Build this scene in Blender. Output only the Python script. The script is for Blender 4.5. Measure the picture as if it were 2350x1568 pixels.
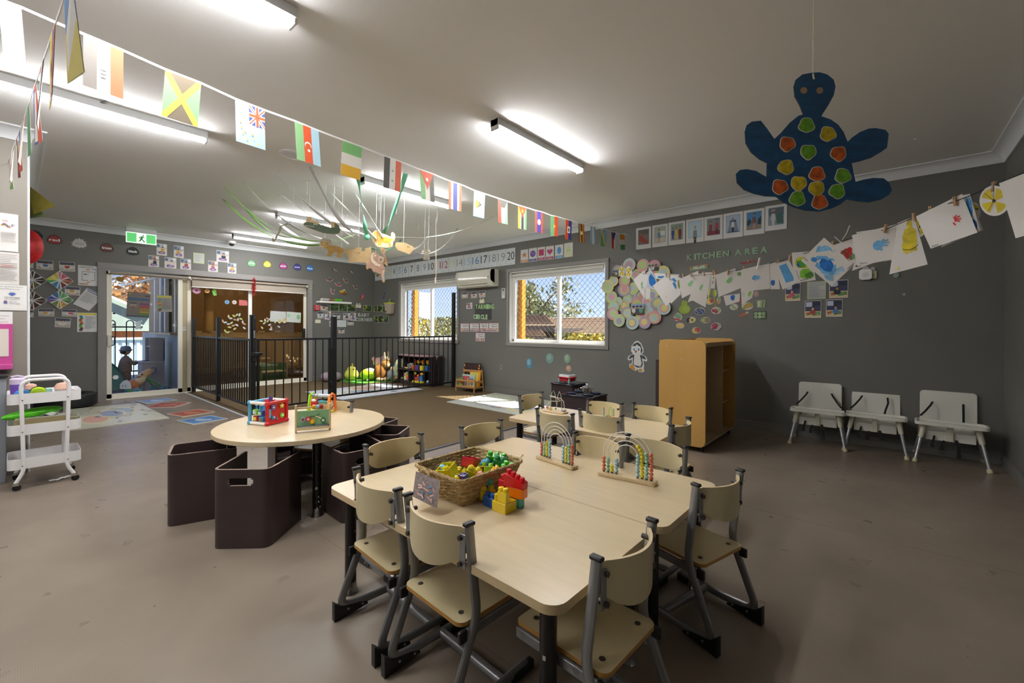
import bpy,math,random,re
from mathutils import Vector,Matrix
for _o in list(bpy.data.objects):bpy.data.objects.remove(_o)
SC = bpy.context.scene
COL = SC.collection
V = Vector
PI = math.pi
rnd = random.Random(7)

# ------------------------------------------------------------------ light and tone settings
EXPO = 0.55
SKYS = 1.0
SUNE = 15.0
LEDE = 72.0
LEDC = 55.0
WALLC = '6c6b66'
CEILC = 'f2f2f2'
FLOORC = '877a6d'
FLOORR = 0.3
# ------------------------------------------------------------------ camera
YAW,PITCH,ROLL,FPX,CY = 0.7147,-0.00448,0.00444,989.3,755.77
ROOM_D,ROOM_A,ROOM_B,CAM_H = 5.582,9.1965,0.7689,1.167   # window wall Y, door wall -X, right wall X, camera height
_f = V((-math.sin(YAW)*math.cos(PITCH),math.cos(YAW)*math.cos(PITCH),math.sin(PITCH)))
_r0 = V((math.cos(YAW),math.sin(YAW),0));_u0 = _r0.cross(_f)
_r = _r0*math.cos(ROLL)+_u0*math.sin(ROLL);_u = -_r0*math.sin(ROLL)+_u0*math.cos(ROLL)
CAM = V((0,0,CAM_H))
cd = bpy.data.cameras.new('camera');cam = bpy.data.objects.new('camera',cd);COL.objects.link(cam)
cam.matrix_world = Matrix(((_r.x,_u.x,-_f.x,0),(_r.y,_u.y,-_f.y,0),(_r.z,_u.z,-_f.z,CAM_H),(0,0,0,1)))
cd.sensor_width = 36;cd.lens = FPX/2350*36;cd.shift_y = (CY-784)/2350;cd.clip_start = .02;cd.clip_end = 300
SC.camera = cam
# ------------------------------------------------------------------ colour management
vs = SC.view_settings
vs.view_transform = 'Standard';vs.look = 'None';vs.gamma = 1;vs.use_curve_mapping = False;vs.exposure = EXPO
# ------------------------------------------------------------------ sky
w = bpy.data.worlds.new('sky');SC.world = w;w.use_nodes = True
nt = w.node_tree;nt.nodes.clear()
N = nt.nodes.new;L = nt.links.new
tc = N('ShaderNodeTexCoord');sx = N('ShaderNodeSeparateXYZ');L(tc.outputs['Generated'],sx.inputs[0])
rp = N('ShaderNodeValToRGB');L(sx.outputs['Z'],rp.inputs[0])
rp.color_ramp.elements[0].position = 0.0;rp.color_ramp.elements[0].color = (.62,.75,1,1)
rp.color_ramp.elements[1].position = .35;rp.color_ramp.elements[1].color = (.17,.29,.82,1)
e = rp.color_ramp.elements.new(.12);e.color = (.42,.56,.97,1)
mp = N('ShaderNodeMapping');mp.inputs['Scale'].default_value = (1.2,1.2,5.5);L(tc.outputs['Generated'],mp.inputs[0])
ns = N('ShaderNodeTexNoise');ns.inputs['Scale'].default_value = 3.1;ns.inputs['Detail'].default_value = 5;L(mp.outputs[0],ns.inputs[0])
r2 = N('ShaderNodeValToRGB');L(ns.outputs['Fac'],r2.inputs[0])
r2.color_ramp.elements[0].position = .50;r2.color_ramp.elements[1].position = .72
mx = N('ShaderNodeMixRGB');L(r2.outputs[0],mx.inputs[0]);L(rp.outputs[0],mx.inputs[1]);mx.inputs[2].default_value = (.9,.93,1,1)
bg = N('ShaderNodeBackground');L(mx.outputs[0],bg.inputs[0]);bg.inputs[1].default_value = SKYS
ow = N('ShaderNodeOutputWorld');L(bg.outputs[0],ow.inputs[0])
# ------------------------------------------------------------------ sun
sl = bpy.data.lights.new('sun','SUN');sl.energy = SUNE;sl.angle = .009;sl.color = (1,.95,.86)
so = bpy.data.objects.new('sun',sl);COL.objects.link(so)
so.rotation_euler = V((-.45,-.55,-1)).to_track_quat('-Z','Y').to_euler();so.location = (4,9,8)

# ------------------------------------------------------------------ rays from the photograph's frame onto real planes
def ray(x,y):return _f + _r*((x-1175)/FPX) - _u*((y-CY)/FPX)
def FZ(x,y,z=0.0):d = ray(x,y);return CAM+d*((z-CAM_H)/d.z)          # on a horizontal plane
def WN(x,y,Y=ROOM_D):d = ray(x,y);return CAM+d*(Y/d.y)               # on the window wall
def WW(x,y,X=-ROOM_A):d = ray(x,y);return CAM+d*(X/d.x)              # on the door wall
def AT(x,y,dep):return CAM+ray(x,y)*dep
# ------------------------------------------------------------------ materials
def lin(h):
    if isinstance(h,(tuple,list)):return tuple(h)[:3]
    h = h.lstrip('#');o = []
    for i in (0,2,4):
        c = int(h[i:i+2],16)/255;o.append(c/12.92 if c <= .04045 else ((c+.055)/1.055)**2.4)
    return tuple(o)
MC = {}
def mat(name,col='808080',rough=.55,metal=0.,emit=0.,noise=0.,nscale=12.,stretch=(1,1,1),bump=0.,bscale=60.,trans=0.,coat=0.,spec=.5,bstretch=(1,1,1),sss=0.):
    if name in MC:return MC[name]
    m = bpy.data.materials.new(name);MC[name] = m;m.use_nodes = True
    t = m.node_tree;b = t.nodes['Principled BSDF'];c = lin(col)
    b.inputs['Base Color'].default_value = (*c,1);b.inputs['Roughness'].default_value = rough;b.inputs['Metallic'].default_value = metal
    b.inputs['Specular IOR Level'].default_value = spec
    if coat:b.inputs['Coat Weight'].default_value = coat;b.inputs['Coat Roughness'].default_value = .1
    if trans:b.inputs['Transmission Weight'].default_value = trans
    if emit:b.inputs['Emission Color'].default_value = (*c,1);b.inputs['Emission Strength'].default_value = emit
    if noise or bump:
        tcn = t.nodes.new('ShaderNodeTexCoord')
    if noise:
        mpn = t.nodes.new('ShaderNodeMapping');mpn.inputs['Scale'].default_value = stretch;t.links.new(tcn.outputs['Object'],mpn.inputs[0])
        n = t.nodes.new('ShaderNodeTexNoise');n.inputs['Scale'].default_value = nscale;n.inputs['Detail'].default_value = 4;t.links.new(mpn.outputs[0],n.inputs[0])
        r = t.nodes.new('ShaderNodeValToRGB');t.links.new(n.outputs['Fac'],r.inputs[0])
        r.color_ramp.elements[0].position = .32;r.color_ramp.elements[1].position = .68
        r.color_ramp.elements[0].color = (*[max(0,x*(1-noise)) for x in c],1);r.color_ramp.elements[1].color = (*[min(1,x*(1+noise)) for x in c],1)
        t.links.new(r.outputs[0],b.inputs['Base Color'])
    if bump:
        mpb = t.nodes.new('ShaderNodeMapping');mpb.inputs['Scale'].default_value = bstretch;t.links.new(tcn.outputs['Object'],mpb.inputs[0])
        n2 = t.nodes.new('ShaderNodeTexNoise');n2.inputs['Scale'].default_value = bscale;n2.inputs['Detail'].default_value = 3;t.links.new(mpb.outputs[0],n2.inputs[0])
        bp = t.nodes.new('ShaderNodeBump');bp.inputs['Strength'].default_value = bump;bp.inputs['Distance'].default_value = .01
        t.links.new(n2.outputs['Fac'],bp.inputs['Height']);t.links.new(bp.outputs[0],b.inputs['Normal'])
    return m
def pc(h,rough=.6):                                                     # plain printed or painted colour
    if not isinstance(h,str):return h
    h = h.lower().lstrip('#');return mat('colour_'+h+('' if rough == .6 else '_%d' % (rough*100)),h,rough)
def glassmat(name,tint=(1,1,1),refl=1.5,rough=0.0,gcol=(1,1,1)):
    if name in MC:return MC[name]
    m = bpy.data.materials.new(name);MC[name] = m;m.use_nodes = True;t = m.node_tree;t.nodes.clear()
    tr = t.nodes.new('ShaderNodeBsdfTransparent');tr.inputs[0].default_value = (*tint,1)
    gl = t.nodes.new('ShaderNodeBsdfGlossy');gl.inputs['Roughness'].default_value = rough;gl.inputs[0].default_value = (*gcol,1)
    lw = t.nodes.new('ShaderNodeLayerWeight');lw.inputs[0].default_value = .5
    pw = t.nodes.new('ShaderNodeMath');pw.operation = 'POWER';t.links.new(lw.outputs['Facing'],pw.inputs[0]);pw.inputs[1].default_value = 4
    fr = t.nodes.new('ShaderNodeMath');fr.operation = 'MULTIPLY_ADD';t.links.new(pw.outputs[0],fr.inputs[0]);fr.inputs[1].default_value = .5;fr.inputs[2].default_value = .03
    mxx = t.nodes.new('ShaderNodeMixShader');o = t.nodes.new('ShaderNodeOutputMaterial')
    t.links.new(fr.outputs[0],mxx.inputs[0]);t.links.new(tr.outputs[0],mxx.inputs[1]);t.links.new(gl.outputs[0],mxx.inputs[2]);t.links.new(mxx.outputs[0],o.inputs[0])
    return m
# ------------------------------------------------------------------ mesh builder
class MB:
    def __init__(s):s.v = [];s.f = [];s.m = [];s.ms = []
    def mi(s,m):
        m = pc(m)
        if m not in s.ms:s.ms.append(m)
        return s.ms.index(m)
    def add(s,vs,fs,m,T=None):
        o = len(s.v);k = s.mi(m)
        s.v += [tuple(T @ V(p)) if T is not None else tuple(p) for p in vs]
        s.f += [tuple(i+o for i in f) for f in fs];s.m += [k]*len(fs);return s
    def box(s,lo,hi,m,T=None):
        (a,b,c),(d,e,f) = lo,hi
        vs = [(a,b,c),(d,b,c),(d,e,c),(a,e,c),(a,b,f),(d,b,f),(d,e,f),(a,e,f)]
        return s.add(vs,[(0,3,2,1),(4,5,6,7),(0,1,5,4),(1,2,6,5),(2,3,7,6),(3,0,4,7)],m,T)
    def cbox(s,c,sz,m,rz=0,T=None):
        h = [x/2 for x in sz];T0 = Matrix.Translation(c) @ Matrix.Rotation(rz,4,'Z')
        return s.box([-x for x in h],h,m,(T @ T0) if T is not None else T0)
    def prism(s,pts,h0,h1,m,T=None,axis='Z'):
        n = len(pts);vs = []
        for h in (h0,h1):
            for p in pts:vs.append({'Z':(p[0],p[1],h),'Y':(p[0],h,p[1]),'X':(h,p[0],p[1])}[axis])
        a = tuple(range(n));b = tuple(range(2*n-1,n-1,-1))
        fs = [a[::-1],b[::-1]]+[(i,(i+1) % n,n+(i+1) % n,n+i) for i in range(n)]
        return s.add(vs,fs,m,T)
    def tube(s,pts,r,m,seg=8,closed=False,T=None,flat=None,up=None,cap=True):
        pts = [V(p) for p in pts];n = len(pts);vs = [];fs = []
        rr = r if isinstance(r,(list,tuple)) else [r]*n
        prev = None
        for i,p in enumerate(pts):
            a = pts[(i-1) % n] if (closed or i > 0) else p;b = pts[(i+1) % n] if (closed or i < n-1) else p
            t = (b-a)
            if t.length < 1e-9:t = V((0,0,1))
            t.normalize()
            if up is not None:nx = V(up)-t*t.dot(V(up))
            elif prev is None:q = V((0,0,1)) if abs(t.z) < .9 else V((1,0,0));nx = q-t*t.dot(q)
            else:nx = prev-t*t.dot(prev)
            if nx.length < 1e-6:nx = t.orthogonal()
            nx.normalize();prev = nx;ny = t.cross(nx)
            fa,fb = (flat or (1,1))
            for k in range(seg):
                an = 2*PI*(k+.5)/seg;vs.append(p+nx*(math.cos(an)*rr[i]*fa)+ny*(math.sin(an)*rr[i]*fb))
        for i in range(n if closed else n-1):
            for k in range(seg):
                a = i*seg+k;b = i*seg+(k+1) % seg;c = ((i+1) % n)*seg+(k+1) % seg;d = ((i+1) % n)*seg+k
                fs.append((a,b,c,d))
        if not closed and cap:fs.append(tuple(range(seg-1,-1,-1)));fs.append(tuple((n-1)*seg+k for k in range(seg)))
        return s.add(vs,fs,m,T)
    def cyl(s,p0,p1,r0,m,r1=None,seg=14,T=None):return s.tube([p0,p1],[r0,r0 if r1 is None else r1],m,seg,T=T)
    def lathe(s,prof,m,c=(0,0,0),seg=20,T=None):
        vs = [];fs = []
        for r,z in prof:
            for k in range(seg):a = 2*PI*k/seg;vs.append((c[0]+r*math.cos(a),c[1]+r*math.sin(a),c[2]+z))
        for i in range(len(prof)-1):
            for k in range(seg):fs.append((i*seg+k,i*seg+(k+1) % seg,(i+1)*seg+(k+1) % seg,(i+1)*seg+k))
        fs.append(tuple(range(seg-1,-1,-1)));fs.append(tuple((len(prof)-1)*seg+k for k in range(seg)))
        return s.add(vs,fs,m,T)
    def ball(s,c,r,m,seg=14,rings=8,T=None):
        if not isinstance(r,(list,tuple)):r = (r,r,r)
        vs = [(c[0],c[1],c[2]-r[2])];fs = []
        for i in range(1,rings):
            ph = -PI/2+PI*i/rings
            for k in range(seg):a = 2*PI*k/seg;vs.append((c[0]+r[0]*math.cos(ph)*math.cos(a),c[1]+r[1]*math.cos(ph)*math.sin(a),c[2]+r[2]*math.sin(ph)))
        vs.append((c[0],c[1],c[2]+r[2]));last = len(vs)-1
        for k in range(seg):fs.append((0,1+(k+1) % seg,1+k))
        for i in range(rings-2):
            for k in range(seg):a = 1+i*seg+k;b = 1+i*seg+(k+1) % seg;fs.append((a,b,b+seg,a+seg))
        o = 1+(rings-2)*seg
        for k in range(seg):fs.append((o+k,o+(k+1) % seg,last))
        return s.add(vs,fs,m,T)
    def grid(s,fn,nu,nv,m,T=None,thick=0.0):
        vs = [V(fn(i/nu,j/nv)) for j in range(nv+1) for i in range(nu+1)];fs = []
        for j in range(nv):
            for i in range(nu):a = j*(nu+1)+i;fs.append((a,a+1,a+nu+2,a+nu+1))
        return s.add(vs,fs,m,T)
    def build(s,name,parent=None,loc=None,rz=None,smooth=35,bevel=0,bseg=2,solid=0,sub=0,rot=None):
        me = bpy.data.meshes.new(name);me.from_pydata(s.v,[],s.f);me.polygons.foreach_set('material_index',s.m)
        for m in s.ms:me.materials.append(m)
        if smooth:
            me.polygons.foreach_set('use_smooth',[True]*len(me.polygons));me.update();me.set_sharp_from_angle(angle=math.radians(smooth))
        me.update();me.validate()
        o = bpy.data.objects.new(name,me);COL.objects.link(o)
        if parent is not None:o.parent = parent
        if loc is not None:o.location = loc
        if rz is not None:o.rotation_euler = (0,0,rz)
        if rot is not None:o.rotation_euler = rot
        if solid:q = o.modifiers.new('thickness','SOLIDIFY');q.thickness = solid;q.offset = 0
        if bevel:
            q = o.modifiers.new('bevel','BEVEL');q.width = bevel;q.segments = bseg;q.limit_method = 'ANGLE';q.angle_limit = math.radians(40)
        if sub:q = o.modifiers.new('sub','SUBSURF');q.levels = sub;q.render_levels = sub
        return o
def tag(o,label=None,cat=None,group=None,kind=None):
    if label:o['label'] = label
    if cat:o['category'] = cat
    if group:o['group'] = group
    if kind:o['kind'] = kind
    return o
def struct(o):o['kind'] = 'structure';return o
def thing(name,label,cat,loc=(0,0,0),rz=0,group=None):
    o = bpy.data.objects.new(name,None);COL.objects.link(o);o.location = loc;o.rotation_euler = (0,0,rz);o.empty_display_size = .05
    return tag(o,label,cat,group)
def kids(o):return [c for c in COL.objects if c.parent == o]
def dup(o,label=None,loc=None,rz=None,parent=None):
    c = o.copy();COL.objects.link(c)
    if parent is not None:c.parent = parent
    if label:c['label'] = label
    if loc is not None:c.location = loc
    if rz is not None:c.rotation_euler = (0,0,rz)
    for k in kids(o):dup(k,parent=c)
    return c
# ------------------------------------------------------------------ lettering
FC = {}
def glyph(ch,bold=0.0):
    k = (ch,bold)
    if k in FC:return FC[k]
    cu = bpy.data.curves.new('t','FONT');cu.body = ch;cu.resolution_u = 3;cu.offset = bold;cu.size = 1
    ob = bpy.data.objects.new('t',cu);COL.objects.link(ob);bpy.context.view_layer.update()
    me = ob.evaluated_get(bpy.context.evaluated_depsgraph_get()).to_mesh()
    vs = [(v.co.x,v.co.y) for v in me.vertices];fs = [tuple(p.vertices) for p in me.polygons]
    ob.evaluated_get(bpy.context.evaluated_depsgraph_get()).to_mesh_clear();bpy.data.objects.remove(ob);bpy.data.curves.remove(cu)
    xs = [p[0] for p in vs] or [0,1];ys = [p[1] for p in vs] or [0,1]
    FC[k] = (vs,fs,min(xs),max(xs),min(ys),max(ys));return FC[k]
# ------------------------------------------------------------------ printed sheets: corners TL, TR, BR, BL; prints in (u right, v down)
def rc(u0,v0,u1,v1,c):return ([(u0,v0),(u1,v0),(u1,v1),(u0,v1)],c)
def ci(u,v,ru,rv,c,n=14,a0=0):return ([(u+ru*math.cos(2*PI*k/n+a0),v+rv*math.sin(2*PI*k/n+a0)) for k in range(n)],c)
def star(u,v,ru,rv,c,n=5,q=.4,a0=-PI/2):return ([(u+ru*(1 if k % 2 == 0 else q)*math.cos(a0+PI*k/n),v+rv*(1 if k % 2 == 0 else q)*math.sin(a0+PI*k/n)) for k in range(2*n)],c)
def tx(s,u0,v0,u1,v1,c,bold=0.0):return ('TXT',s,u0,v0,u1,v1,c,bold)
def ln(u0,v0,u1,v1,wd,c):
    d = V((u1-u0,v1-v0));n = V((-d.y,d.x)).normalized()*wd/2
    return ([(u0+n.x,v0+n.y),(u1+n.x,v1+n.y),(u1-n.x,v1-n.y),(u0-n.x,v0-n.y)],c)
def fan(pts):return pts
def sheet(name,P,base,prints,label=None,cat=None,group=None,th=.0015,parent=None,outline=None,kind=None,curl=0,step=.0005):
    TL,TR,BR,BL = [V(p) for p in P]
    R = (TR-TL);Dn = (BL-TL);n = -(R.cross(Dn)).normalized()
    cen = (TL+BR)/2
    def q(u,v,h):
        p = (TL*(1-u)+TR*u)*(1-v)+(BL*(1-u)+BR*u)*v
        return p-cen+n*(h+curl*math.sin(PI*u)*math.sin(PI*.5*v))
    b = MB();pts = outline or [(0,0),(1,0),(1,1),(0,1)]
    k = len(pts);vs = [q(u,v,0) for u,v in pts]+[q(u,v,th) for u,v in pts]
    fs = [tuple(range(k)),tuple(range(2*k-1,k-1,-1))]+[(i,k+i,k+(i+1) % k,(i+1) % k) for i in range(k)]
    if base:b.add(vs,fs,base)
    for j,p in enumerate(prints):
        h = th+step*(j+1) if len(prints) < 40 else th+step*(1+j*39/len(prints))
        if p[0] == 'TXT':
            _,s,u0,v0,u1,v1,c,bold = p
            gv,gf,x0,x1,y0,y1 = glyph(s,bold)
            b.add([q(u0+(x-x0)/(x1-x0+1e-9)*(u1-u0),v1-(y-y0)/(y1-y0+1e-9)*(v1-v0),h) for x,y in gv],gf,c)
        else:
            pp,c = p;m = len(pp)
            b.add([q(u,v,h) for u,v in pp],[tuple(range(m-1,-1,-1))],c)
    o = b.build(name,parent,loc=cen,smooth=0)
    return tag(o,label,cat,group,kind)
def rectP(wall,x0,y0,x1,y1,rot=0.0,off=.004):
    """corners of an upright rectangle on a wall that covers the frame box x0..x1, y0..y1"""
    xm,ym = (x0+x1)/2,(y0+y1)/2;c = wall(xm,ym);a = wall(x0,ym);b = wall(x1,ym);t = wall(xm,y0);d = wall(xm,y1)
    wv = V((b.x-a.x,b.y-a.y,0));W = wv.length;wv.normalize();H = t.z-d.z
    nn = V((0,-1,0)) if wall is WN else V((1,0,0));c = c+nn*off
    up = V((0,0,1));ca,sa = math.cos(rot),math.sin(rot);rx = wv*ca+up*sa;ry = up*ca-wv*sa
    return [c-rx*W/2+ry*H/2,c+rx*W/2+ry*H/2,c+rx*W/2-ry*H/2,c-rx*W/2-ry*H/2]
def sizeP(wall,cx,cy,W,H,rot=0.0,off=.004):
    c = wall(cx,cy);nn = V((0,-1,0)) if wall is WN else V((1,0,0));wv = V((1,0,0)) if wall is WN else V((0,1,0));c = c+nn*off
    up = V((0,0,1));ca,sa = math.cos(rot),math.sin(rot);rx = wv*ca+up*sa;ry = up*ca-wv*sa
    return [c-rx*W/2+ry*H/2,c+rx*W/2+ry*H/2,c+rx*W/2-ry*H/2,c-rx*W/2-ry*H/2]

# ================================================================== THE ROOM
D,A,B = ROOM_D,ROOM_A,ROOM_B
HC,HT = 2.70,2.61
PX_,PY_ = -5.131,.073            # partition: face at x=PX_, end at y=PY_
BK = -3.4
m_wall = mat('wall_paint',WALLC,.5,noise=.03,nscale=3,bump=.04,bscale=150)
m_wall2 = mat('partition_paint','8d867c',.5,noise=.03,nscale=3,bump=.04,bscale=150)
m_ceil = mat('ceiling_paint',CEILC,.9)
m_corn = mat('cornice_paint','dcdfe2',.7)
m_trim = mat('grey_trim_paint','8b8785',.4)
m_base = mat('baseboard_paint','77756f',.4)
m_white = mat('white_gloss','f2f1ee',.35)
m_cream = mat('cream_frame','ece7d8',.4)
m_alu = mat('aluminium','b9bcc0',.35,metal=.8)
m_black = mat('black_plastic','17181a',.45)
m_blackmetal = mat('black_powdercoat','141516',.4)
m_chrome = mat('chrome','c9c9c9',.18,metal=1)

def floor_mat():
    m = mat('vinyl_floor',FLOORC,FLOORR,noise=.10,nscale=2.2,spec=.5)
    t = m.node_tree;b = t.nodes['Principled BSDF']
    tc = t.nodes.new('ShaderNodeTexCoord');mp = t.nodes.new('ShaderNodeMapping');t.links.new(tc.outputs['Object'],mp.inputs[0]);mp.inputs['Rotation'].default_value = (0,0,.785)
    ck = t.nodes.new('ShaderNodeTexChecker');ck.inputs['Scale'].default_value = 220;t.links.new(mp.outputs[0],ck.inputs[0])
    n = t.nodes.new('ShaderNodeTexNoise');n.inputs['Scale'].default_value = 7;n.inputs['Detail'].default_value = 5;t.links.new(tc.outputs['Object'],n.inputs[0])
    old = b.inputs['Base Color'].links[0].from_socket
    ml = t.nodes.new('ShaderNodeMixRGB');ml.blend_type = 'MULTIPLY';ml.inputs[0].default_value = .28;t.links.new(old,ml.inputs[1]);t.links.new(ck.outputs['Color'],ml.inputs[2])
    ck.inputs[1].default_value = (1,1,1,1);ck.inputs[2].default_value = (.62,.6,.58,1)
    t.links.new(ml.outputs[0],b.inputs['Base Color'])
    rr = t.nodes.new('ShaderNodeMapRange');t.links.new(n.outputs['Fac'],rr.inputs[0]);rr.inputs[1].default_value = .3;rr.inputs[2].default_value = .7
    rr.inputs[3].default_value = FLOORR-.03;rr.inputs[4].default_value = FLOORR+.06;t.links.new(rr.outputs[0],b.inputs['Roughness'])
    bp = t.nodes.new('ShaderNodeBump');bp.inputs['Strength'].default_value = .05;bp.inputs['Distance'].default_value = .0008;t.links.new(n.outputs['Fac'],bp.inputs['Height']);t.links.new(bp.outputs[0],b.inputs['Normal'])
    return m
def carpet_mat():
    m = mat('ribbed_carpet','75603f',.95,noise=.25,nscale=160)
    t = m.node_tree;b = t.nodes['Principled BSDF'];tc = t.nodes.new('ShaderNodeTexCoord')
    wv = t.nodes.new('ShaderNodeTexWave');wv.bands_direction = 'Y';wv.inputs['Scale'].default_value = 13;wv.inputs['Distortion'].default_value = .8;wv.inputs['Detail'].default_value = 2;wv.inputs['Detail Scale'].default_value = 6
    t.links.new(tc.outputs['Object'],wv.inputs[0])
    ml = t.nodes.new('ShaderNodeMixRGB');ml.blend_type = 'MULTIPLY';ml.inputs[0].default_value = .6
    t.links.new(b.inputs['Base Color'].links[0].from_socket,ml.inputs[1]);t.links.new(wv.outputs['Color'],ml.inputs[2]);t.links.new(ml.outputs[0],b.inputs['Base Color'])
    bp = t.nodes.new('ShaderNodeBump');bp.inputs['Strength'].default_value = .8;bp.inputs['Distance'].default_value = .006;t.links.new(wv.outputs['Color'],bp.inputs['Height']);t.links.new(bp.outputs[0],b.inputs['Normal'])
    return m
struct(MB().box((-A-.12,BK-.1,-.1),(B+.1,D+.1,0),floor_mat()).build('floor',smooth=0))
struct(MB().box((-A-.12,BK-.1,HC),(B+.1,D+.1,HC+.1),m_ceil).build('ceiling',smooth=0))
# floor seams
sm = MB()
for y in (-.9,1.12,3.14):sm.box((-3.2 if y > 1.94 else -9.0,y-.0012,0),(.75,y+.0012,.0006),'6f655b')
struct(sm.build('trim_7',smooth=0))
# window wall with two openings
W1,W2 = (-8.10,-6.24,.90,2.11),(-4.905,-3.06,.905,2.11)
b = MB();T = .17
xs = [-A-.1,W1[0],W1[1],W2[0],W2[1],B+.1]
for x0,x1 in ((xs[0],xs[1]),(xs[2],xs[3]),(xs[4],xs[5])):b.box((x0,D,0),(x1,D+T,HC),m_wall)
for wn in (W1,W2):b.box((wn[0],D,0),(wn[1],D+T,wn[2]),m_wall);b.box((wn[0],D,wn[3]),(wn[1],D+T,HC),m_wall)
struct(b.build('wall_north',smooth=0))
# door wall: one opening y .93-4.03
DO = (.93,4.03,2.045)
b = MB();b.box((-A-T,PY_-.1,0),(-A,DO[0],HC),m_wall);b.box((-A-T,DO[1],0),(-A,D+.1,HC),m_wall);b.box((-A-T,DO[0],DO[2]),(-A,DO[1],HC),m_wall)
struct(b.build('wall_west',smooth=0))
struct(MB().box((B,BK,0),(B+.1,D+.1,HC),m_wall).build('wall_east',smooth=0))
struct(MB().box((PX_-.1,BK-.1,0),(B+.1,BK,HC),m_wall).build('wall_south',smooth=0))
struct(MB().box((PX_-.11,BK,0),(PX_,PY_,HC),m_wall2).build('wall_southwest',smooth=0))
struct(MB().box((-A-.1,PY_-.11,0),(PX_-.11,PY_,HC),m_wall).build('wall_inner',smooth=0))
struct(MB().cyl((PX_-.004,PY_-.004,0),(PX_-.004,PY_-.004,HT),.008,m_corn).build('trim_8'))
# cornices: concave cove, one run per wall
def cove(name,p,q,inn,s=.095):
    """p->q along the wall at ceiling height, inn = unit vector into the room; mitred by extending/trimming"""
    p = V((*p,HC));q = V((*q,HC));inn = V((*inn,0));pr = [(0,0),(0,-.012-s+.012)]
    for k in range(8):
        a = PI/2*k/7;pr.append((.012+(s-.016)*(1-math.cos(a)),-s+(s-.012)*math.sin(a)))
    pr += [(s,-.010),(s,0)]
    b = MB();n = len(pr);d = (q-p).normalized();vs = []
    for base,sg in ((p,1),(q,-1)):
        for u,z in pr:vs.append(base+inn*u+V((0,0,z))+d*(u*MITRE[name][0 if sg == 1 else 1])*sg)
    fs = [tuple(range(n)),tuple(range(2*n-1,n-1,-1))]+[(i,n+i,n+(i+1) % n,(i+1) % n) for i in range(n)]
    b.add(vs,fs,m_corn);struct(b.build(name,smooth=40))
MITRE = {'trim_1':(1,1),'trim_2':(1,1),'trim_3':(1,1),'trim_4':(1,-1),'trim_5':(-1,1),'trim_6':(1,1)}
cove('trim_1',(-A,D),(B,D),(0,-1));cove('trim_2',(-A,PY_),(-A,D),(1,0));cove('trim_3',(B,D),(B,BK),(-1,0))
cove('trim_4',(PX_,BK),(PX_,PY_),(1,0));cove('trim_5',(PX_,PY_),(-A,PY_),(0,1));cove('trim_6',(PX_,BK),(B,BK),(0,1))
# baseboards with a stepped profile
def skirt(name,lo,hi,ax,sg):
    b = MB()
    for z0,z1,t in ((0,.062,.017),(.062,.076,.013),(.076,.088,.015),(.088,.1,.009)):
        if ax == 'X':b.box((lo,D-t,z0),(hi,D,z1),m_base)
        elif sg > 0:b.box((-A,lo,z0),(-A+t,hi,z1),m_base)
        else:b.box((B-t,lo,z0),(B,hi,z1),m_base)
    struct(b.build(name,smooth=0,bevel=.002,bseg=1))
skirt('baseboard_north',-A,B,'X',1);skirt('baseboard_east',BK,D-.018,'Y',-1);skirt('baseboard_west',PY_,.828,'Y',1);skirt('baseboard_northwest',4.13,D-.018,'Y',1)
# carpet with metal edge strips
CX = -3.26;CYY = 1.945
struct(tag(MB().box((-A+.001,CYY,0.0),(CX,D-.018,.009),carpet_mat()).build('floor_carpet',smooth=0)))
struct(MB().box((-A+.02,CYY-.03,0),(CX+.01,CYY+.006,.0105),mat('bright_strip','e6e8ea',.3,metal=.3)).build('trim_9',bevel=.004))
struct(MB().box((CX-.004,CYY-.03,0),(CX+.032,D-.02,.0105),mat('dark_strip','5c5f66',.35,metal=.5)).build('trim_10',bevel=.004))
# architraves
def architrave(name,wall,u0,u1,z0,z1,wd=.058,bottom=True):
    b = MB()
    def bar(a0,b0,a1,b1):
        for t,ins in ((.014,0),(.022,.012),(.017,.034)):
            aa0,bb0,aa1,bb1 = a0,b0,a1,b1
            if a1-a0 > b1-b0:bb0 += ins*.5;bb1 -= ins*.5
            else:aa0 += ins*.5;aa1 -= ins*.5
            if wall == 'N':b.box((aa0,D-t,bb0),(aa1,D+.001,bb1),m_trim)
            else:b.box((-A-.001,aa0,bb0),(-A+t,aa1,bb1),m_trim)
    bar(u0-wd,z1,u1+wd,z1+wd);bar(u0-wd,z0,u0,z1);bar(u1,z0,u1+wd,z1)
    if bottom:bar(u0-wd,z0-wd,u1+wd,z0)
    return struct(b.build(name,smooth=0))
architrave('trim_11','N',*W2);architrave('trim_12','N',*W1);architrave('trim_13','W',DO[0],DO[1],0,DO[2],.1,False)
m_glass = glassmat('window_glass',(.97,.98,.98),1.35)
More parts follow.
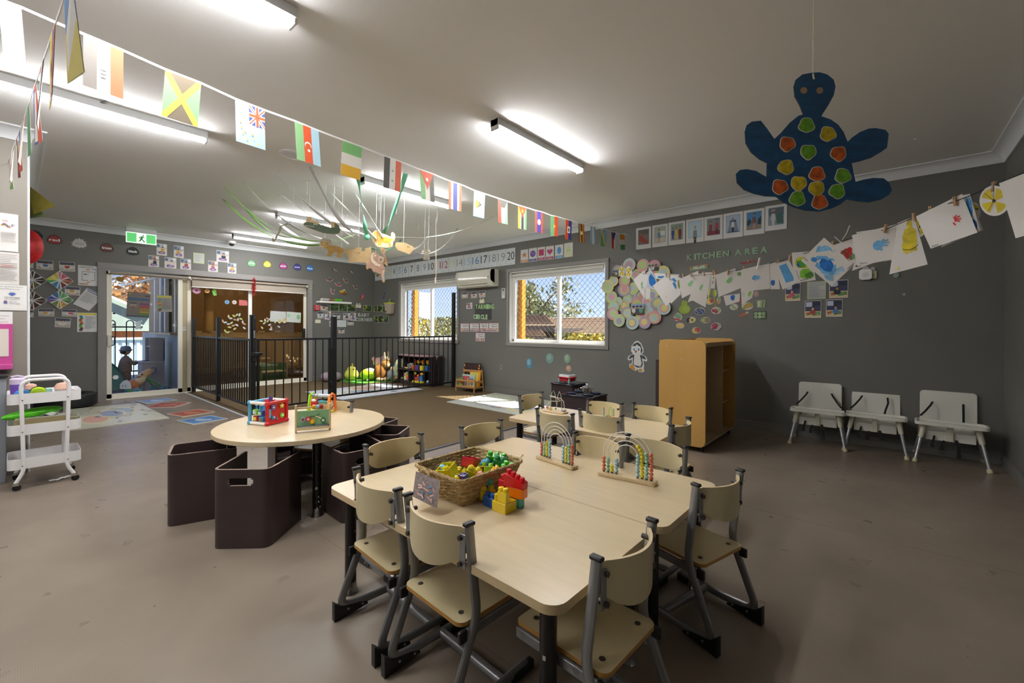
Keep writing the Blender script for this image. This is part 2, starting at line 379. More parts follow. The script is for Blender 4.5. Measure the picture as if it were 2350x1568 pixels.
# windows: reveal, aluminium sliding frame, panes, security screen, roller blind
def window(name,wn):
    x0,x1,z0,z1 = wn;mx = (x0+x1)/2+.06
    w = struct(bpy.data.objects.new(name,None));COL.objects.link(w);w.location = ((x0+x1)/2,D,z0);o = V(w.location)
    def part(bld,nm,**k):ob = bld.build(nm,w,**k);ob.location = -o;return ob
    b = MB()
    b.box((x0,D,z0),(x0+.012,D+T,z1),m_white).box((x1-.012,D,z0),(x1,D+T,z1),m_white).box((x0,D,z1-.012),(x1,D+T,z1),m_white).box((x0,D,z0),(x1,D+T,z0+.018),m_white)
    part(b,'reveal',smooth=0)
    b = MB();Y0,Y1 = D+.07,D+.12;f = .035
    b.box((x0+.012,Y0,z0+.018),(x0+.012+f,Y1,z1),m_white).box((x1-.012-f,Y0,z0+.018),(x1-.012,Y1,z1),m_white)
    b.box((x0,Y0,z0+.018),(x1,Y1,z0+.06),m_white).box((x0,Y0,z1-.06),(x1,Y1,z1-.012),m_white)
    b.box((mx-.03,Y0-.012,z0+.03),(mx+.022,Y1,z1-.03),m_white).box((x0+.05,Y0-.012,z0+.045),(x0+.085,Y0+.02,z1-.04),m_white)
    part(b,'window_frame',bevel=.003)
    g = MB().box((x0+.04,Y0+.02,z0+.055),(x1-.04,Y0+.024,z1-.05),m_glass);part(g,'pane',smooth=0)
    s = MB();P = .092;ys = D+.15;zz0,zz1 = z0+.03,z1-.02;k0 = int((x0-(zz1-zz0))/P)-1;k1 = int(x1/P)+2
    mg = mat('screen_wire','3a3a3c',.45)
    for k in range(k0,k1+int((zz1-zz0)/P)+2):
        for sg in (1,-1):
            xa = k*P;za = zz0
            # clip x = xa + sg*(z-zz0) to the opening
            lo = max(zz0,zz0+((x0+.03)-xa)*sg if sg > 0 else zz0+(xa-(x1-.03)))
            hi = min(zz1,zz0+((x1-.03)-xa) if sg > 0 else zz0+(xa-(x0+.03)))
            if hi-lo > .02:s.tube([(xa+sg*(lo-zz0),ys+.004*sg,lo),(xa+sg*(hi-zz0),ys+.004*sg,hi)],.0026,mg,4)
    s.box((x0+.012,ys-.012,z0+.018),(x0+.04,ys+.012,z1-.012),m_black)
    part(s,'security_screen',smooth=0)
    return w
window('window_1',W1);window('window_2',W2)
def blind(name,p,q,label,drop,cloth):
    """roller blind between p and q (tube axis), cloth hanging by drop"""
    p,q = V(p),V(q);t = thing(name,label,'blind',p)
    d = q-p;b = MB().cyl(d*.01,d*.99,.02,cloth,seg=16);b.build('blind_roll',t)
    c = MB();n = V((0,-1,0)) if abs(d.x) > abs(d.y) else V((1,0,0))
    c.add([d*.015-n*.018,d*.985-n*.018,d*.985-n*.018-V((0,0,drop)),d*.015-n*.018-V((0,0,drop))],[(0,1,2,3)],cloth);c.build('blind_cloth',t,smooth=0,solid=.001)
    z = V((0,0,-drop));MB().cyl(d*.012-n*.018+z,d*.988-n*.018+z,.009,m_white,seg=8).build('bottom_rail',t)
    for s in (-.002,1.002):MB().cyl(d*s-d.normalized()*.008,d*s+d.normalized()*.008,.026,m_cream,seg=12).build('bracket',t)
m_blindw = mat('white_blind_cloth','d8d6d2',.6);m_blindb = mat('beige_blind_cloth','a89c8f',.75)
blind('roller_blind',(W2[0]+.03,D+.035,2.055),(W2[1]-.03,D+.035,2.055),'white roller blind rolled up over the window right of the air conditioner',.075,m_blindw)
blind('roller_blind',(W1[0]+.03,D+.035,2.055),(W1[1]-.03,D+.035,2.055),'white roller blind rolled up over the window in the baby corner',.09,m_blindw)
blind('roller_blind',(-A+.035,.96,2.0),(-A+.035,1.975,2.0),'beige roller blind fully rolled up above the glass entry door',.012,m_blindb)
blind('roller_blind',(-A+.035,2.0,2.0),(-A+.035,4.0,2.0),'beige roller blind partly lowered over the cot room glass',.15,m_blindb)
# sliding door and fixed glass
def framed(name,y0,y1,z0,z1,st,x,mullions=(),bot=.08):
    w = struct(bpy.data.objects.new(name,None));COL.objects.link(w);w.location = (x,(y0+y1)/2,0);o = V(w.location)
    b = MB();b.box((x-.02,y0,z0),(x+.02,y0+st,z1),m_cream).box((x-.02,y1-st,z0),(x+.02,y1,z1),m_cream).box((x-.02,y0,z0),(x+.02,y1,z0+bot),m_cream).box((x-.02,y0,z1-.05),(x+.02,y1,z1),m_cream)
    for m in mullions:b.box((x-.02,m-.032,z0),(x+.02,m+.032,z1),m_white)
    ob = b.build('door_frame',w,bevel=.003);ob.location = -o
    g = MB().box((x-.003,y0+st,z0+bot),(x+.003,y1-st,z1-.05),m_glass if not mullions else glassmat('cot_room_glass',(.80,.72,.60),1.35));ob = g.build('pane',w,smooth=0);ob.location = -o
    return w
d1 = framed('door_1',.935,1.90,.012,2.02,.062,-A-.03,bot=.075)
d2 = framed('door_2',1.975,4.03,.012,2.02,.055,-A-.07,(2.965,),.075)
struct(MB().box((-A-.1,1.86,.012),(-A-.055,1.985,2.02),mat('cream_panel','b3a784',.5)).box((-A-.055,1.872,.012),(-A-.05,1.895,2.02),m_white).build('trim_14',smooth=0))
struct(MB().box((-A-T,DO[0],0),(-A+.03,DO[1],.018),m_cream).build('trim_15',bevel=.004))
# latch plate and handle on the sliding door
hd = MB().cbox((-A+.006,.975,.93),(.03,.055,.17),m_cream).tube([(-A+.02,.995,1.0),(-A+.06,1.02,.98),(-A+.06,1.02,.87),(-A+.02,.995,.85)],.008,m_black,8).build('door_handle',d1);hd.location = -V(d1.location)
hd = MB().tube([(-A-.03,3.97,1.09),(-A+.03,3.955,1.07),(-A+.03,3.955,.93),(-A-.03,3.97,.91)],.013,m_black,8).cbox((-A-.045,3.975,1.0),(.01,.06,.24),m_black).build('door_handle',d2);hd.location = -V(d2.location)
# ------------------------------------------------------------------ LED battens
m_led = mat('led_diffuser','ffffff',.5,emit=LEDE);m_batten = mat('batten_body','dfe1e3',.5)
def batten(x,y0,y1,label,vis=True):
    t = thing('led_batten_light',label,'ceiling light',(x,(y0+y1)/2,HC),group='white battens on the ceiling');h = (y1-y0)/2
    MB().box((-.042,-h,-.052),(.042,h,0),m_batten).build('batten_housing',t,bevel=.003)
    pr = [(-.034,-.05),(-.034,-.064),(-.026,-.074),(.026,-.074),(.034,-.064),(.034,-.05)]
    MB().prism(pr,-h+.012,h-.012,m_led,axis='Y').build('diffuser',t,smooth=40)
    for s in (-1,1):MB().box((-.037,min(s*h,s*(h-.013)),-.081),(.037,max(s*h,s*(h-.013)),0),m_batten).build('end_cap',t,bevel=.003)
batten(-2.185,-.35,.89,'white batten light cut off by the top edge of the photo')
batten(-4.10,-.24,1.0,'white batten light at upper left, above the row of hanging flags')
batten(-2.185,2.31,3.49,'white batten light in the middle of the ceiling, left of the blue turtle')
batten(-4.06,2.33,3.50,'white batten light crossed by the string of flags')
batten(-6.20,2.30,3.50,'white batten light behind the green and white streamers')
batten(-8.18,2.36,3.56,'white batten light nearest the cot room wall, beside the camera dome')
batten(-2.185,-2.9,-1.7,'white batten light behind the photographer, right one')  # extra lamp out of view, added to light the room
batten(-4.10,-2.9,-1.7,'white batten light behind the photographer, left one')  # second unseen lamp, added for more room light
# exit sign, camera dome, smoke ring
t = thing('exit_sign','green and white running-man exit sign hanging by the door wall','exit sign',(-8.93,1.31,2.6))
MB().box((-.03,-.185,.03),(.03,.185,.10),m_batten).build('sign_housing',t,bevel=.004)
sn = sheet('sign_panel',[(.012,-.185,.03),(.012,.185,.03),(.012,.185,-.135),(.012,-.185,-.135)],mat('exit_white','f2fff4',.4,emit=.5),
      [([(0.03,.08),(.34,.08),(.34,.92),(.03,.92)],mat('exit_green','5fd076',.4,emit=.45)),([(.66,.08),(.97,.08),(.97,.92),(.66,.92)],MC['exit_green']),
       ci(.56,.2,.022,.07,'3da35a'),ln(.54,.3,.49,.55,.07,'3da35a'),ln(.49,.52,.56,.72,.05,'3da35a'),ln(.56,.7,.6,.86,.045,'3da35a'),ln(.49,.55,.44,.8,.05,'3da35a'),ln(.44,.78,.39,.8,.05,'3da35a'),ln(.53,.33,.6,.45,.035,'3da35a'),ln(.54,.33,.46,.36,.035,'3da35a'),ln(.46,.36,.43,.5,.035,'3da35a')],parent=t,th=.01)
t = thing('security_camera','white ceiling camera dome with black lens by the door wall','camera',(-8.96,2.57,HC))
MB().lathe([(.065,0),(.065,-.03),(.045,-.045)][::-1],m_white).build('camera_base',t);MB().ball((0,0,-.05),(.042,.042,.035),m_black).build('lens_dome',t)
c = FZ(675,355,HC);tag(MB().lathe([(.06,-.016),(.10,-.014),(.12,-.004),(.12,0)],m_batten).build('smoke_detector',loc=c),'round white smoke detector on the ceiling behind the striped green, red and blue flag','smoke detector')

# ================================================================== FURNITURE
m_lam = mat('maple_laminate','d3bf9c',.28,noise=.035,nscale=5,stretch=(1,9,1))
m_edge = mat('maple_edge','ceb68c',.4,noise=.06,nscale=9,stretch=(1,1,14))
m_ply = mat('chair_laminate','cdbf98',.3,noise=.03,nscale=5,stretch=(2,9,1))
m_plyedge = mat('ply_edge','b0813f',.55,noise=.15,nscale=20,stretch=(1,1,12))
m_tube = mat('grey_tube','8d8e90',.32,metal=.55)
m_bolt = mat('bolt','4b4640',.4,metal=.5)
m_scuffblack = mat('scuffed_black_tube','0f0f11',.3)
m_stool = mat('brown_ply_paint','3d302f',.38,noise=.12,nscale=4)
m_stooledge = mat('worn_brown_edge','8a7468',.7,noise=.2,nscale=30)
def rrect(x0,y0,x1,y1,r,n=6):
    pts = []
    for cx,cy,a in ((x1-r,y0+r,-PI/2),(x1-r,y1-r,0),(x0+r,y1-r,PI/2),(x0+r,y0+r,PI)):
        for k in range(n+1):t = a+PI/2*k/n;pts.append((cx+r*math.cos(t),cy+r*math.sin(t)))
    return pts
TZ = .465
def rtable(label,cx,cy,L,W,rz,z=TZ,group=None):
    t = thing('childrens_table',label,'table',(cx,cy,0),rz,group)
    b = MB();pts = rrect(-L/2,-W/2,L/2,W/2,.05);n = len(pts)
    b.add([(x,y,z) for x,y in pts],[tuple(range(n))],m_lam);b.add([(x,y,z-.026) for x,y in pts],[tuple(range(n))[::-1]],m_edge)
    b.add([(x,y,z) for x,y in pts]+[(x,y,z-.026) for x,y in pts],[(n+i,n+(i+1) % n,(i+1) % n,i) for i in range(n)],m_edge)
    b.build('table_top',t,smooth=30)
    for sx in (-1,1):
        for sy in (-1,1):
            x,y = sx*(L/2-.075),sy*(W/2-.07)
            lg = MB().cyl((x,y,.012),(x,y,z-.026),.024,m_scuffblack,seg=16).build('leg',t)
            f = MB().lathe([(.024,0),(.034,.002),(.03,.012),(.027,.03),(.0245,.05)],m_chrome,(x,y,0),16).build('foot',lg)
            c = MB()
            for q in range(14):a = rnd.uniform(0,6.28);zz = .05+rnd.random()**3*.35;s = rnd.uniform(.003,.010);c.cbox((x+.0238*math.cos(a),y+.0238*math.sin(a),zz),(.002,s,s*1.4),'b9b3a2',a)
            c.build('paint_chips',lg,smooth=0)
    r = MB();r.box((-L/2+.075,-.012,z-.05),(L/2-.075,.012,z-.026),m_scuffblack);r.build('under_rail',t)
    return t
T1 = rtable('large maple table nearest the viewer, with the wicker basket of blocks on it',-1.226,1.187,1.235,.60,-.017)
T2 = rtable('maple table holding the two bead rainbows, pushed against the basket table',-1.185,1.79,1.225,.60,-.017)
T3 = rtable('maple table at the back with the wire bead maze, in front of the toy stove',-1.65,2.83,1.17,.62,.02)
# round table
RC = (-3.06,1.32);RR = .535;RZ = .50
t = thing('round_table','round maple table with the red activity cube on top, ringed by brown box stools','table',(*RC,0))
MB().lathe([(RR-.002,RZ-.028),(RR,RZ-.026),(RR,RZ-.002),(RR-.002,RZ)],m_lam,seg=72).build('table_top',t,smooth=40)
for a in (-.24,-.24+PI/2,-.24+PI,-.24+1.5*PI):
    x,y = .425*math.cos(a),.425*math.sin(a)
    lg = MB().cyl((x,y,.012),(x,y,RZ-.028),.026,m_scuffblack,seg=16).build('leg',t)
    MB().lathe([(.028,0),(.038,.002),(.034,.012),(.029,.03),(.0265,.05)],m_chrome,(x,y,0),16).build('foot',lg)
    c = MB()
    for q in range(20):an = rnd.uniform(0,6.28);zz = .05+rnd.random()**3*.35;s = rnd.uniform(.003,.011);c.cbox((x+.0258*math.cos(an),y+.0258*math.sin(an),zz),(.002,s,s*1.4),'c4bda9',an)
    c.build('paint_chips',lg,smooth=0)
# ------------------------------------------------------------------ chairs
def arc_pts(pts,r,n=5):
    """polyline with rounded corners"""
    out = [V(pts[0])]
    for i in range(1,len(pts)-1):
        p,a,b = V(pts[i]),V(pts[i-1]),V(pts[i+1]);d1 = (a-p);d2 = (b-p);rr = min(r,d1.length*.49,d2.length*.49);s = p+d1.normalized()*rr;e = p+d2.normalized()*rr
        for k in range(n+1):u = k/n;out.append(s*(1-u)**2+p*(2*u*(1-u))+e*u*u)
    out.append(V(pts[-1]));return out
def make_chair(wd,lab):
    t = thing('school_chair',lab,'chair');h = wd/2;ZT = .585
    for s in (-1,1):
        x = s*h
        fr = arc_pts([(x,-.132,ZT-.004),(x,-.112,.40),(x,-.098,.295),(x,-.205,.045),(x,-.06,.030),(x,.125,.030)],.05,6)
        lg = MB().tube(fr,.0165,m_tube,10,flat=(.62,1),up=(1,0,0)).build('side_frame',t)
        MB().cbox((x,-.132,ZT),(.021,.036,.012),m_black).build('top_cap',lg,bevel=.004)
        ft = MB().prism([(-.226,0),(-.226,.075),(-.20,.05),(-.12,.034),(-.085,.02),(-.085,.012)],x-.0125,x+.0125,m_black,axis='X').build('rear_foot',lg,bevel=.002)
        MB().cyl((x-.014,-.17,.03),(x+.014,-.17,.03),.0045,m_alu,seg=8).cyl((x-.014,-.11,.024),(x+.014,-.11,.024),.0045,m_alu,seg=8).build('screws',ft)
        MB().box((x-.0135,.055,.0),(x+.0135,.155,.034),m_black).build('front_foot',lg,bevel=.006)
        sb = MB().box((x-s*.006-.006,-.135,.243),(x-s*.006+.006,.15,.274),m_tube).build('seat_support',t,bevel=.004)
        MB().cbox((x-s*.006,-.15,.256),(.014,.03,.036),m_black).build('support_cap',sb,bevel=.004)
        pl = MB().cbox((x-s*.020,-.141,.50),(.030,.004,.105),m_tube).build('back_plate',t,bevel=.006)
        for z in (.462,.54):MB().cyl((x-s*.024,-.152,z),(x-s*.024,-.112,z),.0075,m_bolt,seg=10).build('bolt',pl)
    MB().cyl((-h,.015,.03),(h,.015,.03),.0155,m_tube,seg=12).build('floor_stretcher',t)
    MB().cyl((-h,.12,.262),(h,.12,.262),.011,m_tube,seg=10).cyl((-h,-.07,.262),(h,-.07,.262),.011,m_tube,seg=10).build('seat_stretcher',t)
    # seat: thin ply, rounded corners
    w2 = h-.010
    pts = rrect(-w2,-.155,w2,.165,.028);n = len(pts);b = MB();z1,z0 = .290,.277
    fz = lambda y,z:z-max(0,y-.11)**2*3
    b.add([(x,y,fz(y,z1)) for x,y in pts],[tuple(range(n))],m_ply);b.add([(x,y,fz(y,z0)) for x,y in pts],[tuple(range(n))[::-1]],m_ply)
    b.add([(x,y,fz(y,z1)) for x,y in pts]+[(x,y,fz(y,z0)) for x,y in pts],[(n+i,n+(i+1) % n,(i+1) % n,i) for i in range(n)],m_plyedge)
    st = b.build('seat',t,smooth=30)
    q = MB()
    for sx,sy in ((-1,-1),(1,-1),(-1,1),(1,1)):q.lathe([(.009,0),(.009,.001)],'3a322b',(sx*(w2-.045),sy*.115,.2898),10)
    q.build('seat_rivets',st,smooth=0)
    # backrest: ply panel bowed backwards
    b = MB();NU,NV = 20,6;hw = h-.013
    def bk(u,v,o):
        x = (u*2-1)*hw;bow = .058*(1-(u*2-1)**2);rc_ = max(0,abs(u*2-1)-.88)/.12
        top = .572-.008*rc_**2;bot = .437+.045*(abs(u*2-1))**3-.012*(1-(u*2-1)**2)+.012
        return (x,-.122-bow-o,bot+(top-bot)*v)
    for o,fl in ((0,1),(.0085,0)):
        vs = [bk(i/NU,j/NV,o) for j in range(NV+1) for i in range(NU+1)]
        fs = [(j*(NU+1)+i,j*(NU+1)+i+1,(j+1)*(NU+1)+i+1,(j+1)*(NU+1)+i) for j in range(NV) for i in range(NU)]
        b.add(vs,[f if not fl else f[::-1] for f in fs],m_ply)
    for v in (0,1):
        vs = [bk(i/NU,v,o) for o in (0,.0085) for i in range(NU+1)];b.add(vs,[(i,i+1,NU+2+i,NU+1+i) for i in range(NU)],mat('ply_rim','d8c19a',.5))
    for u in (0,1):
        vs = [bk(u,j/NV,o) for o in (0,.0085) for j in range(NV+1)];b.add(vs,[(j,j+1,NV+2+j,NV+1+j) for j in range(NV)],m_plyedge)
    b.build('backrest',t,smooth=40)
    return t
big = make_chair(.325,'');small = make_chair(.302,'');used = {}
def chair(px,label,kind,group=None,zz=.585):
    a,c = FZ(px[0],px[1],zz),FZ(px[2],px[3],zz);mid = (a+c)/2;d = c-a;rz = math.atan2(d.y,d.x)
    if kind in used:t = dup(kind,label)
    else:t = kind;used[kind] = 1;t['label'] = label
    fw = V((-math.sin(rz),math.cos(rz),0));pos = mid+fw*.132
    t.location = (pos.x,pos.y,0);t.rotation_euler = (0,0,rz);
    if group:t['group'] = group
    return t
G1,G2 = 'maple chairs around the front tables','maple chairs around the back table'
chair((818,1075,913,1123.5),'maple and grey tube chair tucked under the left end of the basket table, backrest toward the viewer',big,G1)
chair((935.6,1134.4,1076.7,1203),'maple and grey tube chair right in front of the wicker basket, backrest toward the viewer',big,G1)
chair((1370,1280.7,1496.5,1194),'nearest maple chair, at the short right end of the basket table beside its corner leg',small,G1)
chair((1596,1113,1699.5,1079),'maple chair at the right end of the table with the bead rainbows, nearest the open floor',small,G1)
chair((965.6,995.6,839,1022.7),'maple chair facing right, at the left end of the basket table in front of the brown stools',big,G1)
chair((1149,963.4,1058.3,980.6),'maple chair behind the wicker basket, alone against the brown carpet edge',small,G1)
chair((1428.3,1017,1320.4,992.6),'maple chair seen through the left wires of the front bead rainbow, facing the viewer',small,G1)
chair((1574,1026,1442,997.4),'maple chair behind the front bead rainbow, its broad backrest ending by the right corner of the table',big,G1)
chair((1242,900,1193.6,908.5),'maple chair at the left end of the back table, its seat over the glare',small,G2)
chair((1233.6,937.9,1313.4,951),'maple chair with its back to the viewer, in front of the wire bead maze',small,G2)
chair((1331,940,1427.9,954.3),'maple chair with its back to the viewer, in the middle of the near side of the back table',big,G2)
chair((1427.2,926.6,1349.6,916),'maple chair on the far side of the back table, next to the toy stove',small,G2)
chair((1540,937.2,1454.5,924.9),'maple chair on the far side of the back table, next to the yellow wooden shelf unit',small,G2)
chair((1543.8,975.5,1578.3,959.6),'maple chair seen edge-on at the right end of the back table',small,G2)
c = chair((807,921,733,917),'maple chair half hidden behind the round table and the clear rolling toy',small)
# ------------------------------------------------------------------ box stools
def make_stool():
    t = thing('box_stool','','stool');H = .415;w,d,th = .29,.34,.013
    P = [(p.x,p.y) for p in arc_pts([(-w/2-.02,d/2,0),(-w/2,-d/2,0),(w/2,-d/2,0),(w/2+.02,d/2,0)],.045,6)]
    n = len(P);inn = []
    for i,p in enumerate(P):
        a = V(P[max(0,i-1)]);b_ = V(P[min(n-1,i+1)]);dd = (b_-a).normalized();inn.append((p[0]-dd.y*th,p[1]+dd.x*th))
    # the front wall (index range across y=-d/2) gets a handle slot: build it as separate bands
    b = MB();ring = P+inn[::-1];m = len(ring)
    mid = [i for i in range(n-1) if abs(P[i][1]+d/2) < 1e-4 and abs(P[i+1][1]+d/2) < 1e-4]
    i0 = mid[0];xa,xb = P[i0][0],P[i0+1][0]
    def band(seq_o,seq_i,z0,z1,ends):
        k = len(seq_o);vs = [(*p,z0) for p in seq_o]+[(*p,z1) for p in seq_o]+[(*p,z0) for p in seq_i]+[(*p,z1) for p in seq_i]
        fs = [(i,i+1,k+i+1,k+i) for i in range(k-1)]+[(2*k+i+1,2*k+i,3*k+i,3*k+i+1) for i in range(k-1)]
        b.add(vs,fs,m_stool);b.add(vs,[(k+i,k+i+1,3*k+i+1,3*k+i) for i in range(k-1)],m_stooledge)
        b.add(vs,[(i+1,i,2*k+i,2*k+i+1) for i in range(k-1)]+[(0,k,3*k,2*k),(k-1,3*k-1,4*k-1,2*k-1)],m_stooledge)
    so1,si1 = P[:i0+1],inn[:i0+1];so2,si2 = P[i0+1:],inn[i0+1:]
    sx = .065;zs0,zs1 = H-.085,H-.045
    so1 = so1+[(-sx,-d/2)];si1 = si1+[(-sx,-d/2+th)];so2 = [(sx,-d/2)]+so2;si2 = [(sx,-d/2+th)]+si2
    band(so1,si1,0,H,1);band(so2,si2,0,H,1)
    ms = [(-sx,-d/2),(sx,-d/2)];mi_ = [(-sx,-d/2+th),(sx,-d/2+th)]
    band(ms,mi_,0,zs0,0);band(ms,mi_,zs1,H,0)
    for s in (-1,1):
        b.box((s*sx-.010 if s > 0 else s*sx,-d/2,zs0),(s*sx if s > 0 else s*sx+.010,-d/2+th,zs0+.008),m_stool);b.box((s*sx-.010 if s > 0 else s*sx,-d/2,zs1-.008),(s*sx if s > 0 else s*sx+.010,-d/2+th,zs1),m_stool)
    b.build('stool_shell',t,smooth=35)
    MB().box((-w/2+th,-d/2+th,.155),(w/2-th,d/2-.01,.17),m_stool).build('stool_seat',t)
    MB().box((-w/2+th,d/2-.075,0),(w/2-th,d/2-.062,.155),m_stool).build('kick_panel',t)
    return t
ms = make_stool();mk = kids(ms)
def stool(cx,cy,ox,oy,label,first=False):
    rz = math.atan2(oy,ox)+PI/2
    t = ms if first else dup(ms);t['label'] = label;t['group'] = 'brown box stools at the round table';t.location = (cx,cy,0);t.rotation_euler = (0,0,rz)
stool(-2.665,.895,.69,-.725,'dark brown box stool nearest the viewer, with its handle slot facing out, left of the table leg',True)
stool(-3.225,.775,-.27,-.96,'leftmost dark brown box stool, seen side-on at the left edge of the round table')
stool(-3.49,1.42,-1,.12,'dark brown box stool under the far left of the round table, behind the two front stools')
stool(-2.565,1.425,.99,-.1,'dark brown box stool right of the black leg of the round table, partly behind a chair')
stool(-2.775,1.755,.8,.6,'dark brown box stool with a sunlit pale corner, right of the round table')
stool(-3.09,1.86,-.34,.94,'small visible corner of a dark brown box stool behind the right rim of the round table')
# ------------------------------------------------------------------ high chairs
m_hc = mat('highchair_plastic','dcdad0',.38);m_hc2 = mat('highchair_socket','cfc9b6',.45);m_strap = mat('black_webbing','121214',.8)
def make_high(v):
    t = thing('low_high_chair','','high chair')
    # legs: splayed aluminium tubes
    for sx in (-1,1):
        for sy in (-1,1):
            f = V((sx*.225,sy*.20,0));top = V((sx*.165,sy*.115,.325));k = f.lerp(top,.70)
            lg = MB().cyl(f.lerp(top,.05),k,.0135,m_alu,seg=12).build('leg',t)
            MB().cyl(f,f.lerp(top,.09),.0185,mat('cream_rubber','cfc7a0',.7),seg=12).build('foot_cap',lg)
            MB().cyl(f.lerp(top,.66),top,.019,m_hc2,r1=.022,seg=12).build('leg_socket',t)
    b = MB();b.box((-.175,-.12,.255),(-.165,.14,.335),m_hc2).box((.165,-.12,.255),(.175,.14,.335),m_hc2);b.build('side_panel',t,bevel=.004)
    # seat pan with hanging front flap
    q = MB().box((-.155,-.10,.262),(.155,.15,.272),m_hc);q.box((-.155,-.105,.195),(.155,-.097,.272),m_hc);q.build('seat',t,bevel=.008,bseg=3)
    # back
    pts = rrect(-.185,.255,.185,.60,.03);T0 = Matrix.Translation((0,.155,0)) @ Matrix.Rotation(-.08,4,'X')
    T0 = Matrix.Translation((0,.155,.26)) @ Matrix.Rotation(-.10,4,'X') @ Matrix.Translation((0,0,-.26))
    MB().prism(pts,0,.012,m_hc,axis='Y',T=T0).build('backrest',t,bevel=.005,smooth=40)
    # tray: plate with raised rim
    tr = MB();o = rrect(-.225,-.205,.225,-.02,.035);n = len(o)
    inner = [(x*.93,-.1125+(y+.1125)*.86) for x,y in o];z0,z1 = .335,.362
    tr.add([(x,y,z0) for x,y in o]+[(x,y,z1) for x,y in o],[(i,(i+1) % n,n+(i+1) % n,n+i) for i in range(n)],m_hc)
    tr.add([(x,y,z1) for x,y in o]+[(x,y,z1) for x,y in inner],[(i,(i+1) % n,n+(i+1) % n,n+i) for i in range(n)],m_hc)
    tr.add([(x,y,z1) for x,y in inner]+[(x,y,z0+.010) for x,y in inner],[(i,(i+1) % n,n+(i+1) % n,n+i) for i in range(n)],m_hc)
    tr.add([(x,y,z0+.010) for x,y in inner],[tuple(range(n))],m_hc);tr.add([(x,y,z0) for x,y in o],[tuple(range(n))[::-1]],m_hc)
    tr.box((-.215,-.04,.335),(-.16,.06,.352),m_hc).box((.16,-.04,.335),(.215,.06,.352),m_hc)
    tr.build('tray',t,smooth=30)
    MB().box((-.02,-.13,.20),(.02,-.105,.34),m_hc2).build('crotch_post',t,bevel=.004)
    def strap(pts,w=.011):MB().tube(pts,w,m_strap,4,flat=(1,.16),up=(1,0,0)).build('strap',t,smooth=0)
    yb = .145
    strap([(-.10,yb,.50),(-.115,yb-.03,.47),(-.15,yb-.08,.42),(-.185,yb-.13,.38)])
    if v == 0:strap([(.10,yb,.50),(.115,yb-.02,.47),(.15,yb-.07,.42),(.185,yb-.13,.38)])
    elif v == 1:strap([(.09,yb,.50),(.095,yb-.02,.45),(.075,yb-.06,.38),(.06,yb-.1,.30)])
    else:strap([(.095,yb,.50),(.095,yb-.015,.44),(.095,yb-.03,.36),(.09,yb-.08,.29)])
    strap([(-.10,-.107,.235),(-.10,-.125,.225),(-.112,-.13,.165)]);strap([(-.035,-.107,.20),(-.05,-.125,.18),(-.052,-.128,.15)])
    strap([(.035,-.107,.215),(.05,-.13,.17),(.052,-.13,.09 if v != 1 else .16)],.014)
    for x,z in ((-.112,.15),(-.052,.14),(.052,.085 if v != 1 else .15)):MB().cbox((x,-.131,z),(.026,.008,.034),m_black).build('buckle',t,bevel=.002)
    return t
G = 'white high chairs along the right part of the window wall'
for i,(x,y,r,lab) in enumerate(((-.515,5.345,.03,'white low high chair left of the other two, its leg crossing its neighbour'),(-.075,5.40,.0,'white low high chair in the middle of the three'),(.425,5.38,-.02,'white low high chair on the right, nearest the corner of the room'))):
    t = make_high(i);t.location = (x,y,0);t.rotation_euler = (0,0,r);t['label'] = lab;t['group'] = G
# ------------------------------------------------------------------ yellow wooden shelf unit
m_birch = mat('lacquered_birch','bd9350',.35,noise=.10,nscale=3,stretch=(1,1,.25));m_birchin = mat('birch_inside','bda684',.45,noise=.08,nscale=4)
t = thing('wooden_shelf_unit','tall yellow birch shelf unit on castors standing end-on, papers on top','shelf unit',(-1.478,4.70,0))
def endp(y):MB().prism(rrect(-.222,.05,.222,1.055,.06),y,y+.018,m_birch,axis='Y').build('end_panel',t,smooth=30,bevel=.003)
endp(-.515);endp(.50)
MB().box((-.20,-.497,.06),(.205,.50,.078),m_birchin).build('bottom_shelf',t,bevel=.002)
MB().box((-.21,-.497,.985),(.20,.50,1.003),m_birchin).build('top_shelf',t,bevel=.002)
MB().box((-.222,-.497,1.02),(-.205,.50,1.05),m_birch).box((.19,-.45,1.003),(.208,.48,1.028),m_birch).build('top_rail',t,bevel=.002)
MB().box((-.205,.10,.078),(.20,.117,.985),m_birchin).build('divider',t,bevel=.002)
MB().box((-.205,-.497,.078),(-.190,.50,.985),m_birchin).build('back_panel',t)
for z in (.37,.70):MB().box((-.19,.117,z),(.17,.50,z+.016),m_birch).build('shelf',t,bevel=.002)
for x in (-.17,.17):
    for y in (-.46,.46):
        w_ = MB().tube([(x,y,.05),(x,y,.034)],.012,m_chrome,8).cyl((x-.011,y+.012,.026),(x+.011,y+.012,.026),.026,m_black,seg=16).build('castor',t)
for x,z in ((-.14,.99),(.145,.99),(0,.96),(0,.87),(.15,.12),(.02,.12)):MB().cyl((x,-.518,z),(x,-.514,z),.006,m_alu,seg=8).build('screw_cap',t)
